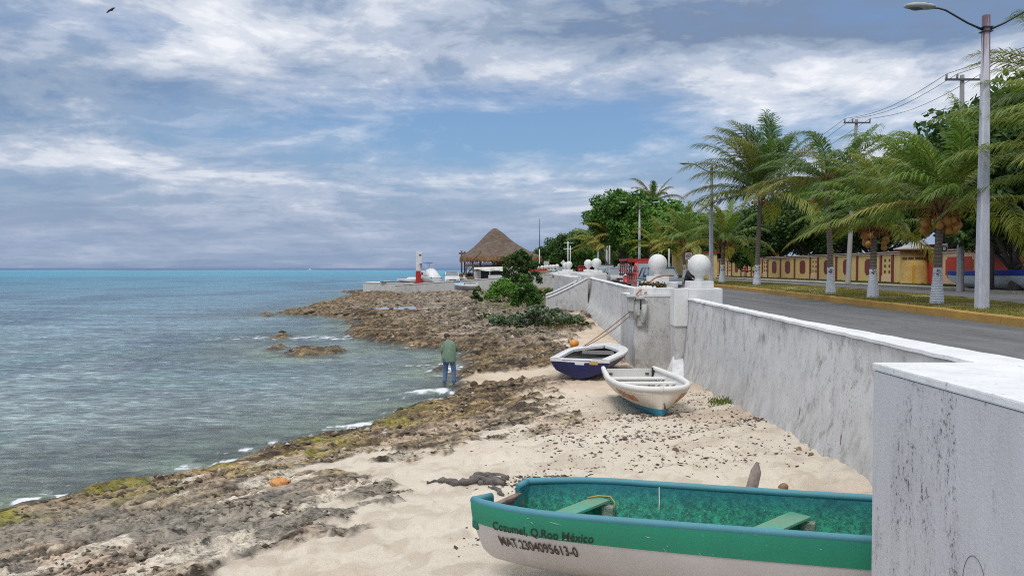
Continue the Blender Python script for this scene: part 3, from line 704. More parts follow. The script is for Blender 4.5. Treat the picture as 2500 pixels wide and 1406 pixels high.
# ---- stair bay
b2 = thing('promenade_bay', 'second white bay of the seawall with the descending stair wing and twin ball pier', 'seawall')
MB().prism([(4.4, 60.5), (5.6, 58.2), (6.0, 58.2), (6.0, 72), (4.9, 72), (4.3, 68)], 0, 3.06).build('wall', P_WALL, b2, bevel=.02)
MB().box((5.4, 57.9, 1.7), (.55, .6, 3.0)).build('pilaster', P_WALL, b2, bevel=.03)
MB().box((5.55, 57.6, 1.0), (.5, .5, 2.2)).build('pilaster_foot', P_CLEAN, b2, bevel=.05)
MB().box((5.95, 59.2, 3.05), (1.95, 2.2, .62)).build('pier_block', P_CLEAN, b2, bevel=.06)
MB().box((6.5, 70, 3.05), (1.5, 2.0, .66)).build('pier_block', P_CLEAN, b2, bevel=.06)
for k, (y, zl, zr) in enumerate(((56.0, 1.62, 3.0), (57.3, 1.78, 3.12))):
    xs = np.linspace(2.42, 5.3, 9); w_ = MB(); cp = MB(); vs = []; cv = []
    for x in xs:
        f = (x-2.42)/2.88; z = zl+(zr-zl)*(f**1.15)
        vs.append([(x, y-.11, 0), (x, y+.11, 0), (x, y+.11, z), (x, y-.11, z)])
        cv.append([(x, y-.17, z+.001), (x, y+.17, z+.001), (x, y+.17, z+.10), (x, y-.17, z+.10)])
    w_.loft(vs, smooth=False); cp.loft(cv, smooth=False)
    w_.build('stair_wall', P_WALL, b2, bevel=.0); cp.build('handrail', P_CAP, b2, bevel=.02)
st = MB()
for k in range(9): st.box((2.7+k*.3, 56.65, .55+k*.13), (.3, 1.08, 1.2+k*.26))
st.build('steps', P_OLD, b2)
ball_pier(6.3, 59.6, 3.37, label='third ball along the wall, right hand one of the touching pair above the stair wing')
ball_pier(6.68, 70, 3.39, label='fourth ball along the wall, left hand one of the touching pair above the stair wing')
wall_run('seawall', 72, 200, 2.5, 'far run of the white seawall beyond the stair bay')
b3 = thing('promenade_bay', 'third white bay of the seawall beyond the stair wing', 'seawall')
MB().prism([(4.6, 78), (5.7, 76.5), (6.1, 76.5), (6.1, 90), (4.6, 88)], 0, 3.02).build('wall', P_WALL, b3, bevel=.02)
MB().box((5.9, 84.5, 3.1), (1.9, 2.2, .5)).build('pier_block', P_CLEAN, b3, bevel=.05)
MB().box((6.6, 101, 3.1), (1.6, 2.0, .5)).build('pier_block', P_CLEAN, b3, bevel=.05)
MB().box((5.5, 90.5, 3.05), (2.0, 6, .22)).build('slab_top', P_CAP, b3, bevel=.03)
MB().box((5.35, 94.3, 2.9), (1.4, 5, .7)).build('upstand', P_WALL, b3, bevel=.03)
ball_pier(6.06, 85, 3.36, label='fifth ball along the wall, right hand one of the middle pair', n=20)
ball_pier(6.75, 101, 3.34, label='sixth ball along the wall, left hand one of the middle pair', n=20)
for i, (x, y, l) in enumerate([(7.1, 126, 'rightmost ball in the far row of small white balls'), (7.6, 146, 'second ball from the right in the far row of small white balls'), (7.4, 153, 'third ball from the right in the far row of small white balls'),
    (7.05, 159, 'fourth ball from the right in the far row of small white balls'), (6.75, 163, 'fifth ball from the right in the far row of small white balls'), (6.95, 184, 'next to last small white ball before the thin mast'), (7.0, 204, 'last small white ball, touching the thin mast')]):
    ball_pier(x, y, 3.25 if y < 170 else 3.2, label=l, n=16, w=1.0)
# ============================================================ land, road, median
DIRT = M('verge_dirt', (.20, .17, .12), (.12, .12, .07), .8, .95, .4, .03, fine=.3)
mb = MB().prism([(5.65, -60), (1500, -60), (1500, 3000), (-8, 3000), (-12, 420), (-3, 150), (-9, 133), (-9, 118), (5.75, 117), (5.75, 60), (5.7, 33), (5.75, 20)], .3, 2.33)
tag(mb.build('land', DIRT), kind='structure', label='flat land behind the seawall')
m, t, b = newmat('asphalt')
co = t.new('ShaderNodeTexCoord').outputs['Object']
a1 = t.noise(t.mapping(co, (1.6, .12, 1)), 1.1, 5, .6); a2 = t.noise(co, 60, 3, .6); a3 = t.noise(co, .6, 4, .6); a4 = t.noise(t.mapping(co, (1, .5, 1)), .9, 8, .6)
c = t.mix(t.ramp(a1, [(.35, 0), (.65, 1)]), (.155, .155, .162), (.095, .095, .10)); c = t.mix(t.ramp(a3, [(.5, 0), (.7, .4)]), c, (.19, .185, .18))
c = t.mix(t.ramp(a4, [(.495, 0), (.5, .8), (.505, 0)]), c, (.04, .04, .04)); c = t.mix(1, c, t.ramp(a2, [(.3, .8), (.7, 1.15)]), 'MULTIPLY')
t.set(b.inputs['Base Color'], c); b.inputs['Roughness'].default_value = .9; t.set(b.inputs['Normal'], t.bump(a2, .4, .01)); ASPH = m
KF = [(-40, 11.3), (5, 11.6), (14, 11.85), (18.7, 12.0), (26.8, 12.65), (34, 13.2), (42, 13.8), (55, 14.5), (80, 14.7), (600, 14.9)]
KR = [(-40, 13), (14, 14.6), (20, 16.2), (27.6, 17.9), (35, 19.4), (42.6, 20.5), (60, 21.4), (90, 21.9), (600, 22)]
def kf(y): return float(np.interp(y, [a for a, _ in KF], [b for _, b in KF]))
def kr(y): return float(np.interp(y, [a for a, _ in KR], [b for _, b in KR]))
def strip(name, fa, fb, z, mat, y0=-40, y1=600, step=2.0, label=None, nx=1):
    ys = []; y = y0
    while y < y1: ys.append(y); y += step*max(1, y/60)
    ys.append(y1); vs = []; fs = []
    for y in ys:
        a, b_ = fa(y), fb(y)
        for k in range(nx+1): vs.append((a+(b_-a)*k/nx, y, z))
    for i in range(len(ys)-1):
        for k in range(nx): q = i*(nx+1)+k; fs.append((q, q+1, q+nx+2, q+nx+1))
    o = MB().add(vs, fs).build(name, mat)
    if label: tag(o, label, kind='structure')
    return o
strip('road', lambda y: inn(y)+.0, kf, 2.35, ASPH, label='grey asphalt road behind the seawall')
strip('service_road', kr, lambda y: 27.2, 2.352, ASPH, label='narrow asphalt side road beyond the grassy median')
CONC = M('concrete_paving', (.38, .36, .33), (.26, .25, .23), 1.5, .9, .3, .01, fine=.15)
strip('sidewalk', lambda y: 27.2, lambda y: 30.6, 2.45, CONC, label='pale concrete sidewalk in front of the yellow wall')
# kerbs
m, t, b = newmat('kerb_yellow')
co = t.new('ShaderNodeTexCoord').outputs['Object']
k1 = t.noise(co, 5, 6, .7); k2 = t.noise(co, 1.2, 4, .6); k3 = t.noise(co, 18, 4, .6)
c = t.mix(t.ramp(k2, [(.3, 0), (.7, 1)]), (.46, .27, .05), (.33, .19, .05)); c = t.mix(t.ramp(k1, [(.60, 0), (.68, .85)]), c, (.10, .075, .05)); c = t.mix(t.ramp(k3, [(.66, 0), (.72, .8)]), c, (.6, .58, .5))
t.set(b.inputs['Base Color'], c); b.inputs['Roughness'].default_value = .85; t.set(b.inputs['Normal'], t.bump(k1, .6, .03)); KERB = m
def kerb(name, fx, w, z0, z1, mat, label, side=1, y0=-40, y1=500, step=.6, rough=.012):
    rr = random.Random(4); rings = []; y = y0
    while y <= y1:
        a = fx(y)+rr.uniform(-rough, rough)*.6; zt = z1+rr.uniform(-rough, rough)
        rings.append([(a, y, z0), (a+.015*side, y, zt-.03), (a+.05*side, y, zt), (a+w*side, y, zt), (a+w*side, y, z0)]); y += step*max(1, y/40) if y > 0 else 2.0
    return tag(MB().loft(rings, smooth=False).build(name, mat), label, 'kerb')
kerb('kerb', kf, .22, 2.2, 2.58, KERB, 'worn yellow painted kerb along the near edge of the median')
STONE = M('kerb_stone', (.20, .17, .11), (.10, .09, .07), 4, .95, .6, .03, fine=.4)
kerb('kerb', kr, .22, 2.2, 2.52, STONE, 'mossy unpainted stone kerb along the far edge of the median', side=-1, rough=.03)
kerb('kerb', lambda y: 27.2, .18, 2.2, 2.50, M('kerb_grey', (.30, .27, .22), (.18, .16, .13), 3, .95, .5, .03), 'crumbling grey kerb edging the far sidewalk', side=-1, rough=.02, y0=30)
# median lawn: base sheet plus real blades
m, t, b = newmat('dry_lawn')
co = t.new('ShaderNodeTexCoord').outputs['Object']
l1 = t.noise(co, .55, 5, .65); l2 = t.noise(co, 9, 5, .7); l3 = t.noise(co, 2.6, 4, .6)
c = t.mix(t.ramp(l1, [(.35, 0), (.62, 1)]), (.22, .21, .06), (.33, .26, .10)); c = t.mix(t.ramp(l3, [(.5, 0), (.66, .7)]), c, (.36, .29, .16)); c = t.mix(t.ramp(l2, [(.4, 0), (.6, .5)]), c, (.15, .15, .045))
t.set(b.inputs['Base Color'], c); b.inputs['Roughness'].default_value = .95; t.set(b.inputs['Normal'], t.bump(l2, .9, .05)); LAWN = m
yy = []; y = -40
while y < 500: yy.append(y); y += .5 if 10 < y < 60 else 4
vs = []; fs = []; nx = 16
for y in yy:
    a, b_ = kf(y)+.2, kr(y)-.2
    for k in range(nx+1):
        x = a+(b_-a)*k/nx; e = math.sin(PI*k/nx)
        vs.append((x, y, 2.47+.05*e+.04*e*(float(vn(x*.9, y*.6, 5))-.5)*2))
for i in range(len(yy)-1):
    for k in range(nx): q = i*(nx+1)+k; fs.append((q, q+1, q+nx+2, q+nx+1))
def lawnz(x, y):
    a, b_ = kf(y)+.2, kr(y)-.2; e = math.sin(PI*min(1, max(0, (x-a)/(b_-a)))); return 2.47+.05*e
tag(MB().add(vs, fs, True).build('median_lawn', LAWN), kind='structure', label='dry yellow green lawn of the median')
rs = np.random.RandomState(5); n = 60000
gy = 16+rs.rand(n)**1.6*60; gx0 = np.interp(gy, [a for a, _ in KF], [b for _, b in KF])+.2; gx1 = np.interp(gy, [a for a, _ in KR], [b for _, b in KR])-.2
u = rs.rand(n); gx = gx0+(gx1-gx0)*u; keep = fbm(gx*.8, gy*.8, 3, 15) > .42; gx, gy, u = gx[keep], gy[keep], u[keep]; n = len(gx)
gz = 2.46+.05*np.sin(PI*u); hgt_ = .04+.06*rs.rand(n); w_ = .012+.0008*gy; an = rs.rand(n)*PI; lx = rs.normal(size=n)*.03; ly = rs.normal(size=n)*.03
V = np.stack([np.stack([gx-np.cos(an)*w_, gy-np.sin(an)*w_, gz], -1), np.stack([gx+np.cos(an)*w_, gy+np.sin(an)*w_, gz], -1), np.stack([gx+lx, gy+ly, gz+hgt_], -1)], 1).reshape(-1, 3)
gr = link_mesh('grass', np_mesh('grass', V, np.arange(3*n).reshape(-1, 3)), leafmat('grass_blades', (.30, .28, .08), (.40, .33, .12), (.22, .26, .06), .6, .3))
tag(gr, 'short dry grass blades covering the median', kind='stuff'); 
# green verge at the foot of the yellow wall
n = 9000; gy = 50+rs.rand(n)*110; gx = 30.7+rs.rand(n)*5.1
V = np.stack([np.stack([gx-.07, gy, gy*0+2.34], -1), np.stack([gx+.07, gy, gy*0+2.34], -1), np.stack([gx+rs.normal(size=n)*.05, gy, 2.42+.1*rs.rand(n)], -1)], 1).reshape(-1, 3)
tag(link_mesh('grass', np_mesh('grass', V, np.arange(3*n).reshape(-1, 3)), leafmat('grass_green', (.08, .12, .03), (.13, .15, .04), (.2, .18, .07), .6, .3)), 'darker green grass strip at the foot of the yellow wall', kind='stuff')
# ============================================================ yellow boundary wall
YEL = plaster('yellow_paint', (.66, .49, .20), (.45, .33, .15), .35)
YEL2 = plaster('pale_paint', (.72, .53, .34), (.5, .4, .28), .3)
REDP = M('dark_red_paint', (.21, .035, .03), (.15, .03, .03), 3, .7, fine=.15)
REDB = M('bright_red_paint', (.50, .06, .03), (.40, .05, .03), 2, .7, fine=.1)
COPE = M('wall_coping', (.60, .53, .46), (.42, .36, .3), 3, .8)
bw = thing('boundary_wall', 'long yellow boundary wall with dark red posts and notched red plaques', 'wall')
X0 = 36.0
MB().box2((X0+.05, 74, 2.2), (X0+.35, 178, 5.02)).build('wall', YEL, bw)
MB().box2((X0-.08, 74, 5.02), (X0+.45, 178, 5.10)).build('lower_coping', COPE, bw)
MB().box2((X0-.04, 74, 5.10), (X0+.40, 178, 5.20)).build('coping_stripe', REDP, bw)
MB().box2((X0-.14, 74, 5.20), (X0+.50, 178, 5.27)).build('upper_coping', COPE, bw)
def plaque(y0, y1, z0, z1, mat, root):
    n = min(.28, (y1-y0)*.16); m_ = .24
    pts = [(y0, z0+m_), (y0+n*.5, z0+m_*.9), (y0+n, z0+m_*.4), (y0+n, z0), (y1-n, z0), (y1-n, z0+m_*.4), (y1-n*.5, z0+m_*.9), (y1, z0+m_), (y1, z1-m_), (y1-n*.5, z1-m_*.9), (y1-n, z1-m_*.4), (y1-n, z1), (y0+n, z1), (y0+n, z1-m_*.4), (y0+n*.5, z1-m_*.9), (y0, z1-m_)]
    vs = [(X0+.045, a, c) for a, c in pts]+[(X0+.02, a, c) for a, c in pts]; k = len(pts)
    MB().add(vs, [list(range(k, 2*k))]+[(i, (i+1) % k, k+(i+1) % k, k+i) for i in range(k)]).build('plaque', mat, root)
posts = [75.6]; cur = 75.6; niches = []; panels = []
while cur < 172:
    niches.append((cur, cur+2.4)); cur += 2.4; posts.append(cur)
    for k in range(3): panels.append((cur, cur+5.35)); cur += 5.35; posts.append(cur)
for y in posts: MB().box2((X0-.06, y-.17, 2.25), (X0+.05, y+.17, 5.018)).build('post', REDP, bw)
for a, b_ in panels[:15]: plaque((a+b_)/2-.95, (a+b_)/2+.95, 3.05, 4.65, REDP, bw)
for a, b_ in niches[:5]:
    MB().box2((X0-.03, a+.17, 2.26), (X0+.049, b_-.17, 3.0)).build('niche_sill', YEL2, bw)
    v = MB()
    for k in range(3):
        v.box2((X0+.03, a+.55, 3.25+k*.55), (X0+.053, a+.85, 3.5+k*.55)).box2((X0+.03, a+1.45, 3.25+k*.55), (X0+.053, a+1.75, 3.5+k*.55))
    v.build('vent_blocks', M('vent_dark', (.05, .03, .02)), bw)
bw2 = thing('boundary_wall', 'paler wall with bright red plaques right of the round guard tower', 'wall')
MB().box2((X0+.05, 20, 2.2), (X0+.35, 68.2, 5.02)).build('wall', YEL2, bw2)
MB().box2((X0-.08, 20, 5.02), (X0+.45, 68.2, 5.10)).build('lower_coping', COPE, bw2)
MB().box2((X0-.04, 20, 5.10), (X0+.40, 68.2, 5.20)).build('coping_stripe', REDP, bw2)
MB().box2((X0-.14, 20, 5.20), (X0+.50, 68.2, 5.27)).build('upper_coping', COPE, bw2)
for y in (56.4, 50, 44): MB().box2((X0-.06, y-.25, 2.25), (X0+.05, y+.25, 5.018)).build('post', REDB, bw2)
for (a, b_) in ((62.4, 66.4), (57.8, 61.2), (51.3, 54.6), (45, 48.5)): plaque(a, b_, 2.95, 4.65, REDB, bw2)
tw = thing('guard_tower', 'round yellow stucco guard tower with grey conical roof and slit windows', 'guard tower', (34.7, 69.0, 2.3))
STUC = M('yellow_stucco', (.66, .43, .14), (.50, .32, .10), 1.4, .9, .9, .06, fine=.12)
MB().lathe([(1.12, 0), (1.10, .1), (1.08, 1.5), (1.08, 2.95)], n=40).build('wall', STUC, tw)
MB().lathe([(1.5, 2.95), (1.62, 3.02), (1.62, 3.12), (.6, 3.38), (.02, 3.48)], n=40).build('roof', M('tower_roof', (.44, .43, .40), (.36, .35, .32), 3, .9), tw)
MB().lathe([(1.50, 2.87), (1.64, 2.99), (1.5, 3.0)], n=40).build('eave_trim', REDP, tw)
for q in (-2.75, -2.25, -1.75, -1.3):
    MB().box((1.07*math.cos(q), 1.07*math.sin(q), 2.25), (.08, .42, .16), rz=q).build('slit_window', M('slit_dark', (.12, .05, .03)), tw)
MB().box((-.55, -1.0, .85), (.14, .1, 1.7)).build('downpipe', M('yellow_pipe', (.7, .38, .03)), tw)
gp = thing('gate_pillar', 'bright red rectangular gate pillar beside the guard tower', 'pillar', (36.0, 68.6, 2.3))
MB().box((-.1, -.3, 1.36), (.8, 1.4, 2.72)).build('shaft', REDB, gp, bevel=.02)
MB().box((-.1, -.3, 2.79), (.95, 1.55, .12)).build('cap', COPE, gp, bevel=.02)
# ============================================================ boats
class Hull:
    """panga style hull; local x from stern (0) to bow (L)"""
    def __init__(s, L, W, H, wg, wc, keel, sheer, chz=.32, skew=0):
        s.skew = skew
        s.L, s.W, s.H, s.wg, s.wc, s.keel, s.sheer, s.chz = L, W, H, wg, wc, keel, sheer, chz
    def side(s, t, h, sgn, off=0.0):
        """topside point: h 0 at chine, 1 at gunwale"""
        wc, wg = s.wc(t)*s.W/2, s.wg(t)*s.W/2
        kz = s.keel(t); gz = s.sheer(t); cz = kz+(gz-kz)*s.chz
        y = wc+(wg-wc)*(1-(1-h)**1.7)+off; z = cz+(gz-cz)*h
        return Vector((t*s.L+s.skew*sgn*y*(1-t)**3, sgn*y, z))
    def bottom(s, t, k, sgn): # k 0 keel .. 1 chine
        wc = s.wc(t)*s.W/2; kz = s.keel(t); gz = s.sheer(t); cz = kz+(gz-kz)*s.chz
        return Vector((t*s.L+s.skew*sgn*wc*k*(1-t)**3, sgn*wc*k, kz+(cz-kz)*(k**getattr(s, 'vee', 1.5))))
    def strip(s, h0, h1, nh, off, ts, inner=False):
        mb = MB()
        for sgn in (-1, 1):
            rings = [[s.side(t, h0+(h1-h0)*j/nh, sgn, off) for j in range(nh+1)] for t in ts]
            mb.loft(rings, closed=False, cap=False)
        return mb
def build_hull(Hl, root, m_hull, m_band, m_in, m_rim, split=.55, thick=.035, rim=.05, nt=44, floor=.12, transom=None, names=('hull', 'sheer_band'), bexp=1.25):
    ts = [1-(1-i/nt)**bexp for i in range(nt+1)]
    mb = Hl.strip(0, split, 6, 0, ts)
    for sgn in (-1, 1):
        mb.loft([[Hl.bottom(t, j/5, sgn) for j in range(6)] for t in ts], closed=False, cap=False)
    # transom closes the stern below the split
    def tr(h0, h1, x, nn=6, sh=0):
        pts = [Hl.side(0, h0+(h1-h0)*j/nn, 1) for j in range(nn+1)]
        return pts
    o = Hl.strip(0, split, 6, 0, ts)
    prof = [Hl.bottom(0, j/5, 1) for j in range(6)]+[Hl.side(0, split*j/6, 1) for j in range(1, 7)]
    ring = prof+[Vector((p.x, -p.y, p.z)) for p in prof[::-1]][:-1]
    mb.add(ring, [list(range(len(ring)))])
    mb.build(names[0], m_hull, root, fixn=True)
    b2_ = Hl.strip(split, 1.0, 5, .006, ts)
    b2_.build(names[1], m_band, root)
    # inner skin and sole
    inn_ = Hl.strip(.02, 1.0, 7, -thick, ts[:-1])
    fl = []
    for t in ts[:-1]:
        p = Hl.side(t, .02, 1, -thick); fl.append([Vector((p.x, -max(p.y, 0), p.z)), Vector((p.x, 0, p.z-floor*.3)), Vector((p.x, max(p.y, 0), p.z))])
    inn_.loft(fl, closed=False, cap=False)
    q = [Hl.side(0, h, 1, -thick)+Vector((thick, 0, 0)) for h in (.02, .3, .6, .9)]
    inn_.add(q+[Vector((p.x, -p.y, p.z)) for p in q[::-1]], [list(range(8))])
    inn_.build('lining', m_in, root, fixn=False)
    # rounded gunwale roll
    path = [Hl.side(t, 1.0, -1, -rim*.4) for t in ts]+[Hl.side(t, 1.0, 1, -rim*.4) for t in ts[::-1]]
    MB().tube(path, rim*.62, 8, True).build('gunwale', m_rim, root)
    return ts
def frame_from(origin, axis, z=0.0):
    a = math.atan2(axis[1], axis[0]); return a
def text_on(body, size, mapf, name, mat, root, bold=.0, shear=0.0, xs=1.0):
    cu = bpy.data.curves.new('lettering', 'FONT'); cu.body = body; cu.size = size; cu.offset = bold; cu.shear = shear; cu.resolution_u = 4
    ob = bpy.data.objects.new('lettering', cu); COL.objects.link(ob); bpy.context.view_layer.update()
    me = bpy.data.meshes.new_from_object(ob.evaluated_get(bpy.context.evaluated_depsgraph_get()))
    bpy.data.objects.remove(ob); bm = bmesh.new(); bm.from_mesh(me)
    bmesh.ops.triangulate(bm, faces=bm.faces)
    long_ = [e for e in bm.edges if e.calc_length() > size*.35]
    bmesh.ops.subdivide_edges(bm, edges=long_, cuts=2)
    for v in bm.verts: v.co = mapf(v.co.x*xs, v.co.y)
    bm.to_mesh(me); bm.free(); me.materials.clear()
    return link_mesh(name, me, mat, root)
# ---- green and white panga in the foreground
gb = thing('beached_boat', 'large green and white open boat with blue rims, nearest the camera, lettered Cozumel', 'boat', (-.12, 7.575, .80), -.238)
GL, GW = 4.55, 1.22
def wg_g(t): return (0.62+.42*(1-(1-min(1, t/.22))**2.2))*(1-max(0, (t-.80)/.20)**2.2*.97)
def wc_g(t): return (0.36+.42*min(1, t/.5))*(1-max(0, (t-.78)/.22)**1.8*.97)
G_H = Hull(GL, GW, .8, wg_g, wc_g, lambda t: .03+.12*(1-t)**6*1.2, lambda t: .80+.03*(1-t)**3+.02*t, .26, .45)
def boatpaint(name, base, dark, chip, cscale=14, amt=.7, rough=.6, grime=.5):
    m, t, b = newmat(name); co = t.new('ShaderNodeTexCoord').outputs['Object']
    n1 = t.noise(co, 3, 6, .65); n2 = t.noise(co, cscale, 6, .75); n3 = t.noise(co, cscale*3, 5, .7); n4 = t.noise(t.mapping(co, (.5, 1, 1)), 1.6, 4, .6)
    c = t.mix(t.math('MULTIPLY', t.ramp(n1, [(.35, 0), (.7, 1)]), grime), base, dark)
    c = t.mix(t.math('MULTIPLY', t.ramp(n2, [(.60, 0), (.70, 1)]), t.math('MULTIPLY', t.ramp(n4, [(.45, 0), (.6, 1)]), amt)), c, chip)
    c = t.mix(t.ramp(n3, [(.66, 0), (.74, .5*amt)]), c, chip)
    t.set(b.inputs['Base Color'], c); b.inputs['Roughness'].default_value = rough
    t.set(b.inputs['Normal'], t.bump(t.math('ADD', n2, n3), .25, .006)); return m
GREENB = boatpaint('green_boat_paint', (.018, .27, .16), (.02, .20, .13), (.16, .48, .36), 24, .85)
m, t, b = newmat('green_boat_inside'); co = t.new('ShaderNodeTexCoord').outputs['Object']
n1 = t.noise(co, 2.2, 5, .6); n2 = t.noise(co, 20, 7, .8); n3 = t.noise(co, 55, 5, .75); sz = t.new('ShaderNodeSeparateXYZ', i_Vector=co).outputs[2]
c = t.mix(t.ramp(n2, [(.42, 0), (.60, 1)]), (.010, .10, .075), (.03, .36, .22)); c = t.mix(t.ramp(n3, [(.58, 0), (.68, .9)]), c, (.20, .55, .38)); c = t.mix(t.ramp(n1, [(.48, 0), (.70, .7)]), c, (.015, .11, .12))
c = t.mix(t.math('MULTIPLY', t.ramp(sz, [(.60, 0), (.78, .9)]), t.ramp(n1, [(.35, 1), (.75, .3)])), c, (.02, .17, .24))
t.set(b.inputs['Base Color'], c); b.inputs['Roughness'].default_value = .75; t.set(b.inputs['Normal'], t.bump(t.math('ADD', n2, n3), .7, .012)); GREENI = m
RIMB = boatpaint('blue_rim_paint', (.07, .25, .31), (.05, .20, .24), (.42, .50, .44), 24, .9)
WHITEH = boatpaint('white_hull_paint', (.60, .575, .57), (.48, .44, .42), (.72, .70, .66), 5, .5, .45)
ts = build_hull(G_H, gb, WHITEH, GREENB, GREENI, RIMB, .58, .04, .055)
# stern quarters and the notched transom with a weathered motor board
def tp(y, h): # point on the transom at local y and height
    return Vector((0, y, h))
yg = G_H.side(0, 1, 1).y; zg = G_H.sheer(0); SK = .45
def slab(y0, y1, z0a, z1a, z0b, z1b, x=0, d=.05):
    vs = [(x+SK*y0, y0, z0a), (x+SK*y1, y1, z0b), (x+SK*y1, y1, z1b), (x+SK*y0, y0, z1a)]
    return MB().add(vs+[(p[0]+d, p[1], p[2]) for p in vs], [(0, 1, 2, 3), (7, 6, 5, 4), (0, 4, 5, 1), (1, 5, 6, 2), (2, 6, 7, 3), (3, 7, 4, 0)])
ys_ = G_H.side(0, .6, 1).y
slab(-yg+.01, -.14, .58, zg, .40, zg-.02).build('transom_quarter', GREENI, gb, bevel=.012)
slab(.22, yg-.01, .40, zg-.02, .56, zg).build('transom_quarter', GREENI, gb, bevel=.012)
MB().tube([(.02-SK*yg, -yg+.02, zg), (.02-SK*.14, -.14, zg-.02)], .034, 8).build('transom_rim', RIMB, gb)
MB().tube([(.02+SK*.24, .24, zg-.02), (.02+SK*yg, yg-.02, zg)], .034, 8).build('transom_rim', RIMB, gb)
WBOARD = M('weathered_board', (.24, .17, .14), (.10, .07, .06), 18, .9, .6, .01, (1, .3, 1), .4, .6)
slab(-.14, .22, .55, .74, .55, .76, .02, .07).build('motor_board', WBOARD, gb, bevel=.01)
slab(-.14, .22, .38, .55, .38, .55, .01, .05).build('transom_panel', boatpaint('red_worn', (.24, .03, .03), (.12, .1, .08), (.30, .27, .22), 9, .9), gb)
# thwarts, set askew as in the photo
THW = M('thwart_paint', (.08, .36, .26), (.20, .28, .18), 7, .7, .4, .008, (.3, 1, 1), fine=.2)
def thwart(x0, x1, w, z0, z1):
    y0 = -G_H.side(x0/GL, .55, 1).y+.07; y1 = G_H.side(x1/GL, .55, 1).y-.06
    a = Vector((x0, y0, z0)); b_ = Vector((x1, y1, z1)); d = (b_-a).normalized(); n_ = Vector((d.y, -d.x, 0))*w/2; up = Vector((0, 0, .028))
    vs = [a-n_, a+n_, b_+n_, b_-n_, a-n_+up, a+n_+up, b_+n_+up, b_-n_+up]
    return MB().add(vs, [(3, 2, 1, 0), (4, 5, 6, 7), (0, 1, 5, 4), (1, 2, 6, 5), (2, 3, 7, 6), (3, 0, 4, 7)])
thwart(.36, .92, .19, .60, .655).build('thwart', THW, gb, bevel=.006)
thwart(2.02, 2.78, .21, .58, .62).build('thwart', THW, gb, bevel=.006)
# thwart knees in pale rag-wrapped wood and yellow lashing
for xk, zt_ in ((.98, .63), (2.84, .59)):
    yk = G_H.side(xk/GL, .4, 1).y
    MB().add([(xk-.08, yk-.03, zt_), (xk+.08, yk-.03, zt_), (xk+.05, yk-.08, .27), (xk-.05, yk-.08, .27), (xk-.06, yk-.12, zt_), (xk+.06, yk-.12, zt_), (xk+.03, yk-.12, .30), (xk-.03, yk-.12, .30)], [(0, 1, 2, 3), (7, 6, 5, 4), (0, 4, 5, 1), (1, 5, 6, 2), (2, 6, 7, 3), (3, 7, 4, 0)]).build('knee', M('knee_rag', (.35, .36, .30), (.10, .2, .15), 25, .9, .8, .02), gb, bevel=.015)
MB().tube([(.78, G_H.side(.17, .5, 1).y-.08, .685), (.88, G_H.side(.19, .55, 1).y-.06, .70), (1.0, G_H.side(.21, .55, 1).y-.06, .70), (1.05, G_H.side(.22, .5, 1).y-.10, .66), (1.02, G_H.side(.22, .4, 1).y-.07, .5)], .008, 6).build('lashing', M('yellow_cord', (.42, .34, .08)), gb)
MB().tube([Vector((1.47, G_H.side(.325, 1, 1).y-.0, .835)), Vector((1.47, G_H.side(.325, .9, 1).y-.05, .79)), Vector((1.475, G_H.side(.325, .6, 1).y-.045, .66)), Vector((1.475, G_H.side(.325, .4, 1).y-.045, .60))], .006, 5).build('cord', M('white_cord', (.6, .6, .58)), gb)
def gmap(x0, s0, slope, hz):
    def f(x, y):
        X_ = x0+x; Z_ = hz+y-slope*x
        t_ = X_/GL; kz = G_H.keel(t_); gz = G_H.sheer(t_); cz = kz+(gz-kz)*G_H.chz
        h = (Z_-cz)/(gz-cz); p = G_H.side(t_, max(0, min(1, h)), -1, .011); return Vector((p.x, p.y, Z_))
    return f
LET = M('black_lettering', (.018, .02, .018), (.03, .05, .04), 30, .7); LET2 = M('brown_lettering', (.045, .022, .015), (.09, .06, .05), 30, .7)
text_on('Cozumel, Q.Roo México', .122, gmap(.22, 0, .004, .60), 'lettering', LET, gb, .0016, .28, .71)
text_on('MAT.2304095613-0', .150, gmap(.24, 0, .004, .43), 'lettering', LET2, gb, .0026, 0, .585)
# ---- white boat lettered El Primo
eb = thing('beached_boat', 'small white boat with turquoise keel and orange lettering resting bow first on the sand', 'boat', (3.05, 20.85, .47), -PI/2+.03)
EL_, EW = 4.0, 1.76
E_H = Hull(EL_, EW, .66, lambda t: (.80+.20*min(1, t/.5))*max(.0, (1-max(0, (t-.45)/.55)**3.6))**.42, lambda t: (.66+.04*t)*max(.0, (1-max(0, (t-.25)/.75)**2.3))**.6,
           lambda t: -.04-.05*t+.08*max(0, (t-.93)/.07)**3, lambda t: .66+.05*t, .46)
E_H.vee = 1.05
m, t, b = newmat('primo_paint'); co = t.new('ShaderNodeTexCoord').outputs['Object']; sx = t.new('ShaderNodeSeparateXYZ', i_Vector=co)
n1 = t.noise(co, 4, 6, .65); n2 = t.noise(co, 20, 5, .7)
lvl = t.math('SUBTRACT', sx.outputs[2], t.math('MULTIPLY_ADD', sx.outputs[0], .012, .235))
c = t.mix(t.ramp(n1, [(.35, 0), (.7, .8)]), (.66, .60, .50), (.50, .44, .36)); c = t.mix(t.ramp(n2, [(.66, 0), (.72, .6)]), c, (.2, .15, .1))
kc = t.mix(t.ramp(n1, [(.35, 0), (.7, 1)]), (.03, .24, .33), (.02, .16, .24))
c = t.mix(t.ramp(lvl, [(.0, 1), (.006, 0)]), c, kc)
t.set(b.inputs['Base Color'], c); b.inputs['Roughness'].default_value = .5; EHM = m
EWH = boatpaint('primo_white', (.72, .71, .68), (.60, .58, .55), (.35, .31, .27), 12, .35)
EIN = boatpaint('primo_inside', (.62, .61, .58), (.48, .46, .43), (.2, .17, .14), 14, .5)
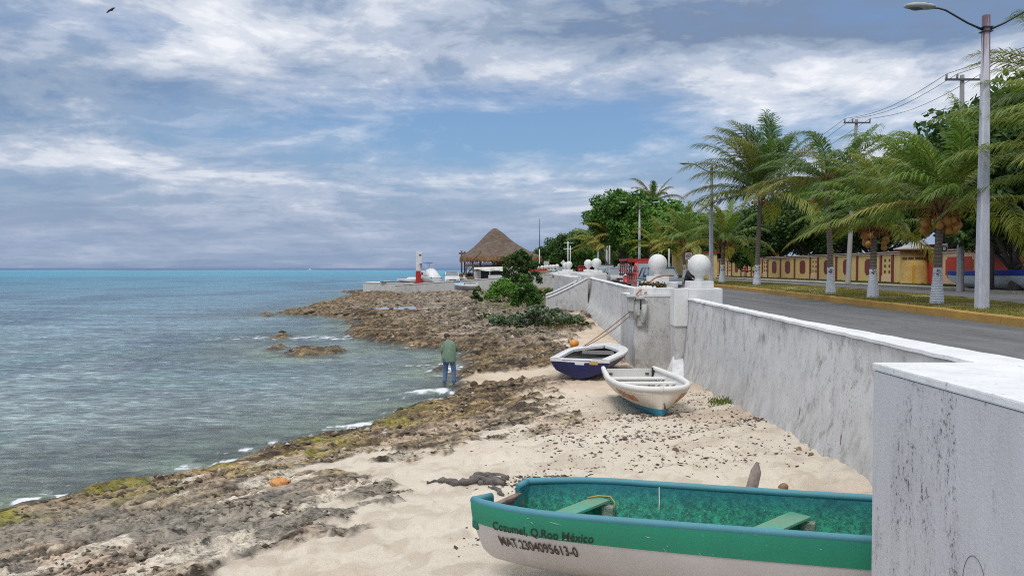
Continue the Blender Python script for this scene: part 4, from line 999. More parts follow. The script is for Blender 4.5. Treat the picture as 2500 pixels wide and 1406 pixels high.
build_hull(E_H, eb, EHM, EHM, EIN, EWH, .7, .05, .10, names=('hull', 'topside'), bexp=2.6, nt=56)
zE = .66
tq = [E_H.side(0, h, 1, -.03) for h in (.1, .4, .7, .97)]; tq = [(p.y, p.z) for p in tq]; tq = tq+[(-y, z) for y, z in tq[::-1]]
MB().add([(.005, y, z) for y, z in tq]+[(.055, y, z) for y, z in tq], [list(range(8)), list(range(8, 16))[::-1]]+[(i, (i+1) % 8, 8+(i+1) % 8, 8+i) for i in range(8)]).build('transom', EIN, eb, bevel=.006)
for s_ in (-1, 1):
    MB().box((.12, s_*EW*.355, .54), (.08, .07, .30)).build('corner_post', M('black_post', (.02, .02, .022)), eb, bevel=.008)
    MB().box((.065, s_*EW*.27, .52), (.02, .09, .05)).build('cleat_plate', M('rusty_plate', (.12, .08, .06), (.05, .03, .02), 20), eb)
MB().box((1.05, 0, .54), (.18, EW*.84, .045)).build('thwart', EWH, eb, bevel=.012)
MB().box((1.95, 0, .55), (.18, EW*.90, .045)).build('thwart', EWH, eb, bevel=.012)
MB().box((.95, 0, .37), (.05, EW*.62, .26)).build('bulkhead', EIN, eb)
for yk in (-.28, .3): MB().box((1.2, yk, .34), (.02, .025, .3)).build('brace', M('brace_dark', (.08, .07, .06)), eb)
for s_ in (-1, 1):
    for xk in (1.05, 1.95): MB().tube([(xk, s_*EW*.26, .25), (xk, s_*EW*.34, .52)], .035, 8).build('knee', EWH, eb)
ORL = M('orange_lettering', (.52, .14, .035), (.60, .24, .10), 30, .7)
def emap(sgn, x0, z0, s=1, xs=1):
    def f(x, y):
        # lettering reads left to right as seen from outside
        X_ = (x0+x*sgn*-1) if sgn > 0 else (x0+x)
        t_ = X_/EL_; kz = E_H.keel(t_); gz = E_H.sheer(t_); cz = kz+(gz-kz)*E_H.chz; Z_ = z0+y
        h = max(0, min(1, (Z_-cz)/(gz-cz))); p = E_H.side(t_, h, sgn, .012); return Vector((p.x, p.y, Z_))
    return f
text_on('El Primo', .27, emap(-1, 2.95, .40), 'lettering', ORL, eb, .007, .15, .80)
text_on('El Primo', .27, emap(1, 3.86, .40), 'lettering', ORL, eb, .007, .15, .80)
MB().tube([(EL_+.02, .05, .42), (EL_+.035, .06, .36), (EL_+.02, .07, .30)], .02, 6).build('bow_eye', M('rust_eye', (.14, .09, .05)), eb)
# ---- dark blue and white boat
bb = thing('beached_boat', 'dark blue and white dinghy with cut-out transom lying under the planter bay', 'boat', (2.10, 24.75, .31), PI/2-.33)
BL, BW = 4.3, 2.1
B_H = Hull(BL, BW, .62, lambda t: (.90+.10*min(1, t/.4))*max(.02, 1-max(0, (t-.45)/.55)**2.6)**.8, lambda t: (.72)*max(.01, 1-max(0, (t-.3)/.7)**2.2)**.8, lambda t: .0+.10*max(0, t-.6), lambda t: .60+.10*t*t, .40)
BLU = boatpaint('navy_boat_paint', (.010, .012, .085), (.007, .008, .03), (.16, .20, .30), 13, .28, .5, .9)
BWH = boatpaint('blue_boat_white', (.66, .66, .67), (.56, .55, .54), (.03, .03, .05), 9, .5)
BIN = boatpaint('blue_boat_inside', (.26, .25, .24), (.12, .11, .10), (.08, .07, .06), 5, .6)
build_hull(B_H, bb, BLU, BWH, BIN, BWH, .84, .05, .06, names=('hull', 'sheer_strake'), bexp=1.8)
# wide white side decks, transom top with motor notch
sd_ = MB()
for sgn in (-1, 1):
    rings = []
    for t_ in np.linspace(0, .98, 26):
        a = B_H.side(t_, 1, sgn); wdt = .26 if t_ < .55 else .26+(t_-.55)*1.6
        yi = sgn*max(0.0, abs(a.y)-wdt); rings.append([Vector((a.x, a.y, a.z+.012)), Vector((a.x, yi, a.z+.03)), Vector((a.x, yi, a.z-.05))])
    sd_.loft(rings, closed=False, cap=False, smooth=False)
sd_.build('side_deck', BWH, bb)
MB().add([(-.004, -B_H.side(0, h, 1).y, B_H.side(0, h, 1).z) for h in (0, .3, .6, .9)]+[(-.004, B_H.side(0, h, 1).y, B_H.side(0, h, 1).z) for h in (.9, .6, .3, 0)], [list(range(8))]).build('stern_plate', BLU, bb)
yq = B_H.side(0, 1, 1).y
tp_ = [(-yq, .52), (-.5, .51), (-.16, .50), (-.14, .43), (.14, .43), (.16, .50), (.5, .51), (yq, .52), (yq, .615), (.62, .615), (.56, .55), (-.36, .55), (-.42, .615), (-yq, .615)]
MB().add([(-.012, y, z) for y, z in tp_]+[(.06, y, z) for y, z in tp_], [list(range(14)), list(range(14, 28))[::-1]]+[(i, (i+1) % 14, 14+(i+1) % 14, 14+i) for i in range(14)]).build('transom', BWH, bb)
MB().box((.16, 0, .575), (.30, yq*1.9, .03)).build('stern_deck', BWH, bb, bevel=.01)
MB().box((-.02, -.45, .50), (.012, .26, .10)).build('registration_patch', M('ochre_patch', (.48, .30, .08), (.4, .3, .15), 20), bb)
MB().box((2.55, 0, .56), (.04, 1.1, .12)).build('cuddy_beam', BIN, bb)
fl_ = thing('float', 'orange float lying on the blue boat\'s far rim', 'float', (2.28, 29.2, .98))
MB().lathe([(max(.01, .17*math.sin(PI*k/12)), -.15*math.cos(PI*k/12)) for k in range(13)], n=18).build('ball', M('float_orange', (.75, .30, .04), (.6, .22, .03), 8, .5), fl_)
TAN = M('tan_rope', (.36, .20, .12), (.22, .12, .08), 30, .9)
A1 = Vector((2.55, 28.3, .98)); A2 = Vector((4.20, 27.62, 2.35))
def sag(a, b_, s, n=10): return [a.lerp(b_, i/n)-Vector((0, 0, s*math.sin(PI*i/n))) for i in range(n+1)]
mr = MB().tube(sag(A1, A2, .05), .018, 6).tube(sag(A1+Vector((.06, -.05, 0)), A2+Vector((.05, .02, -.12)), .10), .018, 6).tube([A1-Vector((.1, .05, .0)), A1+Vector((.05, -.15, .02)), A1+Vector((.14, .0, .01)), A1], .022, 6)
tag(mr.build('mooring_rope', TAN), 'pair of tan mooring lines stretched from the blue boat up to the corbel', 'rope')
# ============================================================ beach litter
bag = thing('plastic_bag', 'crumpled orange plastic bag on the wet rocks near the water', 'plastic bag', tuple(G(682, 1186, tz(G(682, 1184, .35).x, G(682, 1184, .35).y)+.0)))
bag.scale = (.60, .60, .72)
vs = []; rr = random.Random(3); NB = 22; MBk = 14
bmv = MB(); rings = []
for i in range(MBk+1):
    th = PI*i/MBk; r_ = []
    for k in range(NB):
        q = 2*PI*k/NB; rad = .17*(1+.16*math.sin(5*q+3*th)+.10*math.sin(9*q-2*th)+rr.uniform(-.05, .05))
        r_.append((rad*1.35*math.sin(th)*math.cos(q), rad*.9*math.sin(th)*math.sin(q), .075-rad*.62*math.cos(th)))
    rings.append(r_)
OB = M('orange_bag', (.85, .34, .08), (.85, .50, .22), 14, .35, .9, .03)
bmv.loft(rings, smooth=True).build('bag_body', OB, bag)
MB().tube([(.17, -.02, .08), (.24, -.04, .12), (.27, .02, .09), (.22, .06, .05)], [.02, .03, .03, .012], 6).build('knotted_ear', OB, bag)
# driftwood stake and husk behind the green boat
dw = MB().tube([(2.42, 8.6, .6), (2.54, 8.72, 1.0), (2.66, 8.8, 1.32), (2.72, 8.86, 1.48), (2.74, 8.88, 1.58)], [.075, .07, .062, .060, .014], 9)
tag(dw.build('driftwood_stake', M('driftwood', (.34, .28, .25), (.16, .12, .10), 9, .95, .8, .02, (1, 1, .3), fine=.3), jitter=.006), 'weathered driftwood stake sticking out of the sand behind the green boat', 'driftwood')
HUSK = M('husk', (.30, .19, .11), (.16, .09, .05), 16, .95, .8, .015, (1, 1, .3))
def husk(x, y, z, s, rz, label, name='coconut_husk', cat='coconut husk', mat=None):
    rings = []; rr = random.Random(int(x*100+y*10))
    for i in range(9):
        th = PI*i/8; rings.append([(s*.62*math.sin(th)*math.cos(q)*(1+rr.uniform(-.1, .1)), s*.5*math.sin(th)*math.sin(q)*(1+rr.uniform(-.1, .1)), -s*math.cos(th)*.75) for q in np.linspace(0, 2*PI, 11)[:-1]])
    o = MB().loft(rings).build(name, mat or HUSK); o.location = (x, y, z); o.rotation_euler = (.8, .3, rz); tag(o, label, cat); return o
def onsand(px, py, dz=0.0):
    z = .6
    for _ in range(6): g = G(px, py, z); z = tz(g.x, g.y)
    return g.x, g.y, z+dz
x, y, z = onsand(1912, 1193); husk(x, y, z+.02, .10, .3, 'split brown coconut husk just behind the rim of the green boat')
BROWNR = M('brown_rock', (.17, .10, .075), (.09, .055, .045), 12, .9, .8, .02)
for (px, py, s_, l) in ((1526, 1074, .085, 'small dark red brown stone in the middle of the sand'), (1650, 1100, .09, 'flat brown stone below the seawall on the sand'), (1975, 1078, .08, 'pointed tan husk at the foot of the near wall'), (1950, 1096, .075, 'small tan husk left of the pointed one'), (1980, 1112, .06, 'little brown husk chip right below the pointed one')):
    x, y, z = onsand(px, py); husk(x, y, z+.02, s_, px, l, 'stone', 'stone', BROWNR if px < 1700 else HUSK)
# dark boulder by the wader
x, y = G(1157, 942, .1).x, G(1157, 942, .1).y
husk(x, y, .14, .20, .2, 'rusty brown round boulder right of the wading man', 'boulder', 'boulder', M('boulder', (.12, .08, .04), (.05, .04, .025), 12, .7, 1, .03))
# seaweed wrack, twigs and leaves strewn over the sand
rs = np.random.RandomState(12); P_ = []
pts = [(1480, 1075, 260, 30), (1620, 1060, 200, 35), (1680, 1010, 260, 60), (1480, 1010, 200, 60), (1560, 1015, 140, 14), (1700, 960, 120, 25), (1870, 1045, 130, 18), (1760, 1000, 160, 60), (1560, 1120, 400, 60), (1800, 1120, 260, 60), (1300, 1180, 120, 30), (1350, 1040, 200, 30), (1640, 1150, 420, 40), (1250, 1350, 140, 60), (1500, 860, 60, 40), (1350, 960, 120, 50)]
for (px, py, sx_, sy_) in pts:
    k = {18: 420, 30: 260, 14: 420, 35: 300, 25: 220}.get(sy_, 150)
    P_ += [(px+rs.normal()*sx_*.42, py+rs.normal()*sy_*.42) for _ in range(k)]
P_ = [(a, b_) for a, b_ in P_ if b_ < 1400 and b_ > 830 and a > 1000]
arr = np.array([[G(a, b_, .6).x, G(a, b_, .6).y] for a, b_ in P_]); Zt, s_, rk_ = terrain(arr[:, :1], arr[:, 1:])[:3]
Zt = Zt[:, 0]; ok = (s_[:, 0] > .4) & (arr[:, 0] < wallx(arr[:, 1])-.3); V = []; Fc = []
for (x, y), z, k in zip(arr, Zt, ok):
    if not k: continue
    L_ = .013+.055*rs.rand()**2.4; w2 = L_*(.25+.4*rs.rand()); a = rs.rand()*PI; h_ = .004+.012*rs.rand()
    dx_, dy_ = math.cos(a)*L_, math.sin(a)*L_; ex, ey = -math.sin(a)*w2, math.cos(a)*w2; o = len(V)
    V += [(x-dx_, y-dy_, z+.003), (x+ex, y+ey, z+h_), (x+dx_, y+dy_, z+.004+h_*rs.rand()), (x-ex, y-ey, z+.004)]; V += [(x, y, z+h_*1.3)]
    Fc += [(o, o+3, o+4), (o+3, o+2, o+4), (o+2, o+1, o+4), (o+1, o, o+4)]
wr = link_mesh('seaweed_litter', np_mesh('seaweed_litter', V, Fc), M('dry_weed', (.09, .05, .035), (.04, .025, .018), 8, .95))
tag(wr, 'dried seaweed scraps and twigs strewn over the beach sand', kind='stuff')
# grass tufts
def tuft(cx, cy, n, r, h, seed, name, label, mat, cat='grass tuft'):
    rs = np.random.RandomState(seed); V = []; Fc = []
    for i in range(n):
        a = rs.rand()*2*PI; d = r*rs.rand()**.6; x = cx+d*math.cos(a)*1.5; y = cy+d*math.sin(a)
        z = tz(x, y) if i % 8 == 0 else z
        hh = h*(.5+.7*rs.rand())*(1-.5*d/r); w2 = .006+.008*rs.rand(); l = rs.normal(size=2)*hh*.5; o = len(V)
        V += [(x-w2, y, z-.01), (x+w2, y, z-.01), (x+l[0]*.5+w2, y+l[1]*.5, z+hh*.6), (x+l[0]*.5-w2, y+l[1]*.5, z+hh*.6), (x+l[0], y+l[1], z+hh), (x+l[0]+.001, y+l[1], z+hh)]
        Fc += [(o, o+1, o+2, o+3), (o+3, o+2, o+5, o+4)]
    o = link_mesh(name, np_mesh(name, V, Fc), mat); tag(o, label, cat); return o
GT = leafmat('tuft_green', (.10, .17, .03), (.16, .22, .05), (.22, .2, .08), 2, .3)
x, y, z = onsand(1795, 985); tuft(x, y, 420, .42, .12, 1, 'grass_tuft', 'larger green grass tuft on the sand beside the white boat', GT)
x, y, z = onsand(1843, 997); tuft(x, y, 120, .14, .08, 2, 'grass_tuft', 'little green tuft at the foot of the seawall', GT)
x, y, z = onsand(1650, 955); tuft(x, y, 90, .10, .14, 3, 'grass_tuft', 'sparse olive tuft poking out behind the bow of the white boat', leafmat('tuft_olive', (.14, .14, .05), (.2, .18, .08), None, 2, .3))
x, y, z = onsand(1375, 797); tuft(x, y, 300, .7, .16, 4, 'grass_tuft', 'rusty brown dry tuft on the rocks below the silver shrub', leafmat('tuft_brown', (.14, .09, .03), (.19, .13, .05), None, 2, .3))

# gnarled grey driftwood root half buried in the sand
rr = random.Random(9); rt = MB()
def onpx(px, py): x, y, z = onsand(px, py); return Vector((x, y, z))
for path, r0 in (([(1040, 1186), (1080, 1180), (1120, 1182), (1160, 1176), (1200, 1168), (1235, 1178)], .05), ([(1150, 1180), (1180, 1168), (1212, 1160), (1240, 1172)], .07), ([(1170, 1184), (1200, 1178), (1232, 1186)], .055), ([(1195, 1190), (1215, 1198), (1228, 1210)], .03)):
    pts = [onpx(*p)+Vector((0, 0, r0*(.2+.5*rr.random()))) for p in path]; pts2 = []
    for i in range(len(pts)-1):
        for k in range(4): pts2.append(pts[i].lerp(pts[i+1], k/4)+Vector((rr.uniform(-.02, .02), rr.uniform(-.03, .03), rr.uniform(-.015, .02))))
    pts2.append(pts[-1]); rt.tube(pts2, [r0*(.35+.9*math.sin(PI*(i+.5)/len(pts2)))*rr.uniform(.7, 1.25) for i in range(len(pts2))], 8)
tag(rt.build('driftwood_root', M('root_grey', (.22, .19, .18), (.08, .065, .055), 14, .95, .9, .03, (.5, 1, 1), fine=.3), jitter=.008), 'grey gnarled driftwood root half buried left of the green boat', 'driftwood')

SCUFF = M('pale_scuff', (.55, .60, .52), (.4, .5, .42), 30, .9, 0)
rr = random.Random(21)
for k in range(9):
    x0 = rr.uniform(.1, 3.2); h0 = rr.uniform(.60, .98); ln = rr.uniform(.015, .11); sl = rr.uniform(-.25, .12); pts = []
    for i in range(5):
        u = i/4; xx = x0+ln*u*(1 if k % 3 else .25); hh = max(.59, min(.99, h0+sl*u*ln*6)); p = G_H.side(xx/GL, hh, -1, .0085); pts.append(p)
    MB().tube(pts, [.001, .002, .0025, .0018, .001], 5).build('paint_chip', SCUFF, gb)
# ============================================================ people
def skinned(name, chain, edges, mat, parent, sub=2):
    me = bpy.data.meshes.new(name); me.from_pydata([c[0] for c in chain], edges, []); o = link_mesh(name, me, mat, parent)
    md = o.modifiers.new('skin', 'SKIN'); md.use_smooth_shade = True
    for i, c in enumerate(chain):
        r = c[1] if isinstance(c[1], tuple) else (c[1], c[1]); me.skin_vertices[0].data[i].radius = r
    me.skin_vertices[0].data[0].use_root = True
    if sub: sb = o.modifiers.new('sub', 'SUBSURF'); sb.levels = sub; sb.render_levels = sub
    bpy.context.view_layer.update()
    return o
SKIN = M('skin', (.20, .095, .06), (.16, .075, .05), 8, .55, .1)
SKINL = M('skin_light', (.42, .24, .17), (.36, .2, .14), 8, .55, .1)
HAIR = M('hair', (.012, .009, .008), (.02, .015, .012), 20, .6, .8, .01)
def ell(cx, cy, cz, rx, ry, n=20, ph=0, wob=0, seed=0):
    rr = random.Random(seed); o = []
    for k in range(n):
        q = 2*PI*k/n; w_ = 1+wob*math.sin(3*q+seed)+wob*.6*math.sin(7*q+seed*2)
        o.append((cx+rx*w_*math.cos(q), cy+ry*w_*math.sin(q), cz))
    return o
def hand(chain, edges, wrist, idx, dirv, side, s=1.0):
    """palm and five fingers; dirv points to the fingertips, side towards the thumb"""
    d = Vector(dirv).normalized(); t_ = Vector(side).normalized(); n_ = d.cross(t_)
    palm = wrist+d*.045*s; chain.append((tuple(palm), (.030*s, .017*s))); pi_ = len(chain)-1; edges.append((idx, pi_))
    for k, (off, ln) in enumerate(((-.024, .060), (-.008, .072), (.009, .076), (.024, .068))):
        a = palm+d*.042*s+t_*off*s; b_ = a+d*ln*.5*s+n_*.010*s; c = b_+d*ln*.42*s+n_*.025*s; i0 = len(chain)
        chain += [(tuple(a), .0098*s), (tuple(b_), .0085*s), (tuple(c), .007*s)]; edges += [(pi_, i0), (i0, i0+1), (i0+1, i0+2)]
    a = palm+t_*.030*s-d*.01*s; b_ = a+t_*.022*s+d*.028*s+n_*.01*s; c = b_+d*.03*s+n_*.012*s; i0 = len(chain)
    chain += [(tuple(a), .0125*s), (tuple(b_), .0105*s), (tuple(c), .008*s)]; edges += [(pi_, i0), (i0, i0+1), (i0+1, i0+2)]
def person(root, P, mats, shirt_long=True, head_tilt=(0, 0), sleeves=.55, shorts=False, hairlen=0, wide=1.0):
    """P: joints dict in local space; faces +y by default"""
    v = {k: Vector(p) for k, p in P.items()}
    ch = [(tuple(v['pelvis']), (.135*wide, .10)), (tuple(v['waist']), (.12*wide, .09)), (tuple(v['chest']), (.15*wide, .105)), (tuple(v['neck']), .058), (tuple(v['skull']), (.072, .088)), (tuple(v['crown']), (.062, .075))]
    ed = [(0, 1), (1, 2), (2, 3), (3, 4), (4, 5)]
    for s_ in 'lr':
        i = len(ch); ch += [(tuple(v['sh'+s_]), .058), (tuple(v['el'+s_]), .042), (tuple(v['wr'+s_]), .028)]; ed += [(2, i), (i, i+1), (i+1, i+2)]
        d = (v['wr'+s_]-v['el'+s_]).normalized(); f = v.get('fwd', Vector((0, 1, 0)))
        hand(ch, ed, v['wr'+s_], i+2, d, f-d*f.dot(d))
        i = len(ch); ch += [(tuple(v['hip'+s_]), .088), (tuple(v['kn'+s_]), .058), (tuple(v['an'+s_]), .042), (tuple(v['to'+s_]), (.045, .03))]; ed += [(0, i), (i, i+1), (i+1, i+2), (i+2, i+3)]
    skinned('body', ch, ed, mats['skin'], root, 1)
    f = v.get('fwd', Vector((0, 1, 0))).normalized(); sk = v['skull']; up = (v['crown']-v['neck']).normalized()
    side = f.cross(up).normalized()
    # face details
    MB().tube([tuple(sk+f*.080+up*.03), tuple(sk+f*.104-up*.008), tuple(sk+f*.088-up*.018)], [.009, .014, .009], 6).build('nose', mats['skin'], root)
    for sg in (-1, 1):
        MB().tube([tuple(sk+side*sg*.076+up*.03), tuple(sk+side*sg*.086+up*.005-f*.006), tuple(sk+side*sg*.077-up*.03)], [.012, .018, .010], 6).build('ear', mats['skin'], root)
    # hair cap, covers back and top of the head
    rings = []
    for i in range(9):
        th = PI*i/8*.52; r_ = []
        for k in range(16):
            q = 2*PI*k/16; d = side*math.cos(q)+f*math.sin(q); low = 1+(.52+hairlen)*max(0, -math.sin(q))+.18*abs(math.cos(q))
            ang = th*low; r_.append(tuple(sk+up*.035+up*(.108*math.cos(ang))+d*(.092+(.008 if math.sin(q) < 0 else -.002))*math.sin(ang)+f*(-.006)))
        rings.append(r_)
    MB().loft(rings).build('hair', mats['hair'], root)
    return v
# --- the wading man
wm = thing('person', 'man in green shirt and blue jeans wading in the shallows, head bowed', 'person', (-2.05, 26.0, -.10), 0)
wm.rotation_euler = (0, 0, -.15)
PM = dict(pelvis=(0, 0, .93), waist=(0, .01, 1.08), chest=(.0, .02, 1.33), neck=(-.05, .10, 1.50), skull=(-.12, .185, 1.585), crown=(-.15, .225, 1.66),
          shl=(-.19, .03, 1.40), ell=(-.235, -.02, 1.13), wrl=(-.225, .06, .88), shr=(.19, .05, 1.41), elr=(.215, .16, 1.16), wrr=(.12, .34, 1.05),
          hipl=(-.10, 0, .88), knl=(-.135, .06, .48), anl=(-.15, -.02, .08), tol=(-.16, .12, .03), hipr=(.10, 0, .88), knr=(.15, .03, .48), anr=(.17, -.12, .08), tor=(.19, .02, .03), fwd=(-.65, .65, -.55))
person(wm, PM, dict(skin=SKIN, hair=HAIR))
def cloth(name, c1, c2, sc_=5, b_=.6):
    return M(name, c1, c2, sc_, .92, b_, .03, (1, 1, .45), .3, .75, fine=.2)
GSH = cloth('green_shirt', (.22, .31, .22), (.13, .20, .14))
JEAN = cloth('blue_jeans', (.13, .22, .37), (.06, .11, .22))
rings = []
for (cx, cy, cz, rx, ry, w_) in ((.0, -.015, .80, .235, .155, .06), (.0, -.015, .86, .245, .162, .06), (.01, -.02, .96, .235, .158, .05), (.015, -.01, 1.08, .225, .150, .04), (.01, .0, 1.2, .225, .145, .03), (.0, .01, 1.32, .225, .135, .02), (-.005, .02, 1.40, .20, .12, .015), (-.015, .035, 1.455, .14, .10, .0), (-.03, .06, 1.49, .085, .08, 0), (-.04, .075, 1.515, .078, .07, 0)):
    rings.append(ell(cx, cy, cz, rx, ry, 28, wob=w_, seed=2+int(cz*3)))
MB().loft(rings, cap=False).build('shirt', GSH, wm)
skinned('sleeve', [((-.15, .03, 1.38), .082), ((-.215, .01, 1.26), .082), ((-.240, -.01, 1.14), .072), ((-.243, -.01, 1.10), .068)], [(0, 1), (1, 2), (2, 3)], GSH, wm, 1)
skinned('sleeve', [((.15, .04, 1.39), .085), ((.215, .09, 1.27), .082), ((.225, .15, 1.17), .072), ((.20, .20, 1.14), .066)], [(0, 1), (1, 2), (2, 3)], GSH, wm, 1)
skinned('jeans', [((0, 0, .95), (.165, .125)), ((-.10, 0, .84), .115), ((-.125, .04, .66), .095), ((-.138, .06, .46), .080), ((-.150, .0, .22), .074), ((-.152, -.02, .10), .076),
                  ((.10, 0, .84), .115), ((.125, .02, .66), .095), ((.152, .03, .46), .080), ((.168, -.06, .22), .074), ((.172, -.10, .10), .076)],
        [(0, 1), (1, 2), (2, 3), (3, 4), (4, 5), (0, 6), (6, 7), (7, 8), (8, 9), (9, 10)], JEAN, wm, 2)
# --- man in black leaning behind the nearest ball
bm_ = thing('person', 'person in black jacket bending forward behind the nearest white ball', 'person', (6.95, 31.0, 2.35), 0)
PB = dict(pelvis=(-.02, .05, .92), waist=(-.02, -.02, 1.06), chest=(.04, -.10, 1.28), neck=(.12, -.16, 1.42), skull=(.17, -.20, 1.50), crown=(.19, -.22, 1.59),
          shl=(-.13, -.12, 1.33), ell=(-.16, -.28, 1.12), wrl=(-.02, -.42, .98), shr=(.24, -.10, 1.33), elr=(.33, -.22, 1.12), wrr=(.28, -.38, .98),
          hipl=(-.12, .05, .86), knl=(-.14, .0, .46), anl=(-.14, .06, .08), tol=(-.14, -.10, .03), hipr=(.09, .05, .86), knr=(.12, -.02, .46), anr=(.12, .06, .08), tor=(.12, -.10, .03), fwd=(.35, -.9, -.3))
person(bm_, PB, dict(skin=SKINL, hair=HAIR))
BLK = cloth('black_jacket', (.014, .014, .018), (.03, .03, .036))
rings = [ell(cx, cy, cz, rx, ry, 24, wob=w_, seed=int(cz*9)) for (cx, cy, cz, rx, ry, w_) in ((-.04, .05, .78, .24, .2, .05), (-.04, .04, .92, .24, .19, .05), (-.02, -.02, 1.08, .23, .17, .03), (.03, -.09, 1.24, .23, .15, .02), (.06, -.12, 1.34, .2, .13, .01), (.09, -.15, 1.39, .12, .1, 0), (.11, -.16, 1.41, .09, .08, 0))]
MB().loft(rings).build('jacket', BLK, bm_)
skinned('sleeve', [((-.08, -.11, 1.32), .08), ((-.16, -.2, 1.22), .078), ((-.165, -.28, 1.12), .07), ((-.05, -.40, 1.0), .055)], [(0, 1), (1, 2), (2, 3)], BLK, bm_, 1)
skinned('sleeve', [((.2, -.10, 1.32), .08), ((.29, -.16, 1.22), .078), ((.335, -.22, 1.12), .07), ((.30, -.36, 1.0), .055)], [(0, 1), (1, 2), (2, 3)], BLK, bm_, 1)
skinned('trousers', [((-.02, .05, .92), (.17, .13)), ((-.13, .05, .80), .11), ((-.14, .0, .46), .085), ((-.14, .06, .12), .07), ((.09, .05, .80), .11), ((.12, -.02, .46), .085), ((.12, .06, .12), .07)], [(0, 1), (1, 2), (2, 3), (0, 4), (4, 5), (5, 6)], cloth('dark_trousers', (.03, .03, .04), (.02, .02, .025)), bm_, 1)
# --- two walkers on the far sidewalk
WLK = dict(pelvis=(0, 0, .92), waist=(0, 0, 1.06), chest=(0, 0, 1.28), neck=(0, 0, 1.44), skull=(0, -.01, 1.55), crown=(0, -.01, 1.62), shl=(-.16, 0, 1.36), ell=(-.2, -.04, 1.1), wrl=(-.1, -.18, 1.0), shr=(.16, 0, 1.36), elr=(.21, -.02, 1.1), wrr=(.12, -.18, 1.02),
           hipl=(-.09, 0, .86), knl=(-.10, -.12, .48), anl=(-.09, .0, .08), tol=(-.09, -.14, .03), hipr=(.09, 0, .86), knr=(.10, .04, .46), anr=(.10, .18, .1), tor=(.10, .06, .03), fwd=(0, -1, 0))
def walker(loc, label, top, bot, rz=0, short=True):
    w_ = thing('person', label, 'person', loc, rz)
    person(w_, WLK, dict(skin=SKINL, hair=HAIR))
    MB().loft([ell(0, 0, z, rx, ry, 20, wob=.02) for z, rx, ry in ((.88, .19, .14), (1.0, .17, .13), (1.15, .17, .13), (1.3, .19, .13), (1.38, .15, .1), (1.43, .07, .07))]).build('shirt', top, w_)
    skinned('sleeve', [((-.13, 0, 1.35), .07), ((-.185, -.02, 1.2), .062)], [(0, 1)], top, w_, 1)
    skinned('sleeve', [((.13, 0, 1.35), .07), ((.19, -.01, 1.2), .062)], [(0, 1)], top, w_, 1)
    skinned('shorts', [((0, 0, .93), (.15, .12)), ((-.09, -.02, .80), .10), ((-.10, -.08, .62), .09), ((.09, 0, .80), .10), ((.095, .02, .62), .09)], [(0, 1), (1, 2), (0, 3), (3, 4)], bot, w_, 1)
g = G(1818, 681, 2.45); walker(tuple(g), 'woman in red top and pale shorts walking on the far sidewalk', cloth('red_top', (.35, .03, .03), (.25, .02, .02)), cloth('pale_shorts', (.5, .42, .40), (.4, .34, .3)))
g = G(1840, 679, 2.45); walker(tuple(g), 'person in yellow green shirt half hidden by a white painted palm trunk', cloth('lime_top', (.40, .45, .08), (.3, .35, .06)), cloth('navy_shorts', (.02, .03, .06), (.015, .02, .04)), .3)
# ============================================================ soaring bird
bd = thing('bird', 'black frigatebird silhouette soaring at the top left of the sky', 'bird', tuple(AT(271, 26, 60)))
BB = M('bird_black', (.006, .006, .008), (.01, .01, .012), 8, .8, .1)
skinned('body', [((0, 0, 0), .05), ((.07, 0, .05), .042), ((.12, 0, .08), .03), ((.16, 0, .085), .012), ((-.10, 0, -.06), .03), ((-.20, .02, -.13), .014)], [(0, 1), (1, 2), (2, 3), (0, 4), (4, 5)], BB, bd, 1)
for sg, tip in ((1, (.22, .25, .26)), (-1, (-.24, -.25, -.30))):
    tip = Vector(tip); a = Vector((.03, 0, .02)); w_ = MB(); rings = []
    for i in range(7):
        u = i/6; c = a.lerp(tip, u)+Vector((0, 0, .05*math.sin(PI*u))); ch_ = .11*(1-u)**.7+.012
        rings.append([tuple(c+Vector((ch_*.6, 0, -ch_*.6))), tuple(c+Vector((0, .012, 0))), tuple(c-Vector((ch_*.6, 0, -ch_*.6))), tuple(c-Vector((0, .012, 0)))])
    w_.loft(rings).build('wing', BB, bd)
MB().add([(-.16, 0, -.10), (-.30, .03, -.15), (-.24, 0, -.17), (-.26, -.03, -.24), (-.15, 0, -.13), (-.16, .012, -.11)], [(0, 1, 2), (2, 3, 4), (0, 2, 4), (0, 5, 4)]).build('forked_tail', BB, bd)
# ============================================================ jetty and boat ramp
WHITEW = plaster('jetty_plaster', (.62, .62, .60), (.25, .24, .22), .5, .5)
jt = thing('jetty_wall', 'long white retaining wall rising to the right in front of the pickup truck', 'jetty wall')
def ramp_z(x): return float(np.interp(x, [-16, -15.4, 5.6], [1.38, 1.41, 2.84]))
rings = []; caps = []
for x in np.linspace(-15.5, 5.7, 30):
    y = 105.5+(x+15.5)*.35; z = ramp_z(x)
    rings.append([(x, y, 0), (x, y+.5, 0), (x, y+.5, z), (x, y, z)]); caps.append([(x, y-.06, z+.002), (x, y+.56, z+.002), (x, y+.56, z+.08), (x, y-.06, z+.08)])
MB().loft(rings, smooth=False).build('wall', WHITEW, jt); MB().loft(caps, smooth=False).build('coping', P_CAP, jt)
jt2 = thing('jetty_wall', 'low white jetty wall ending in the sea at far left', 'jetty wall')
MB().prism([(-22.3, 119.5), (-14.5, 117), (-14.0, 122), (-21.8, 125)], -1, 1.5).build('wall', WHITEW, jt2, bevel=.05)
MB().prism([(-22.35, 119.42), (-14.5, 116.92), (-13.95, 122.05), (-21.85, 125.1)], 1.502, 1.58).build('coping', P_CAP, jt2)
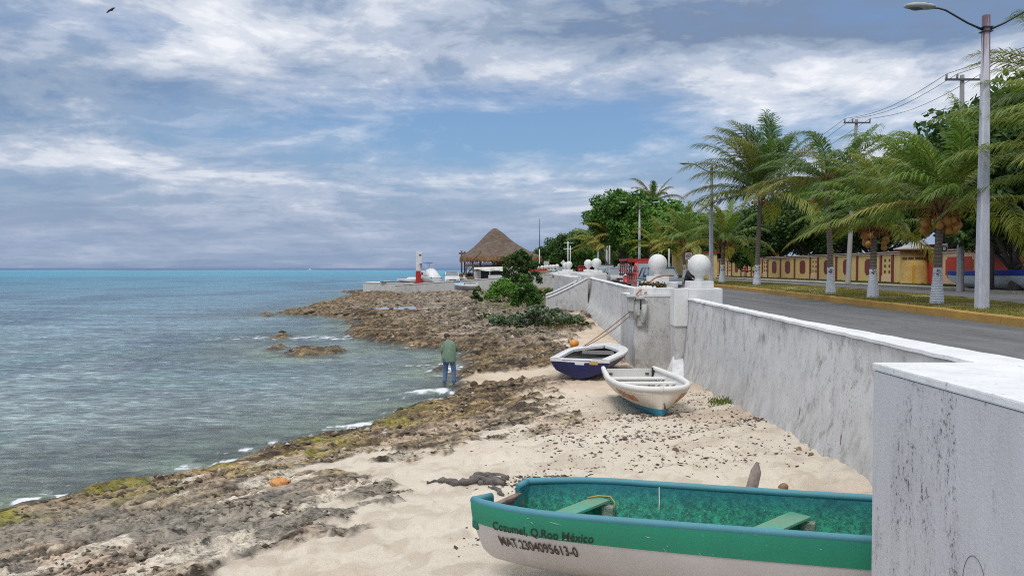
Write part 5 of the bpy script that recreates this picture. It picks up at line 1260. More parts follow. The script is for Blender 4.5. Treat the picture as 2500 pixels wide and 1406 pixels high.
# low quay floor behind
mb = MB(); mb.add([(-15.2, 106, 1.2), (5.6, 113, 2.45), (5.7, 135, 2.45), (-15, 132, 1.3), (-15.2, 106, -1), (5.6, 113, -1), (5.7, 135, -1), (-15, 132, -1)], [(0, 1, 2, 3), (0, 4, 5, 1), (3, 7, 4, 0), (2, 6, 7, 3)])
tag(mb.build('quay', CONC), kind='structure', label='sloping concrete quay behind the white jetty wall')
def qz(x): return 1.2+(x+15.2)/20.8*1.25
mk_ = thing('marker_pillar', 'tall square pillar, white above and red below, at the end of the jetty', 'pillar', (-13.5, 116, 1.25), .12)
MB().box((0, 0, 1.0), (.98, .98, 2.1)).build('red_base', M('pillar_red', (.48, .02, .02), (.38, .02, .02), 2, .6), mk_, bevel=.02)
MB().box((0, 0, 3.43), (.90, .90, 2.74)).build('shaft', P_CLEAN, mk_, bevel=.03)
MB().box((0, 0, 4.83), (.84, .84, .08)).build('cap', P_CAP, mk_, bevel=.02)
MB().box((.18, -.46, 4.35), (.34, .04, .22)).build('niche', M('niche_dark', (.10, .10, .10)), mk_)
# ============================================================ palapa
m, t, b = newmat('thatch'); co = t.new('ShaderNodeTexCoord').outputs['Object']; sz = t.new('ShaderNodeSeparateXYZ', i_Vector=co)
n1 = t.noise(t.mapping(co, (1, 1, 4.5)), 1.1, 7, .7); n2 = t.noise(t.mapping(co, (1, 1, .35)), 8, 5, .7); n3 = t.noise(co, .35, 3, .5)
c = t.mix(t.ramp(n1, [(.38, 0), (.64, 1)]), (.095, .066, .050), (.19, .14, .105)); c = t.mix(t.ramp(n2, [(.55, 0), (.7, .5)]), c, (.06, .045, .035))
edge_ = t.ramp(t.math('SUBTRACT', 6.55, t.math('ADD', sz.outputs[2], t.math('MULTIPLY', n3, 1.1))), [(.2, 0), (.75, 1)])
tan = t.mix(t.ramp(n2, [(.35, 0), (.65, 1)]), (.33, .19, .09), (.20, .115, .055))
c = t.mix(t.math('MULTIPLY', edge_, .9), c, tan)
t.set(b.inputs['Base Color'], c); b.inputs['Roughness'].default_value = .95; t.set(b.inputs['Normal'], t.bump(t.math('ADD', n1, n2), .9, .15)); THATCH = m
pp = thing('palapa', 'large thatched palapa restaurant on stilts with wooden deck and stairs', 'palapa')
prof = [(10.05, .12, -2.9), (9.95, .42, -2.9), (9.5, 1.0, -2.85), (9.0, 1.55, -2.8), (8.4, 2.15, -2.75), (7.8, 2.8, -2.65), (7.2, 3.55, -2.5), (6.7, 4.3, -2.35), (6.2, 5.1, -2.2), (5.75, 5.85, -2.1), (5.45, 6.3, -2.05)]
def plan(r, cx, cy, z, lobes=0.0, n=64):
    o = []
    for k in range(n):
        q = 2*PI*k/n; c_, s_ = math.cos(q), math.sin(q); p = 2.9
        rad = r/((abs(c_)**p+abs(s_)**p)**(1/p)); rot = .42
        rad *= 1+lobes*.05*math.sin(11*q)*(1 if math.cos(q+rot) > .0 else .3)
        x = rad*math.cos(q+rot)*1.0; y = rad*math.sin(q+rot)
        o.append((cx+.15+x*.96, cy+y*.96, z+lobes*.10*math.sin(23*q)))
    return o
rings = [plan(r, cx, 128, z, max(0, (6.4-z))*.9) for z, r, cx in prof]
rings += [[(x*.985-(-2.05)*-.015, y*.985+128*.015, z-.38) for x, y, z in rings[-1]], [(x*.90+(-2.05)*.10, y*.90+128*.10, z-.15) for x, y, z in rings[-1]], [(x*.35+(-2.05)*.65, y*.35+128*.65, z+2.2) for x, y, z in rings[-1]]]
MB().loft(rings).build('thatched_roof', THATCH, pp)
# ragged fringe of palm leaf
rs = np.random.RandomState(8); V = []; Fc = []
rim = np.array(rings[len(prof)]); 
for k in range(2600):
    u = rs.rand()*64; i = int(u); f = u-i; p = rim[i]*(1-f)+rim[(i+1) % 64]*f; z = p[2]+.35*rs.rand()
    tn = rim[(i+1) % 64]-rim[i]; tn = tn/np.linalg.norm(tn)*(.03+.03*rs.rand()); l = .25+.45*rs.rand(); out_ = (p-np.array([-2.05, 128, p[2]])); out_ = out_/np.linalg.norm(out_)*(.05+.12*rs.rand()); o = len(V)
    V += [tuple(p-tn+out_*.5+[0, 0, z-p[2]]), tuple(p+tn+out_*.5+[0, 0, z-p[2]]), (p[0]+out_[0]*1.5, p[1]+out_[1]*1.5, z-l)]; Fc.append((o, o+1, o+2))
link_mesh('fringe', np_mesh('fringe', V, Fc), M('fringe_straw', (.34, .20, .09), (.18, .10, .05), 3, .95), pp)
TIMB = M('brown_timber', (.13, .075, .045), (.07, .04, .03), 6, .85, .5, .02)
MB().box((-2.6, 127.5, 4.12), (9.4, 8.6, .22)).build('deck', TIMB, pp)
MB().box((-3.0, 126.8, 3.05), (6.4, 6.4, 1.95)).build('lower_room', WHITEW, pp)
for (x, y) in ((-7.8, 123.6), (-4.9, 123.2), (-1.8, 123.2), (1.6, 123.4), (3.0, 127.5), (-7.6, 128.5), (-6.5, 132), (1.8, 132)):
    MB().tube([(x, y, 1.6), (x, y, 6.4)], .13, 8).build('post', TIMB, pp)
for k in range(7): MB().tube([(-6.6+k*1.45, 123.1, 3.0), (-6.6+k*1.45, 123.1, 4.1)], .05, 6).build('strut', TIMB, pp)
rl = MB(); rl.tube([(-7.0, 123.15, 5.0), (2.2, 123.15, 5.0)], .06, 6).tube([(-7.0, 123.15, 4.35), (2.2, 123.15, 4.35)], .05, 6)
for k in range(30): x = -7+k*.31; rl.tube([(x, 123.15, 4.3), (x+.3, 123.15, 5.0)], .028, 5); rl.tube([(x+.3, 123.15, 4.3), (x, 123.15, 5.0)], .028, 5)
rl.build('lattice_railing', M('reddish_rail', (.22, .11, .06), (.14, .07, .04), 5, .85), pp)
MB().box((-.6, 126.0, 5.3), (4.2, .12, 1.6)).build('back_panel', M('tan_panel', (.30, .20, .14), (.2, .13, .1), 2, .9), pp)
MB().box((.4, 125.2, 4.9), (1.6, .7, 1.0)).build('bar_counter', M('bar_dark', (.03, .025, .02)), pp, bevel=.03)
MB().box((-3.4, 130, 6.1), (10.5, .2, .25)).build('tie_beam', TIMB, pp)
sr = MB()
for k in range(11): sr.box((-7.1+.0*k, 121.1+k*.02, 2.0+k*.21), (.9, .26, .05)); 
st1 = MB()
for k in range(10): st1.box((-7.3+k*.16, 121.6, 1.9+k*.22), (.34, .9, .06))
st1.build('stair_treads', TIMB, pp)
for (a, b_) in (((-7.5, 121.2, 1.8), (-5.7, 121.2, 4.3)), ((-7.5, 122.1, 1.8), (-5.7, 122.1, 4.3)), ((-7.5, 121.15, 2.8), (-5.7, 121.15, 5.2)), ((-5.9, 121.1, 3.3), (-4.4, 121.1, 1.7)), ((-5.9, 121.1, 4.1), (-4.4, 121.1, 2.5)), ((-5.0, 122.9, 5.9), (-6.3, 121.4, 4.6))):
    MB().tube([a, b_], .07, 6).build('stair_rail', TIMB, pp)
for (x, y) in ((-6.9, 121.1), (-5.9, 121.1), (-5.0, 121.1), (-4.4, 121.1)): MB().tube([(x, y, 1.6), (x, y, 4.4)], .07, 6).build('stair_post', TIMB, pp)
# white awning stall in front of the palapa
aw = thing('awning_stall', 'low white canvas awning with dark openings in front of the palapa', 'awning', (-2.8, 116.5, 1.9))
CANV = M('canvas_white', (.68, .67, .63), (.55, .54, .50), 1.2, .8, .4, .05)
vs = []
for x in np.linspace(-2.7, 3.9, 12): vs.append([(x, -1.2, 1.80+.04*math.sin(x*2)+.02*x), (x, -1.25, 1.42+.05*math.sin(x*3)), (x, -1.2, 1.80+.04*math.sin(x*2)+.02*x), (x, 0, 1.98+.02*x), (x, 2.0, 1.85)])
MB().loft(vs, closed=False, cap=False).build('canopy', CANV, aw)
for x in (-2.65, -.4, 1.6, 3.8): MB().tube([(x, -1.15, 0), (x, -1.15, 1.6)], .05, 6).build('pole', P_CAP, aw)
MB().box((-.6, .8, .72), (4.2, .1, 1.35)).build('dark_front', M('stall_dark', (.03, .03, .03), (.06, .06, .06), 3), aw)
MB().box((-2.2, .6, .72), (.9, .3, 1.4)).build('side_panel', WHITEW, aw)
MB().box((.3, -.6, .75), (1.9, .5, .12)).build('counter', P_CLEAN, aw)
for (cx, cy, sx_, z1, l) in ((-7.6, 110.9, 2.6, .75, 'low white plinth with a grey lid behind the jetty wall'), (-1.6, 112.2, 3.4, .62, 'white wall box with an arched opening below the awning')):
    o = thing('masonry_box', l, 'masonry box', (cx, cy, qz(cx)))
    MB().box((0, 0, z1/2), (sx_, .7, z1)).build('body', WHITEW, o, bevel=.03)
    MB().box((sx_*.2, -.37, z1*.55), (sx_*.3, .05, z1*.45)).build('opening', M('opening_grey', (.10, .10, .10)), o)
# stones heap behind the truck
V = None
rk = MB(); rr = random.Random(5)
for k in range(40):
    x = -6.8+rr.uniform(-2.2, 2.2); z = 2.2+rr.uniform(0, .9)*(1-abs(x+6.8)/3); r = rr.uniform(.15, .35)
    rk.lathe([(max(.01, r*math.sin(PI*i/6)), z-r*math.cos(PI*i/6)*.8) for i in range(7)], (x, 122+rr.uniform(-.4, .4), 0), 7)
rk.lathe([(2.4, 1.5), (2.0, 2.0), (1.0, 2.5), (.2, 2.8)], (-6.8, 122.6, 0), 12)
tag(rk.build('rubble_heap', M('rubble', (.30, .22, .15), (.16, .12, .09), 3, .95), jitter=.03), 'brown heap of rubble behind the white pickup truck', 'rubble heap', kind='stuff')
# ============================================================ distant boats
def simple_boat(name, label, loc, rz, L, W, H, mh, mb_, mi, mr, cat='boat'):
    o = thing(name, label, cat, loc, rz)
    h = Hull(L, W, H, lambda t: (.85+.15*min(1, t/.4))*max(0, 1-max(0, (t-.45)/.55)**2.2)**.9, lambda t: .7*max(0, 1-max(0, (t-.3)/.7)**2)**.9, lambda t: .15*max(0, t-.6)*H*2, lambda t: H*(1+.22*t*t), .38)
    build_hull(h, o, mh, mb_, mi, mr, .6, .05, .07, nt=20); return o, h
WB = M('gelcoat', (.72, .73, .74), (.6, .6, .6), 2, .35, 0); SKY_B = M('pale_blue_paint', (.32, .50, .68), (.25, .4, .55), 2, .5); GREYH = M('grey_hull', (.42, .43, .45), (.3, .3, .32), 2, .5, 0)
o, h = simple_boat('beached_boat', 'little grey white motorboat with pale blue tarpaulin bow on the rocks before the jetty wall', (-4.35, 99.5, .95), PI-.1, 2.9, 1.5, .62, GREYH, WB, WB, WB)
rings = [[(x, -.62*(1-((x-1.7)/1.35)**4), .66), (x, -.35, .86), (x, 0, .93), (x, .35, .86), (x, .62*(1-((x-1.7)/1.35)**4), .66)] for x in np.linspace(1.6, 2.9, 7)]
MB().loft(rings, closed=False, cap=False).build('tarpaulin', SKY_B, o)
MB().box((.0, 0, .7), (.3, .3, .45)).build('outboard', WB, o, bevel=.08); MB().tube([(.2, .3, .6), (-.3, .45, 1.05)], .02, 6).build('antenna', WB, o)
o, h = simple_boat('beached_boat', 'red and cream boat hauled up on the quay right of the mangrove', (2.2, 114.5, 2.62), .08, 2.9, 1.3, .85, M('cream_hull', (.55, .44, .33), (.45, .35, .26), 2, .6), M('red_gunwale', (.60, .06, .03), (.5, .05, .02), 2, .6), M('red_inside', (.40, .04, .03)), M('red_gunwale', (0, 0, 0)))
for k in range(3): MB().lathe([(.02, .75), (.16, .85), (.18, 1.0), (.1, 1.12), (.02, 1.15)], (.7+k*.55, 0, 0), 10).build('gear_bundle', M('gear_dark', (.03, .06, .05), (.1, .15, .1), 8), o)
# upturned hull and console boat next to the pillar
o, h = simple_boat('trailer_boat', 'white motorboat tipped on its trailer with a blue bimini top, left of the pickup', (-10.6, 112.2, 1.62), PI/2+.55, 4.6, 1.9, .85, WB, WB, WB, WB)
rings = []
for i in range(9):
    u = i/8; x = .0+u*2.6; z = 1.0+1.15*math.sin(min(1, u*1.25)*PI/2)*1.0-.5*max(0, u-.75)*2
    rings.append([(x, -.85, .75), (x, -.75, z-.35), (x, -.3, z), (x, .3, z), (x, .75, z-.35), (x, .85, .75)])
MB().loft(rings).build('cabin_shell', WB, o, bevel=.0)
MB().box((3.0, 0, 1.15), (1.3, 1.4, 1.1)).build('console', P_CLEAN, o, bevel=.08)
MB().box((3.2, .72, 1.3), (.5, .04, .35)).build('hatch', M('hatch_dark', (.03, .04, .05)), o)
BIM = M('bimini_blue', (.03, .06, .20), (.08, .14, .35), 3, .7, .3, .03)
rings = [[(x, -.85, 2.55+.12*math.sin((x-1.2)/2.6*PI)+.05*x), (x, 0, 2.72+.12*math.sin((x-1.2)/2.6*PI)+.05*x), (x, .85, 2.55+.12*math.sin((x-1.2)/2.6*PI)+.05*x)] for x in np.linspace(1.5, 4.3, 8)]
MB().loft(rings, closed=False, cap=False).build('bimini', BIM, o)
for (x, y) in ((1.7, -.8), (1.7, .8), (4.0, -.8), (4.0, .8)): MB().tube([(x*.6+1.1, y, 1.2), (x, y, 2.65)], .03, 6).build('bimini_pole', WB, o)
MB().tube([(3.6, -1.0, .35), (3.6, -1.05, .1), (3.6, -1.0, -.15)], .28, 10).build('trailer_wheel', M('tyre', (.02, .02, .02)), o)
o, h = simple_boat('beached_boat', 'low white speedboat lying along the left end of the jetty', (-12.9, 118.6, 1.55), PI, 4.2, 1.6, .5, WB, WB, WB, WB)
MB().box((1.6, 0, .66), (2.4, 1.2, .34), taper=.75).build('foredeck', WB, o, bevel=.1)
MB().box((1.2, -.55, .6), (1.8, .05, .1)).build('dark_stripe', M('stripe_dark', (.03, .03, .03)), o)
pl_ = thing('fishing_float_line', 'dark beam with stored floats lying along the low jetty wall', 'beam', (-17.2, 118.3, 1.62))
MB().box((0, 0, .05), (4.6, .25, .12)).build('beam', M('stripe_dark', (0, 0, 0)), pl_)
MB().box((-1.4, .5, .12), (.9, .5, .16)).build('tray', WB, pl_)
tb = thing('distant_boat', 'tiny white boat on the sea horizon', 'boat', (757-1250 and (757-1250)/F*1500, 1500, 0))
MB().prism([(-2.6, -1), (2.2, -1), (3.2, 0), (2.2, 1), (-2.6, 1)], -.2, 1.0).build('hull', WB, tb, bevel=.1); MB().box((-.3, 0, 1.6), (2, 1.4, 1.3)).build('cabin', WB, tb, bevel=.1)
# low dark dock on the water behind
dk_ = thing('floating_dock', 'dark low dock on the water behind the pickup truck', 'dock', (-9.5, 170, 0))
MB().box((0, 0, .75), (13, 3, .25)).build('deck', M('dock_dark', (.03, .03, .035), (.06, .06, .06), 2), dk_)
for k in range(6): MB().tube([(-6+k*2.4, -1.2, -1.5), (-6+k*2.4, -1.2, .7)], .14, 6).build('pile', TIMB, dk_)
# ============================================================ vehicles
GLASS = M('car_glass', (.10, .14, .16), (.16, .20, .22), 1.2, .12, 0, spec=.8); RUB = M('tyre', (.02, .02, .02)); CHR = M('bright_trim', (.5, .5, .52), (.4, .4, .4), 4, .25, 0, metal=.7)
LAMP = M('lamp_lens', (.62, .64, .66), (.5, .5, .5), 6, .15, 0, spec=.8); DKP = M('dark_plastic', (.025, .025, .028), (.04, .04, .04), 6, .6, 0)
def carpaint(name, c): return M(name, c, tuple(x*.85 for x in c), 1.5, .3, 0, coat=.6)
def car(name, label, cat, loc, rz, L=4.1, W=1.66, H=1.42, paint=None, hood=.95, tail=.5, belt=.90, bed=0, group=None, roofmat=None):
    """front faces local -y"""
    o = thing(name, label, cat, loc, rz, group)
    x = W/2; yf, yb = -L/2, L/2
    pr = [(yf, .25), (yf-.02, .5), (yf+.06, .68), (yf+.2, belt-.10), (yf+hood, belt), (yb-tail, belt+.02), (yb-.05, belt-.02 if not bed else belt), (yb, .6), (yb, .28)]
    rings = []
    for sx, ins, dz in ((-1, 0, 0), (-.93, .0, .0)): pass
    for xx, sc_ in ((-x, .90), (-x*.97, 1.0), (0, 1.015), (x*.97, 1.0), (x, .90)):
        rings.append([(xx, y*(.985 if abs(xx) > x*.96 else 1), .28+(z-.28)*sc_) for y, z in pr])
    MB().loft(rings, smooth=False).build('body', paint, o, bevel=.045, seg=3, ang=25)
    y0, y1 = yf+hood-.12, (yb-tail if not bed else yf+hood+1.45)
    t0, t1 = y0+.62*(H-belt)/.5, y1-(.38 if not bed else .12); xt = x*.80; xb = x*.95
    g = [(-xb, y0, belt-.02), (xb, y0, belt-.02), (xb, y1, belt-.02), (-xb, y1, belt-.02), (-xt, t0, H-.05), (xt, t0, H-.05), (xt, t1, H-.05), (-xt, t1, H-.05)]
    MB().add(g, [(3, 2, 1, 0), (4, 5, 6, 7), (0, 1, 5, 4), (1, 2, 6, 5), (2, 3, 7, 6), (3, 0, 4, 7)]).build('windows', GLASS, o, bevel=.04)
    MB().box((0, (t0+t1)/2, H-.03), (xt*2+.04, t1-t0+.10, .06)).build('roof', roofmat or paint, o, bevel=.025)
    for sx in (-1, 1):
        MB().tube([(sx*xb, y0+.02, belt), (sx*(xt+.01), t0+.0, H-.04)], .035, 6).build('pillar', roofmat or paint, o)
        ym = (y0+y1)/2+.15; MB().tube([(sx*(xb+.005), ym, belt), (sx*(xt+.012), ym, H-.04)], .032, 6).build('pillar', roofmat or paint, o)
        MB().tube([(sx*xb, y1-.03, belt), (sx*(xt+.01), t1, H-.04)], .045, 6).build('pillar', roofmat or paint, o)
        MB().box((sx*x*.70, yf+.035, .60), (.34, .12, .17)).build('headlight', LAMP, o, bevel=.04)
        MB().box((sx*(x+.09), y0+.30, belt+.07), (.17, .09, .13)).build('mirror', DKP, o, bevel=.03)
        for yy_ in (yf+.75, yb-.75):
            w_ = MB().tube([(sx*(x-.19), yy_, .31), (sx*(x+.005), yy_, .31)], .31, 20).build('wheel', RUB, o)
            MB().tube([(sx*(x-.02), yy_, .31), (sx*(x+.015), yy_, .31)], .19, 14).build('rim', CHR, w_)
    MB().box((0, yf+.0, .57), (x*.95, .07, .12)).build('grille', DKP, o, bevel=.01)
    MB().box((0, yf-.02, .38), (x*1.9, .14, .16)).build('bumper', DKP if not bed else CHR, o, bevel=.04)
    MB().box((0, yf-.10, .42), (.36, .02, .13)).build('number_plate', P_CAP, o)
    if bed:
        MB().box((0, (y1+yb)/2, belt+.02), (W*.86, yb-y1-.2, .04)).build('load_bed', DKP, o)
    return o
g_ = 'cars on the road behind the seawall'
car('parked_car', 'grey hatchback facing the camera left of the red stake truck', 'car', (8.15, 62.2, 2.352), .06, paint=carpaint('paint_grey', (.36, .35, .33)), group=g_)
car('parked_car', 'dark blue grey car with pale windscreen between the two nearest balls', 'car', (7.95, 43.2, 2.352), .02, W=1.72, paint=carpaint('paint_slate', (.06, .08, .12)), group=g_, H=1.44)
car('parked_car', 'white hatchback parked directly behind the grey one', 'car', (8.15, 70.5, 2.352), .03, paint=carpaint('paint_white', (.72, .73, .74)), group=g_)
car('parked_car', 'tall dark utility car at the head of the queue of parked cars', 'car', (9.6, 82, 2.352), .0, W=1.8, H=1.75, belt=1.05, paint=carpaint('paint_black', (.02, .025, .03)), group=g_)
car('parked_car', 'maroon roofed saloon seen between the white hatchback and the palm trunks', 'car', (11.6, 92, 2.352), .0, W=1.7, H=1.42, paint=carpaint('paint_brown', (.14, .06, .05)), group=g_)
car('parked_car', 'silver car showing left of the middle pair of balls', 'car', (7.4, 118, 2.352), .0, W=1.75, H=1.55, paint=carpaint('paint_silver', (.45, .45, .46)), group=g_)
car('driving_car', 'white car with dark windscreen far away under the big trees', 'car', (17.9, 128, 2.8), .0, W=1.8, H=1.6, paint=carpaint('paint_white', (0, 0, 0)), group=g_)
car('parked_car', 'pale van roof behind the grey hatchback', 'car', (10.6, 75, 2.352), .0, W=1.8, H=1.55, belt=1.0, paint=carpaint('paint_beige', (.42, .42, .38)), group=g_)
pk = car('pickup_truck', 'white pickup truck facing the camera behind the jetty wall', 'pickup truck', (-8.35, 110.6, 1.58), .12, L=4.9, W=1.95, H=1.72, belt=1.08, hood=1.25, paint=carpaint('paint_white', (0, 0, 0)), bed=1)
MB().tube([(-.85, -.2, 1.78), (-.85, .9, 1.78)], .03, 6).tube([(.85, -.2, 1.78), (.85, .9, 1.78)], .03, 6).tube([(-.85, .3, 1.8), (.85, .3, 1.8)], .03, 6).build('roof_rack', DKP, pk)
# red stake truck
stt = car('stake_truck', 'red stake truck with wooden rack, partly hidden by the second ball', 'truck', (9.05, 54.2, 2.352), .05, L=5.6, W=1.9, H=1.78, belt=1.12, hood=1.0, paint=carpaint('paint_red', (.62, .05, .045)), bed=1)
RACKR = M('rack_red', (.42, .025, .03), (.3, .02, .02), 4, .6); RACKD = M('rack_dark', (.045, .03, .03), (.09, .03, .03), 4, .8)
for z in (1.90,): MB().box((0, -.28, z), (2.5, .06, .22 if z > 1.7 else .1)).build('rack_board', RACKR, stt)
for x in (-1.24, -1.12, -1.0, 1.0, 1.12, 1.24): MB().box((x, -.22, 1.35), (.055, .06, 1.5)).build('rack_stake', RACKD, stt)
for y in (.5, 1.2, 1.9, 2.6):
    for sx in (-1, 1): MB().box((sx*1.22, y, 1.45), (.05, .07, 1.25)).build('rack_stake', RACKD, stt)
for z in (1.2, 1.6, 1.95):
    for sx in (-1, 1): MB().box((sx*1.26, 1.3, z), (.04, 3.0, .12)).build('rack_board', RACKR, stt)
MB().box((0, 1.4, .95), (2.5, 3.2, .12)).build('load_platform', RACKD, stt)
# small red rack cart
rc = thing('rack_cart', 'red slatted rack on a cart just left of the touching pair of balls', 'rack', (6.95, 77, 2.352), .1)
for x in (-.55, .25): MB().box((x, 0, .8), (.08, .08, 1.6)).build('post', RACKR, rc)
for z in (.5, .8, 1.1, 1.35, 1.58): MB().box((-.15, -.05, z), (.95, .05, .12)).build('slat', RACKR, rc)
MB().box((-.9, .3, .45), (.8, .8, .5)).build('tub', RACKR, rc, bevel=.05)
for sx in (-.6, .5): MB().tube([(sx-.04, .3, .22), (sx+.04, .3, .22)], .22, 14).build('wheel', RUB, rc)
# motorcycles
def moto(label, loc, rz, pm):
    o = thing('motorcycle', label, 'motorcycle', loc, rz)
    for y in (-.62, .62):
        w_ = MB(); n = 24
        w_.tube([(0, y+.28*math.cos(q), .30+.28*math.sin(q)) for q in np.linspace(0, 2*PI, n+1)], .05, 7, cap=False).build('wheel', RUB, o)
    MB().loft([[(sx*.06*s_, -.62+.36*math.cos(q), .30+.36*math.sin(q)) for q in np.linspace(.3, 2.6, 8)] for sx, s_ in ((-1, 1), (1, 1))], closed=False, cap=False).build('front_fender', pm, o)
    MB().tube([(0, -.55, .3), (0, -.42, .75), (0, -.35, 1.0)], [.05, .06, .05], 8).build('fork', CHR, o)
    MB().box((0, -.42, .72), (.34, .22, .42), taper=.7).build('leg_shield', pm, o, bevel=.08)
    MB().box((0, .1, .62), (.24, .9, .26), taper=.7).build('frame_cover', pm, o, bevel=.07)
    MB().box((0, .3, .79), (.26, .72, .10)).build('seat', DKP, o, bevel=.04)
    MB().tube([(-.36, -.30, 1.03), (-.15, -.36, 1.0), (.15, -.36, 1.0), (.36, -.30, 1.03)], .018, 6).build('handlebar', DKP, o)
    MB().lathe([(.02, -.06), (.08, -.05), (.10, 0), (.07, .04), (.01, .06)], (0, -.50, .93), 14).build('headlight', LAMP, o)
    for sx in (-1, 1):
        MB().tube([(sx*.28, -.32, 1.03), (sx*.34, -.36, 1.2)], .008, 5).build('mirror_stem', DKP, o); MB().box((sx*.35, -.36, 1.24), (.11, .02, .09)).build('mirror', DKP, o, bevel=.02)
    return o
moto('red and white motorbike standing beside the grey hatchback', (7.45, 52.6, 2.352), -.1, carpaint('paint_red', (0, 0, 0)))
moto('dark motorbike with white fairing parked right of the white pickup', (-6.75, 111.2, 1.75), .3, carpaint('paint_white', (0, 0, 0)))
# green-ish water tank sized white boxes near jetty
# big blue and white boat on the verge
o = thing('stored_boat', 'long white boat with royal blue gunwale stored before the pale wall', 'boat', (29.6, 52.6, 2.45), -PI/2)
h = Hull(9.5, 2.1, 1.1, lambda t: (.9+.1*min(1, t/.4))*max(0, 1-max(0, (t-.5)/.5)**2.2)**.9, lambda t: .74*max(0, 1-max(0, (t-.35)/.65)**2)**.9, lambda t: .02+.35*max(0, .06-t)/.06*.6, lambda t: 1.08+.12*t*t, .30)
build_hull(h, o, M('boat_offwhite', (.55, .60, .62), (.45, .5, .52), 1, .5), M('royal_blue', (.015, .05, .35), (.015, .04, .28), 2, .5), WB, M('royal_blue', (0, 0, 0)), .62, .05, .09, nt=24)
# speed sign
sg = thing('speed_sign', 'square white 40 speed limit sign with red ring on a post', 'road sign', (13.35, 60.4, 2.35), .12)
MB().tube([(0, .03, 0), (0, .03, 2.55)], .035, 8).build('post', CHR, sg)
MB().box((0, 0, 2.28), (.50, .02, .50)).build('plate', M('sign_pink_white', (.66, .55, .56), (.6, .5, .52), 2, .5), sg, bevel=.008)
ring_ = [(.185*math.cos(q), -.014, 2.28+.185*math.sin(q)) for q in np.linspace(0, 2*PI, 33)]
MB().tube(ring_, .020, 6, cap=False).build('ring', M('sign_ring', (.22, .06, .08)), sg)
DK = M('sign_black', (.02, .02, .02)); 
text_on('40', .25, lambda x, y: Vector((x-.137, -.016, y+2.195)), 'numerals', DK, sg, .006)
for (x, y, w_, h__, l, mt) in ((8.2, 190, 1.3, .8, 'small beige board above the far row of balls', COPE), (12.2, 190, 1.0, 1.0, 'tiny diamond warning sign beyond the balls', P_CLEAN)):
    s_ = thing('roadside_sign', l, 'sign', (x, y, 2.35)); MB().tube([(0, .06, 0), (0, .06, 3.0)], .06, 6).build('post', CHR, s_)
    pb = MB().box((0, 0, 0), (w_, .05, h__)).build('board', mt, s_); pb.location = (0, 0, 2.6)
    if 'diamond' in l: pb.rotation_euler = (0, PI/4, 0)
# ============================================================ coconut palms
TRK = None
m, t, b = newmat('palm_trunk'); co = t.new('ShaderNodeTexCoord').outputs['Object']
wv_ = t.new('ShaderNodeTexWave', bands_direction='Z', i_Scale=2.6, i_Distortion=3.0, i_Detail=3.0, i_Detail_Scale=1.5, i_Vector=co).outputs['Fac']
n1 = t.noise(co, 6, 5, .65)
c = t.mix(t.ramp(wv_, [(.2, 0), (.8, 1)]), (.17, .135, .115), (.25, .205, .175)); c = t.mix(t.ramp(n1, [(.5, 0), (.7, .6)]), c, (.09, .065, .05))
t.set(b.inputs['Base Color'], c); b.inputs['Roughness'].default_value = .95; t.set(b.inputs['Normal'], t.bump(wv_, .7, .03)); TRK = m
m, t, b = newmat('whitewash'); co = t.new('ShaderNodeTexCoord').outputs['Object']
wv_ = t.new('ShaderNodeTexWave', bands_direction='Z', i_Scale=3.6, i_Distortion=2.5, i_Detail=3.0, i_Vector=co).outputs['Fac']; n1 = t.noise(co, 9, 5, .7)
szw = t.new('ShaderNodeSeparateXYZ', i_Vector=co).outputs[2]
c = t.mix(t.ramp(n1, [(.35, 0), (.65, 1)]), (.70, .72, .80), (.58, .60, .68))
c = t.mix(t.math('MULTIPLY', t.ramp(n1, [(.52, 0), (.58, 1)]), t.ramp(szw, [(.9, 0), (1.4, 1)])), c, (.08, .06, .05)); c = t.mix(t.math('MULTIPLY', t.ramp(n1, [(.60, 0), (.66, 1)]), t.ramp(szw, [(.03, 1), (.16, 0)])), c, (.1, .08, .06))
t.set(b.inputs['Base Color'], c); b.inputs['Roughness'].default_value = .9; t.set(b.inputs['Normal'], t.bump(wv_, .6, .02)); WASH = m
def frondmat(name, c1, c2, c3):
    m, t, b = newmat(name); co = t.new('ShaderNodeTexCoord').outputs['Object']; rp = t.new('ShaderNodeNewGeometry').outputs['Random Per Island']
    oi = t.new('ShaderNodeObjectInfo').outputs['Random']
    c = t.mix(t.ramp(rp, [(0, 0), (1, 1)]), c1, c2); c = t.mix(t.ramp(oi, [(.5, 0), (.9, .75)]), c, c3)
    t.set(b.inputs['Base Color'], c); b.inputs['Roughness'].default_value = .4; b.inputs['Specular IOR Level'].default_value = .35
    tr = t.new('ShaderNodeBsdfTranslucent'); t.set(tr.inputs[0], t.mix(1, c, (1.5, 1.5, .8), 'MULTIPLY'))
    mx = t.new('ShaderNodeMixShader', i_0=.3); t.l.new(b.outputs[0], mx.inputs[1]); t.l.new(tr.outputs[0], mx.inputs[2]); t.l.new(mx.outputs[0], t.n['Material Output'].inputs[0]); return m
FR_G = frondmat('frond_green', (.10, .19, .035), (.18, .27, .06), (.27, .28, .07))
FR_D = frondmat('frond_deep', (.06, .13, .04), (.12, .20, .065), (.24, .22, .06))
FR_Y = frondmat('frond_yellow', (.20, .25, .04), (.31, .33, .07), (.42, .34, .09))
RACH = M('rachis', (.26, .25, .07), (.33, .27, .09), 3, .6, .1)
NUT_O = M('coconut_orange', (.52, .26, .06), (.40, .17, .04), 5, .5, .2); BOOT = M('leaf_boot', (.25, .13, .05), (.33, .20, .09), 5, .9, .5, .02, (1, 1, .4)); STALK = M('flower_stalk', (.42, .17, .05), (.30, .12, .04), 9, .8)
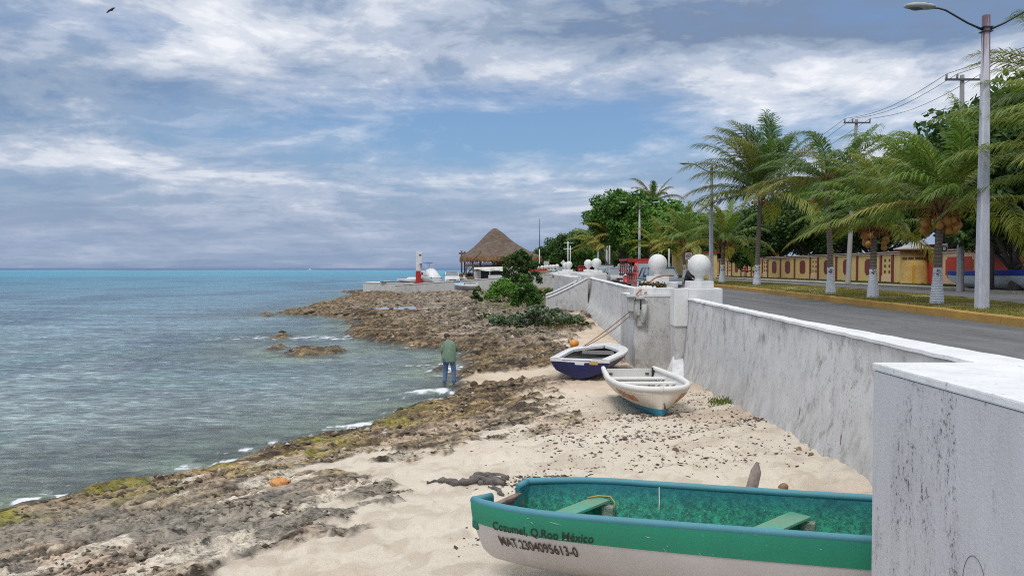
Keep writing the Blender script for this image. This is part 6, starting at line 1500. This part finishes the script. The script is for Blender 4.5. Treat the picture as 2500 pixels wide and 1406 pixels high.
def frond_mesh(L, az, elv, wind, rs, drop=1.0, nl=46, leaf=.75, wd=.045):
    N = 16; p = Vector((0, 0, 0)); d = Vector((math.cos(az)*math.cos(elv), math.sin(az)*math.cos(elv), math.sin(elv)))
    pts = [p.copy()]; st = L/N
    for i in range(N):
        s_ = (i+1)/N; d = d+Vector((wind[0], wind[1], -.60*drop))*(.05+.34*s_*s_)*.60; d.normalize(); p = p+d*st; pts.append(p.copy())
    V = []; Fc = []
    # rachis
    for i, q in enumerate(pts):
        r = .030*(1-i/N)**.8+.006; dd = (pts[min(i+1, N)]-pts[max(i-1, 0)]).normalized(); sd = dd.cross(Vector((0, 0, 1)))
        sd = sd.normalized() if sd.length > .05 else Vector((1, 0, 0)); u = sd.cross(dd)
        V += [q+sd*r, q-u*r*.8, q-sd*r, q+u*r*.6]
    for i in range(N):
        for k in range(4): k2 = (k+1) % 4; Fc.append((i*4+k, i*4+k2, (i+1)*4+k2, (i+1)*4+k))
    nr = len(Fc)
    W_ = Vector((wind[0], wind[1], 0))
    for j in range(nl):
        u = .10+.90*(j+.5)/nl; f = u*N; i = min(int(f), N-1); q = pts[i].lerp(pts[i+1], f-i); dd = (pts[i+1]-pts[i]).normalized()
        sd = dd.cross(Vector((0, 0, 1))); sd = sd.normalized() if sd.length > .05 else Vector((1, 0, 0)); un = sd.cross(dd)
        ll = leaf*(math.sin(PI*(.14+.74*u))**.6)*(.85+.3*rs.rand())*L/4.2
        for sg in (-1, 1):
            if rs.rand() < .04: continue
            l0 = (sd*sg*(.85-.25*u)+dd*(.50+.5*u)+un*.22+Vector(rs.normal(size=3))*.09).normalized()
            a = q; m1_ = a+l0*ll*.42; l1 = (l0+Vector((0, 0, -.75*drop))+W_*.7+Vector(rs.normal(size=3))*.07).normalized(); m2_ = m1_+l1*ll*.34
            l2 = (l1+Vector((0, 0, -.9*drop))+W_*.6).normalized(); e = m2_+l2*ll*.30
            wv = l0.cross(un); wv = (wv if wv.length > .05 else dd).normalized()*wd*.5*(.6+.6*math.sin(PI*u))
            o = len(V); V += [a-wv*.5, a+wv*.5, m1_-wv, m1_+wv, m2_-wv*.7, m2_+wv*.7, e]
            Fc += [(o, o+1, o+3, o+2), (o+2, o+3, o+5, o+4), (o+4, o+5, o+6, o+6)]
    me = bpy.data.meshes.new('frond'); me.from_pydata([tuple(v) for v in V], [], [tuple(dict.fromkeys(f)) for f in Fc])
    mi = np.zeros(len(me.polygons), np.int32); mi[:nr] = 1; me.polygons.foreach_set('material_index', mi)
    return me
def palm(label, base, crown, L, nf, seed, fm, wind=(-.55, .0), nuts=0, wash=1.35, r=.19, lo=-.05, hi=1.35, leaf=.75, group='coconut palms along the median', orange=False, wd=.045, az_bias=None):
    rs = np.random.RandomState(seed); base = Vector(base); crown = Vector(crown); H = crown.z-base.z
    o = thing('coconut_palm', label, 'palm tree', tuple(base), 0, group)
    top = crown-base; bend = Vector((top.x, top.y, 0))
    def tp(u): return Vector((0, 0, H*u))+bend*(u**1.6)
    n = 26; mbt = MB(); mbt.tube([tp(i/n) for i in range(n+1)], [r*(1.35-.55*min(1, (i/n*H)/1.0) if i/n*H < 1.0 else .8-.14*(i/n))*(1+.04*(i % 2)) for i in range(n+1)], 14).build('trunk', TRK, o)
    if wash:
        k = 10; MB().tube([tp(wash/H*i/k) for i in range(k+1)], [(r*(1.35-.55*min(1, wash*i/k)) if wash*i/k < 1.0 else r*.8)*1.0+.014 for i in range(k+1)], 14).build('whitewash', WASH, o)
    # crown shaft of old leaf bases
    bt = MB()
    for k in range(14):
        a = k*2.4; z = -.55+.05*k; rr_ = r*.75
        bt.tube([top+Vector((math.cos(a)*rr_, math.sin(a)*rr_, z)), top+Vector((math.cos(a)*(rr_+.12), math.sin(a)*(rr_+.12), z+.28)), top+Vector((math.cos(a)*(rr_+.30), math.sin(a)*(rr_+.30), z+.55))], [.07, .05, .025], 6)
    bt.build('leaf_bases', BOOT, o)
    for k in range(nf):
        u = (k+.5)/nf; az_ = k*2.39996+rs.rand()*.5; elv = lo+(hi-lo)*u**1.0+rs.normal()*.08
        if az_bias is not None and rs.rand() < .5: az_ = az_bias+rs.normal()*.7
        Lk = L*(.82+.25*rs.rand())*(1-.12*max(0, u-.8)*5*.3)
        me = frond_mesh(Lk, az_, elv, (wind[0]*(.8+.4*rs.rand()), wind[1]), rs, .85+.3*rs.rand(), int(52+L*5), leaf*1.22, wd*.94)
        ob = link_mesh('frond', me, [fm if u > .22 or rs.rand() < .4 else FR_Y, RACH], o); ob.location = top+Vector((math.cos(az_)*.08, math.sin(az_)*.08, -.15+.25*u))
    if orange:
        s_ = MB()
        for k in range(46):
            a = rs.rand()*2*PI; l = .45+.5*rs.rand(); e = rs.rand()*1.2-.5
            p1 = top+Vector((math.cos(a)*.15, math.sin(a)*.15, -.35)); p2 = p1+Vector((math.cos(a)*l*.6, math.sin(a)*l*.6, e*l*.5)); s_.tube([p1, p2, p2+Vector((math.cos(a)*l*.2, math.sin(a)*l*.2, -.25))], [.022, .018, .008], 4)
        s_.build('flower_stalks', STALK, o)
    for k in range(nuts):
        a = (k % 3)*2.1+seed+rs.normal()*.35; rad = .34+.26*rs.rand(); z = -.60-.42*rs.rand()+(.1 if k % 2 else 0); s_ = .105+.03*rs.rand()
        nb = MB(); nb.lathe([(max(.008, s_*math.sin(PI*i/9)*(1+.12*math.cos(PI*i/9))), -s_*1.15*math.cos(PI*i/9)) for i in range(10)], n=12)
        c_ = nb.build('coconut', NUT_O, o); c_.location = top+Vector((math.cos(a)*rad, math.sin(a)*rad, z)); c_.rotation_euler = (rs.normal()*.4, rs.normal()*.4, 0)
    return o
def PB(px, py): g = G(px, py, 2.50); return g
def crown_at(b_, px, py): g = AT(px, py, b_.y); return g
b_ = PB(2287, 744); palm('palm with a heavy bunch of orange coconuts, nearest the lamp post with painted trunk', b_, crown_at(b_, 2296, 500), 3.9, 26, 11, FR_G, (-.6, 0), 22, 1.25, .165, orange=True, hi=1.25)
b_ = PB(2131, 728); palm('short palm with coconuts on spread orange stalks, second left of the lamp post', b_, crown_at(b_, 2134, 545), 3.6, 24, 12, FR_G, (-.5, 0), 14, 1.2, .175, orange=True, hi=1.45, lo=-.1)
b_ = PB(2028, 718); palm('palm with slim leaning trunk and ragged windswept crown behind the short palm', b_, crown_at(b_, 2018, 440), 4.0, 25, 13, FR_D, (-.6, 0), 6, 1.3, .175, hi=.85)
b_ = PB(1848, 697); palm('tallest palm, its dark crown standing clear against the sky', b_, crown_at(b_, 1858, 470), 6.1, 34, 14, FR_D, (-.32, 0), 8, 1.45, .22, hi=1.42, leaf=.85, wd=.06)
b_ = PB(1763, 691); palm('low palm with bright orange flower stalks just left of the tallest palm', b_, crown_at(b_, 1767, 585), 4.1, 23, 15, FR_G, (-.25, 0), 5, 1.5, .22, orange=True, hi=1.3, lo=-.1, wd=.06)
b_ = Vector((18.2, 84, 2.6)); palm('low palm behind the speed limit sign with orange stalks under its crown', b_, crown_at(b_, 1666, 590), 4.4, 23, 16, FR_G, (-.3, 0), 3, 1.5, .22, orange=True, hi=1.35, lo=-.1, wd=.065)
b_ = Vector((18.6, 108, 2.6)); palm('tall palm rising out of the two big leafy trees', b_, crown_at(b_, 1592, 490), 4.2, 18, 17, FR_D, (-.3, 0), 0, 1.5, .22, hi=1.2, wd=.07)
b_ = Vector((12.9, 104, 2.4)); palm('yellowish palm drooping left of the big leafy trees', b_, crown_at(b_, 1490, 575), 4.5, 20, 18, FR_Y, (-.6, 0), 0, 1.5, .2, hi=1.1, orange=True, wd=.07)
b_ = Vector((14.5, 118, 2.4)); palm('small yellowish palm farthest left before the distant tree line', b_, crown_at(b_, 1458, 600), 4.2, 18, 19, FR_Y, (-.6, 0), 0, 1.5, .2, hi=1.1, wd=.07)
b_ = Vector((16.2, 96, 2.5)); palm('palm with brown stalks between the big trees and the sign palm', b_, crown_at(b_, 1600, 600), 3.9, 16, 20, FR_Y, (-.4, 0), 0, 1.5, .2, hi=1.1, orange=True, wd=.07)
palm('nearest palm, its trunk outside the right edge and fronds sweeping over the lamp post', (16.7, 22.6, 2.62), (16.75, 22.6, 6.9), 4.6, 24, 21, FR_G, (-.5, 0), 5, 1.4, .20, orange=True, hi=1.3, lo=-.05)
palm('tall palm at the right edge with upswept dark fronds', (20.4, 27.5, 2.5), (20.0, 27.5, 9.4), 4.3, 20, 22, FR_D, (-.35, 0), 0, 1.4, .2, hi=1.3)
# ============================================================ broadleaf trees
def tree_parts(seed, H, R, trunk_r, per, size, nclu, base_frac=.32, squash=.75, flat=1.0):
    rs = np.random.RandomState(seed); C_ = []; Rr = []
    zc = H*(base_frac+(1-base_frac)/2); hz = H*(1-base_frac)/2
    for k in range(nclu):
        d = rs.normal(size=3); d /= np.linalg.norm(d); u = rs.rand()**.40
        p = np.array([d[0]*R*u, d[1]*R*u, zc+d[2]*hz*u*.95]); p[0] += rs.normal()*.05*R
        C_.append(p); Rr.append(R*(.16+.14*rs.rand()))
    V, Fq = leaf_cloud(C_, Rr, per, size, seed+1, squash)
    crown = np_mesh('crown', V, Fq)
    tb = MB(); n = 9
    fork = H*base_frac*.75
    tb.tube([(0, 0, -.2), (.05*R, .02, fork*.5), (.02*R, 0, fork), (.0, .0, fork*1.5)], [trunk_r*1.3, trunk_r, trunk_r*.85, trunk_r*.5], n)
    for k in range(9):
        p = C_[k*(nclu//10)]; s_ = Vector((0, 0, fork*(.75+.4*rs.rand()))); e = Vector(p)
        mid = s_.lerp(e, .5)+Vector((0, 0, -.06*H)); tb.tube([s_, s_.lerp(mid, .5)+Vector((rs.normal()*.1, rs.normal()*.1, 0)), mid, e], [trunk_r*.5, trunk_r*.38, trunk_r*.26, trunk_r*.07], 7)
    tm = tb.build('trunk', BARK); me = tm.data; bpy.data.objects.remove(tm); return crown, me
TV = {}
def tree(kind, label, loc, s=1.0, rz=0.0, leaf=None, group=None, sz=1.0, name='leafy_tree'):
    if kind not in TV: TV[kind] = tree_parts(*TKIND[kind])
    cm, tm = TV[kind]; o = thing(name, label, 'tree', loc, rz, group); o.scale = (s, s, s*sz)
    key = (kind, leaf.name)
    if key not in TV: c2_ = cm.copy(); c2_.materials.clear(); c2_.materials.append(leaf); TV[key] = c2_
    co_ = bpy.data.objects.new('crown', TV[key]); COL.objects.link(co_); co_.parent = o
    to = bpy.data.objects.new('trunk', tm); COL.objects.link(to); to.parent = o; return o
TKIND = {'a': (101, 12.5, 5.6, .34, 150, .24, 120), 'b': (102, 11.5, 6.4, .38, 150, .25, 125, .28), 'c': (103, 13.5, 5.2, .34, 150, .25, 115, .30), 'd': (104, 12, 4.9, .38, 170, .23, 110, .22), 'far': (105, 12, 6.5, .4, 110, .36, 80, .12)}
gt = 'broadleaf trees behind the boundary wall'
lab = ['dark tree over the pale wall beside the lamp post', 'broad tree spreading above the guard tower', 'dark leafy tree over the wall, behind the short coconut palm', 'dense tree over the wall behind the slim leaning palm', 'tree over the wall between the slim palm and the tallest palm', 'dark tree over the wall just right of the tallest palm', 'tree over the wall just left of the tallest palm', 'tree over the far end of the yellow wall', 'last tree behind the yellow wall before the speed sign']
for i, (x, y, s, k, lf, sz) in enumerate([(34.5, 50.5, 1.12, 'b', L_DARK, 1.12), (41, 62, 1.15, 'a', L_MID, 1.1), (42, 76, 1.10, 'c', L_DARK, 1.0), (41, 89, 1.1, 'b', L_DARK, 1.05), (41.5, 101, 1.1, 'a', L_DARK, 1.0), (41.5, 113, 1.1, 'c', L_DARK, .95), (42, 128, 1.1, 'b', L_DARK, .95), (43, 146, 1.1, 'a', L_DARK, .9), (42, 168, 1.1, 'c', L_MID, .9)]):
    tree(k, lab[i], (x, y, 2.2), s, i*1.3, lf, gt, sz)
for i, (x, y, s, k, lf, l) in enumerate([(29.0, 46.2, .92, 'd', L_DARK, 'low spreading dark tree whose trunk leans behind the utility pole'), (30.6, 39.5, .95, 'a', L_DARK, 'dark tree with trunk standing behind the blue and white boat'), (51, 70, 1.45, 'c', L_MID, 'tall loose green tree topping out behind the wooden pole'), (52, 96, 1.4, 'a', L_MID, 'pointed tall tree peeping above the palms'), (55, 122, 1.35, 'b', L_DARK, 'tall back row tree left of the pointed one'), (37, 60, .8, 'd', L_YEL, 'olive coloured small tree beside the guard tower')]):
    tree(k, l, (x, y, 2.2), s, i*2.1, lf, gt)
tree('b', 'big bright green leafy tree over the stake truck, right one of two', (18.0, 102, 2.4), .80, .4, L_BRIGHT, 'two big street trees', 1.10)
tree('a', 'big dark leafy tree over the parked cars, left one of two', (14.6, 104, 2.4), .92, 2.2, L_MID, 'two big street trees', 1.0)
tree('d', 'small dark tree in front of the yellow wall left of the tallest palm', (31.5, 108, 2.3), .50, 1.0, L_DARK, gt)
fl = ['rightmost tree of the far tree line', 'second tree from the right in the far tree line', 'third tree from the right in the far tree line', 'fourth tree from the right in the far tree line', 'fifth tree from the right in the far tree line', 'middle tree of the far tree line', 'darker tree left of the middle of the far tree line', 'tree above the thin mast in the far tree line', 'low tree right behind the palapa', 'hazy low tree just left of the mast', 'low distant tree peeping right of the palapa roof', 'low distant tree behind the palapa roof', 'most distant tree left of the palapa mast', 'tree standing behind the rightmost far trees', 'inner tree behind the yellowish palms']
for i, (x, y, s) in enumerate([(27, 205, 1.15), (22.5, 225, 1.15), (20, 245, 1.12), (19, 272, 1.12), (17, 300, 1.08), (16, 330, 1.05), (13, 360, .95), (9, 385, .82), (4, 390, .78), (8, 330, .62), (0, 400, .78), (-6, 405, .75), (12, 300, .6), (30, 180, 1.2), (24, 160, 1.05)]):
    tree('far', fl[i], (x, y, 2.0), s, i*.9, L_MID if i in (0, 1, 3, 14) else L_DARK, 'far tree line', 1.0)
for i, (x, y, s) in enumerate([(52, 170, 1.2), (48, 190, 1.2), (40, 200, 1.15), (34, 215, 1.15), (60, 150, 1.2)]):
    tree('far', ['back tree behind the far end of the wall, rightmost', 'back tree behind the far end of the wall, second from right', 'back tree over the sign palm', 'back tree left of the sign palm', 'back tree filling the gap right of the tallest palm'][i], (x, y, 2.0), s, i*1.7, L_DARK, gt, 1.0)
# ============================================================ mangrove and shrubs on the rocks
def bush(name, label, cx, cy, w, d, h, nclu, per, size, seed, mat, cat='shrub', stems=True, zoff=0.0, prof=None):
    rs = np.random.RandomState(seed); z0 = tz(cx, cy); o = thing(name, label, cat, (cx, cy, z0))
    C_ = []; R_ = []
    for k in range(nclu):
        x = (rs.rand()*2-1); y = (rs.rand()*2-1)
        if x*x+y*y > 1: continue
        hh = h*(1-.75*abs(x)**1.6)*(.35+.65*rs.rand()); 
        if prof: hh = h*prof(x)*(.25+.75*rs.rand())
        C_.append((x*w/2, y*d/2, tz(cx+x*w/2, cy+y*d/2)-z0+hh*.9)); R_.append(min(w, h)*(.05+.15*rs.rand()**1.4))
    V, Fq = leaf_cloud(C_, R_, per, size, seed+3, .9); link_mesh('foliage', np_mesh('foliage', V, Fq), mat, o)
    sb = MB()
    for k in range(0, len(C_), 5): c_ = Vector(C_[k]); sb.tube([(c_.x*.3, c_.y*.3, -.1), (c_.x*.7, c_.y*.7, c_.z*.5), tuple(c_)], [.03, .02, .008], 5)
    sb.build('stems', BARK, o); return o
bush('sea_grape_shrub', 'silvery green low shrub spreading over the rocks at the foot of the stair wing', 1.5, 46, 5.6, 2.8, 1.25, 230, 120, .065, 31, L_SILV, prof=lambda x: .45+.55*math.exp(-((x-.05)/.35)**2))
bush('ground_cover', 'dark green creeping mat of plants in front of the silvery shrub', 2.0, 44.4, 4.6, 1.6, .34, 130, 130, .05, 32, L_DARK)
bush('shrub', 'bright green rounded bush left of the mangrove', -.7, 72, 3.5, 2.6, 2.3, 130, 120, .085, 33, L_BRIGHT)
bush('shrub', 'tall bright green spiky bush below the mangrove', 1.0, 62, 2.3, 1.6, 3.0, 120, 120, .075, 34, L_MID, prof=lambda x: 1-.7*abs(x))
bush('shrub', 'small dark bush left of the bright green one', -3.1, 69, 1.2, 1.0, 1.3, 36, 90, .08, 35, L_DARK)
bush('shrub', 'small leafy clump in front of the blue tarpaulin boat', -4.0, 92, 1.3, .8, .9, 26, 80, .09, 36, L_BRIGHT)
bush('shrub', 'green undergrowth between the mangrove and the seawall', 3.0, 74, 3.4, 3, 1.0, 70, 90, .08, 37, L_MID)
bush('shrub', 'small dark green patch of leaves on the rocks left of the silvery shrub', -1.6, 51, 1.9, 1.1, .35, 26, 90, .05, 38, L_MID)
bush('shrub', 'little green weed patch on the rocks below the silvery shrub', .9, 40.5, 1.5, .6, .16, 24, 90, .04, 39, L_MID)
mg = thing('mangrove_tree', 'dark green mangrove tree with round crown standing in front of the palapa', 'tree', (.75, 76, tz(.75, 76)))
rs = np.random.RandomState(44); C_ = []; R_ = []
for k in range(120):
    a = rs.rand()*2*PI; u = rs.rand()**.5; z = rs.rand()
    rad = 2.05*(math.sin(PI*min(1, max(.08, (z*.9+.12))))**.6)*(1+.28*math.sin(3*a+z*5)+.2*math.sin(5*a-z*9)); C_.append((rad*u*math.cos(a)+.15, rad*u*math.sin(a), 1.3+z*3.1+(.5*math.sin(a*2))*.3)); R_.append(.16+.30*rs.rand()**1.5)
V, Fq = leaf_cloud(C_, R_, 100, .10, 45, .8); link_mesh('crown', np_mesh('crown', V, Fq), L_DARK, mg)
tb = MB().tube([(0, 0, -.3), (.05, 0, .8), (-.05, 0, 1.6), (.1, 0, 2.6)], [.14, .11, .1, .06], 8)
for k in range(8): c_ = C_[k*12]; tb.tube([(0, 0, 1.0+.15*k), (c_[0]*.5, c_[1]*.5, c_[2]*.75), c_], [.06, .04, .01], 6)
tb.build('trunk', BARK, mg)
# ============================================================ lamps, poles and wires
m, t, b = newmat('lamp_post_paint'); co = t.new('ShaderNodeTexCoord').outputs['Object']; sz = t.new('ShaderNodeSeparateXYZ', i_Vector=co).outputs[2]
n1 = t.noise(t.mapping(co, (1, 1, .3)), 7, 6, .7); n2 = t.noise(t.mapping(co, (1, 1, .25)), 26, 5, .7); n3 = t.noise(t.mapping(co, (2.5, 2.5, .12)), 3, 5, .6)
c = t.mix(t.ramp(n1, [(.35, 0), (.7, 1)]), (.60, .61, .68), (.44, .45, .52)); c = t.mix(t.math('MULTIPLY', t.ramp(n2, [(.60, 0), (.68, .9)]), t.ramp(sz, [(.4, .6), (.55, 0)])), c, (.12, .11, .12))
up = t.math('GREATER_THAN', sz, 6.15); top_ = t.mix(t.ramp(t.math('ADD', n3, t.math('MULTIPLY', t.math('SUBTRACT', sz, 7.6), .10)), [(.42, 0), (.56, 1)]), (.62, .60, .64), (.20, .115, .155))
c = t.mix(up, c, top_); t.set(b.inputs['Base Color'], c); b.inputs['Roughness'].default_value = .8; t.set(b.inputs['Normal'], t.bump(n2, .3, .01)); LPM = m
BLKM = M('black_metal', (.02, .022, .028), (.03, .03, .03), 6, .5, 0); LHG = M('lamp_housing', (.34, .38, .38), (.26, .3, .3), 3, .5, 0); LENS = M('lamp_glass', (.10, .12, .12), (.07, .08, .08), 4, .15, 0)
def street_lamp(label, loc, H=9.85, rz=0):
    o = thing('street_lamp', label, 'street lamp', loc, rz, 'twin arm street lamps on the median')
    rings = []
    for i in range(15):
        z = H*i/14; w_ = .165-.075*i/14; c_ = w_*.3; rings.append([(-w_+c_, -w_, z), (w_-c_, -w_, z), (w_, -w_+c_, z), (w_, w_-c_, z), (w_-c_, w_, z), (-w_+c_, w_, z), (-w_, w_-c_, z), (-w_, -w_+c_, z)])
    MB().loft(rings, smooth=False).build('post', LPM, o)
    for sx in (-1, 1):
        MB().tube([(sx*.1, 0, H-.42), (sx*.55, 0, H-.22), (sx*1.2, 0, H+.15), (sx*1.42, 0, H+.21), (sx*1.62, 0, H+.22)], [.032, .03, .028, .026, .026], 8).build('arm', BLKM, o)
        rings = []
        for i in range(10):
            u = i/9; x = sx*(1.55+.86*u); r_ = .05+.105*math.sin(PI*min(1, u*.78+.12))**.9*(1 if u < .9 else .55); z = H+.235+.03*u
            rings.append([(x, r_*1.35*math.cos(q), z+r_*(.8 if math.sin(q) > 0 else .45)*math.sin(q)) for q in np.linspace(0, 2*PI, 13)[:-1]])
        hd = MB().loft(rings).build('lamp_head', LHG, o)
        rings = []
        for i in range(7):
            u = i/6; x = sx*(1.85+.46*u); r_ = .012+.095*math.sin(PI*(.08+.84*u)); rings.append([(x, r_*1.25*math.cos(q), H+.215-abs(r_)*.75*abs(math.sin(q))+.02*u) for q in np.linspace(PI, 2*PI, 9)])
        MB().loft(rings, closed=False, cap=False).build('lens', LENS, hd)
        MB().tube([(sx*1.74, 0, H+.31), (sx*1.74, 0, H+.38)], .035, 8).build('photocell', BLKM, hd)
    cl = MB()
    for z in (H-.36, H-.48): cl.box((0, 0, z), (.28, .28, .03))
    cl.build('clamp', BLKM, o); return o
g = G(2397, 757, 2.49); street_lamp('nearest street lamp, tall white concrete post with faded purple top at the right edge', tuple(g), 8.72)
for (x, y, l) in ((14.95, 60, 'second street lamp, its arms left of the tallest palm'), (15.3, 96, 'third street lamp, mostly hidden behind the big leafy trees'), (15.4, 130, 'fourth street lamp, one arm showing left of the big trees'), (18.0, 167, 'fifth street lamp, both arms showing over the far trees')):
    street_lamp(l, (x, y, 2.5), 8.8)
CPOLE = M('concrete_pole', (.42, .41, .40), (.33, .32, .31), 2.5, .9, .3, .01, (1, 1, .3), fine=.15); INSU = M('insulator', (.16, .15, .15), (.3, .3, .3), 9, .3)
WP = []
def upole(label, base, top, arm=2.15, group='concrete utility poles beyond the side road', wires=True):
    base = Vector(base); top = Vector(top)-base; o = thing('utility_pole', label, 'utility pole', tuple(base), 0, group); n = 12; rings = []
    for i in range(n+1):
        u = i/n; c_ = top*u; w_ = .21-.09*u; rings.append([(c_.x+w_*math.cos(q), c_.y+w_*math.sin(q), c_.z) for q in np.linspace(PI/8, 2*PI+PI/8, 9)[:-1]])
    MB().loft(rings, smooth=False).build('pole', CPOLE, o)
    MB().box((top.x-.02, top.y-.16, top.z-.30), (arm, .1, .12)).build('crossarm', M('crossarm_steel', (.07, .06, .07), (.14, .13, .14), 9, .6), o)
    W_ = []
    for dx_ in (-arm/2+.06, -.38*arm/2.15, arm/2-.06):
        MB().lathe([(.02, 0), (.05, .02), (.075, .06), (.05, .10), (.08, .14), (.05, .19), (.07, .23), (.02, .27)], (top.x+dx_, top.y-.16, top.z-.24), 10).build('insulator', INSU, o); W_.append(base+top+Vector((dx_, -.16, .03)))
    WP.append(W_); return o
WP.append([Vector((28.9-1+.95*k, 12, 15.6)) for k in range(3)])
g = G(2344, 711, 2.35); upole('nearer concrete utility pole with crossarm, standing just left of the tall lamp', g, AT(2349, 184, g.y))
g = G(2070, 695, 2.35); upole('farther leaning concrete utility pole whose crossarm clears the palms', g, AT(2091, 292, g.y), 2.2)
WP.append([Vector((28+.9*k, 96, 14.5)) for k in range(3)])
WIRE = M('wire', (.02, .02, .025), (.02, .02, .025), 2, .6, 0)
for i in range(len(WP)-1):
    for k in range(3):
        tag(MB().tube(sag(WP[i][k], WP[i+1][k], .55, 16), .016, 5, False).build('power_wire', WIRE), '%s power wire, %s' % (['left', 'middle', 'right'][k], ['span from the near pole up to the right edge', 'span between the two utility poles', 'span running from the leaning pole into the palms'][i]), 'wire', 'overhead power wires')
g = AT(2416, 714, 46.5); wp_ = thing('timber_pole', 'dark brown round timber pole just behind the nearest street lamp', 'pole', (g.x, 46.5, 2.3))
MB().tube([(0, 0, 0), (0, 0, 4), (-.05, 0, 9.0)], [.24, .21, .17], 10).build('pole', M('brown_pole', (.14, .10, .095), (.08, .06, .06), 3, .9, .5, .02, (1, 1, .2)), wp_)
ms = thing('mast', 'thin grey mast rising right of the palapa above the far balls', 'mast', (1317-1250 and 67/F*118, 118, 2.3))
MB().tube([(0, 0, 0), (0, 0, 4.2)], .075, 8).build('lower_pole', P_CLEAN, ms); MB().tube([(0, 0, 4.2), (.03, 0, 8.7)], [.06, .045], 8).build('upper_pole', M('mast_grey', (.12, .14, .17), (.1, .1, .12)), ms)
ms = thing('mast', 'pale pole with dark tip among the far trees, behind the middle balls', 'mast', (12.7, 174, 2.3)); MB().tube([(0, 0, 0), (0, 0, 6.2)], .09, 8).build('lower_pole', P_CLEAN, ms); MB().tube([(0, 0, 6.2), (0, 0, 9.2)], .06, 8).build('upper_pole', M('mast_grey', (0, 0, 0)), ms)
fp = thing('utility_pole', 'small distant white pole with two crossarms beside the middle balls', 'utility pole', (12.6, 180, 2.3)); MB().tube([(0, 0, 0), (0, 0, 7.4)], .12, 8).build('pole', P_CLEAN, fp)
for z in (7.0, 5.7): MB().box((0, 0, z), (1.9, .12, .12)).build('crossarm', P_CLEAN, fp)
# white trunks of street trees seen above the parked cars
for i, (px, y, h_) in enumerate(((1488, 100, 3.2), (1560, 98, 3.4), (1587, 100, 3.0), (1633, 92, 2.6))):
    o = thing('concrete_post', ['pale post left of the grey hatchback roof', 'pale post rising behind the red rack', 'second pale post behind the red rack', 'pale post just right of the second ball'][i], 'post', ((px-1250)/F*y, y, 2.35))
    MB().tube([(0, 0, 0), (0, 0, h_+1)], [.13, .10], 10).build('shaft', P_OLD, o)
# ============================================================ buildings behind the wall
rb = thing('house', 'house with pinkish red roof behind the pale wall', 'house', (49, 74, 2.3)); ROOFR = M('red_roof', (.50, .10, .10), (.38, .08, .07), 2, .8, fine=.1)
MB().box((0, 0, 1.8), (9, 26, 3.6)).build('wall', P_CLEAN, rb)
MB().prism([(-5.2, -14), (5.2, -14), (5.2, 14), (-5.2, 14)], 3.605, lambda x, y: 3.9+.9*(1-abs(x)/5.2)).build('roof', ROOFR, rb)
for k in range(5): w_ = MB().box((-4.53, -10+k*5, 2.0), (.08, 1.4, 1.3)).build('window', COPE, rb); MB().box((-4.58, -10+k*5, 2.0), (.04, 1.2, 1.1)).build('pane', GLASS, w_)
ob = thing('house', 'small orange yellow house with tiled roof peeping over the far wall', 'house', (44, 148, 2.3)); MB().box((0, 0, 2.1), (8, 8, 4.2)).build('wall', M('orange_wall', (.62, .34, .08), (.5, .27, .07), 2, .8), ob)
MB().prism([(-4.6, -4.6), (4.6, -4.6), (4.6, 4.6), (-4.6, 4.6)], 4.205, lambda x, y: 4.3+1.1*(1-max(abs(x), abs(y))/4.6)).build('roof', ROOFR, ob)
for k in range(2): w_ = MB().box((-2+k*4, -4.03, 2.6), (1.3, .08, 1.2)).build('window', P_CLEAN, ob); MB().box((-2+k*4, -4.08, 2.6), (1.1, .04, 1.0)).build('pane', GLASS, w_)
kb = thing('kiosk', 'kiosk with royal blue roof beyond the nearest ball', 'kiosk', (31.5, 139, 2.3)); MB().box((0, 0, 1.1), (3.6, 2.4, 2.2)).build('wall', YEL, kb); MB().box((0, 0, 2.62), (4.6, 3.2, .5), taper=.8).build('roof', M('blue_roof', (.02, .06, .35), (.02, .05, .28)), kb)
MB().box((0, -1.22, 1.3), (2.2, .05, .9)).build('counter_opening', M('opening_dark', (.03, .03, .03)), kb)
ah = thing('house', 'pale yellow house with red arched door behind the speed sign', 'house', (24.6, 108, 2.3)); MB().box((0, 0, 1.7), (5.2, 4, 3.4)).build('wall', M('pale_yellow_wall', (.68, .50, .20), (.58, .42, .18), 1.5, .85), ah); MB().box((0, 0, 3.5), (5.6, 4.4, .22)).build('cornice', REDP, ah)
dr = MB(); dr.prism([(x, z) for x, z in [(-.45, 0), (.45, 0), (.45, 1.5), (.32, 1.85), (0, 2.05), (-.32, 1.85), (-.45, 1.5)]], 0, .06); d_ = dr.build('door', REDP, ah); d_.rotation_euler = (PI/2, 0, 0); d_.location = (.3, -2.0, .1)
# round sign with letter half hidden by the palm trunk
rsn = thing('roadside_sign', 'white sign with a black letter peeping out behind the coconut palm trunk', 'sign', tuple(AT(2300, 690, 60))); rsn.location.z = 2.35
MB().tube([(0, .05, 0), (0, .05, 3.0)], .04, 6).build('post', CHR, rsn); MB().box((0, 0, 2.85), (.75, .04, .75)).build('board', P_CLEAN, rsn, bevel=.02); text_on('D', .62, lambda x, y: Vector((x-.1, -.03, y+2.63)), 'lettering', DK, rsn, .01)
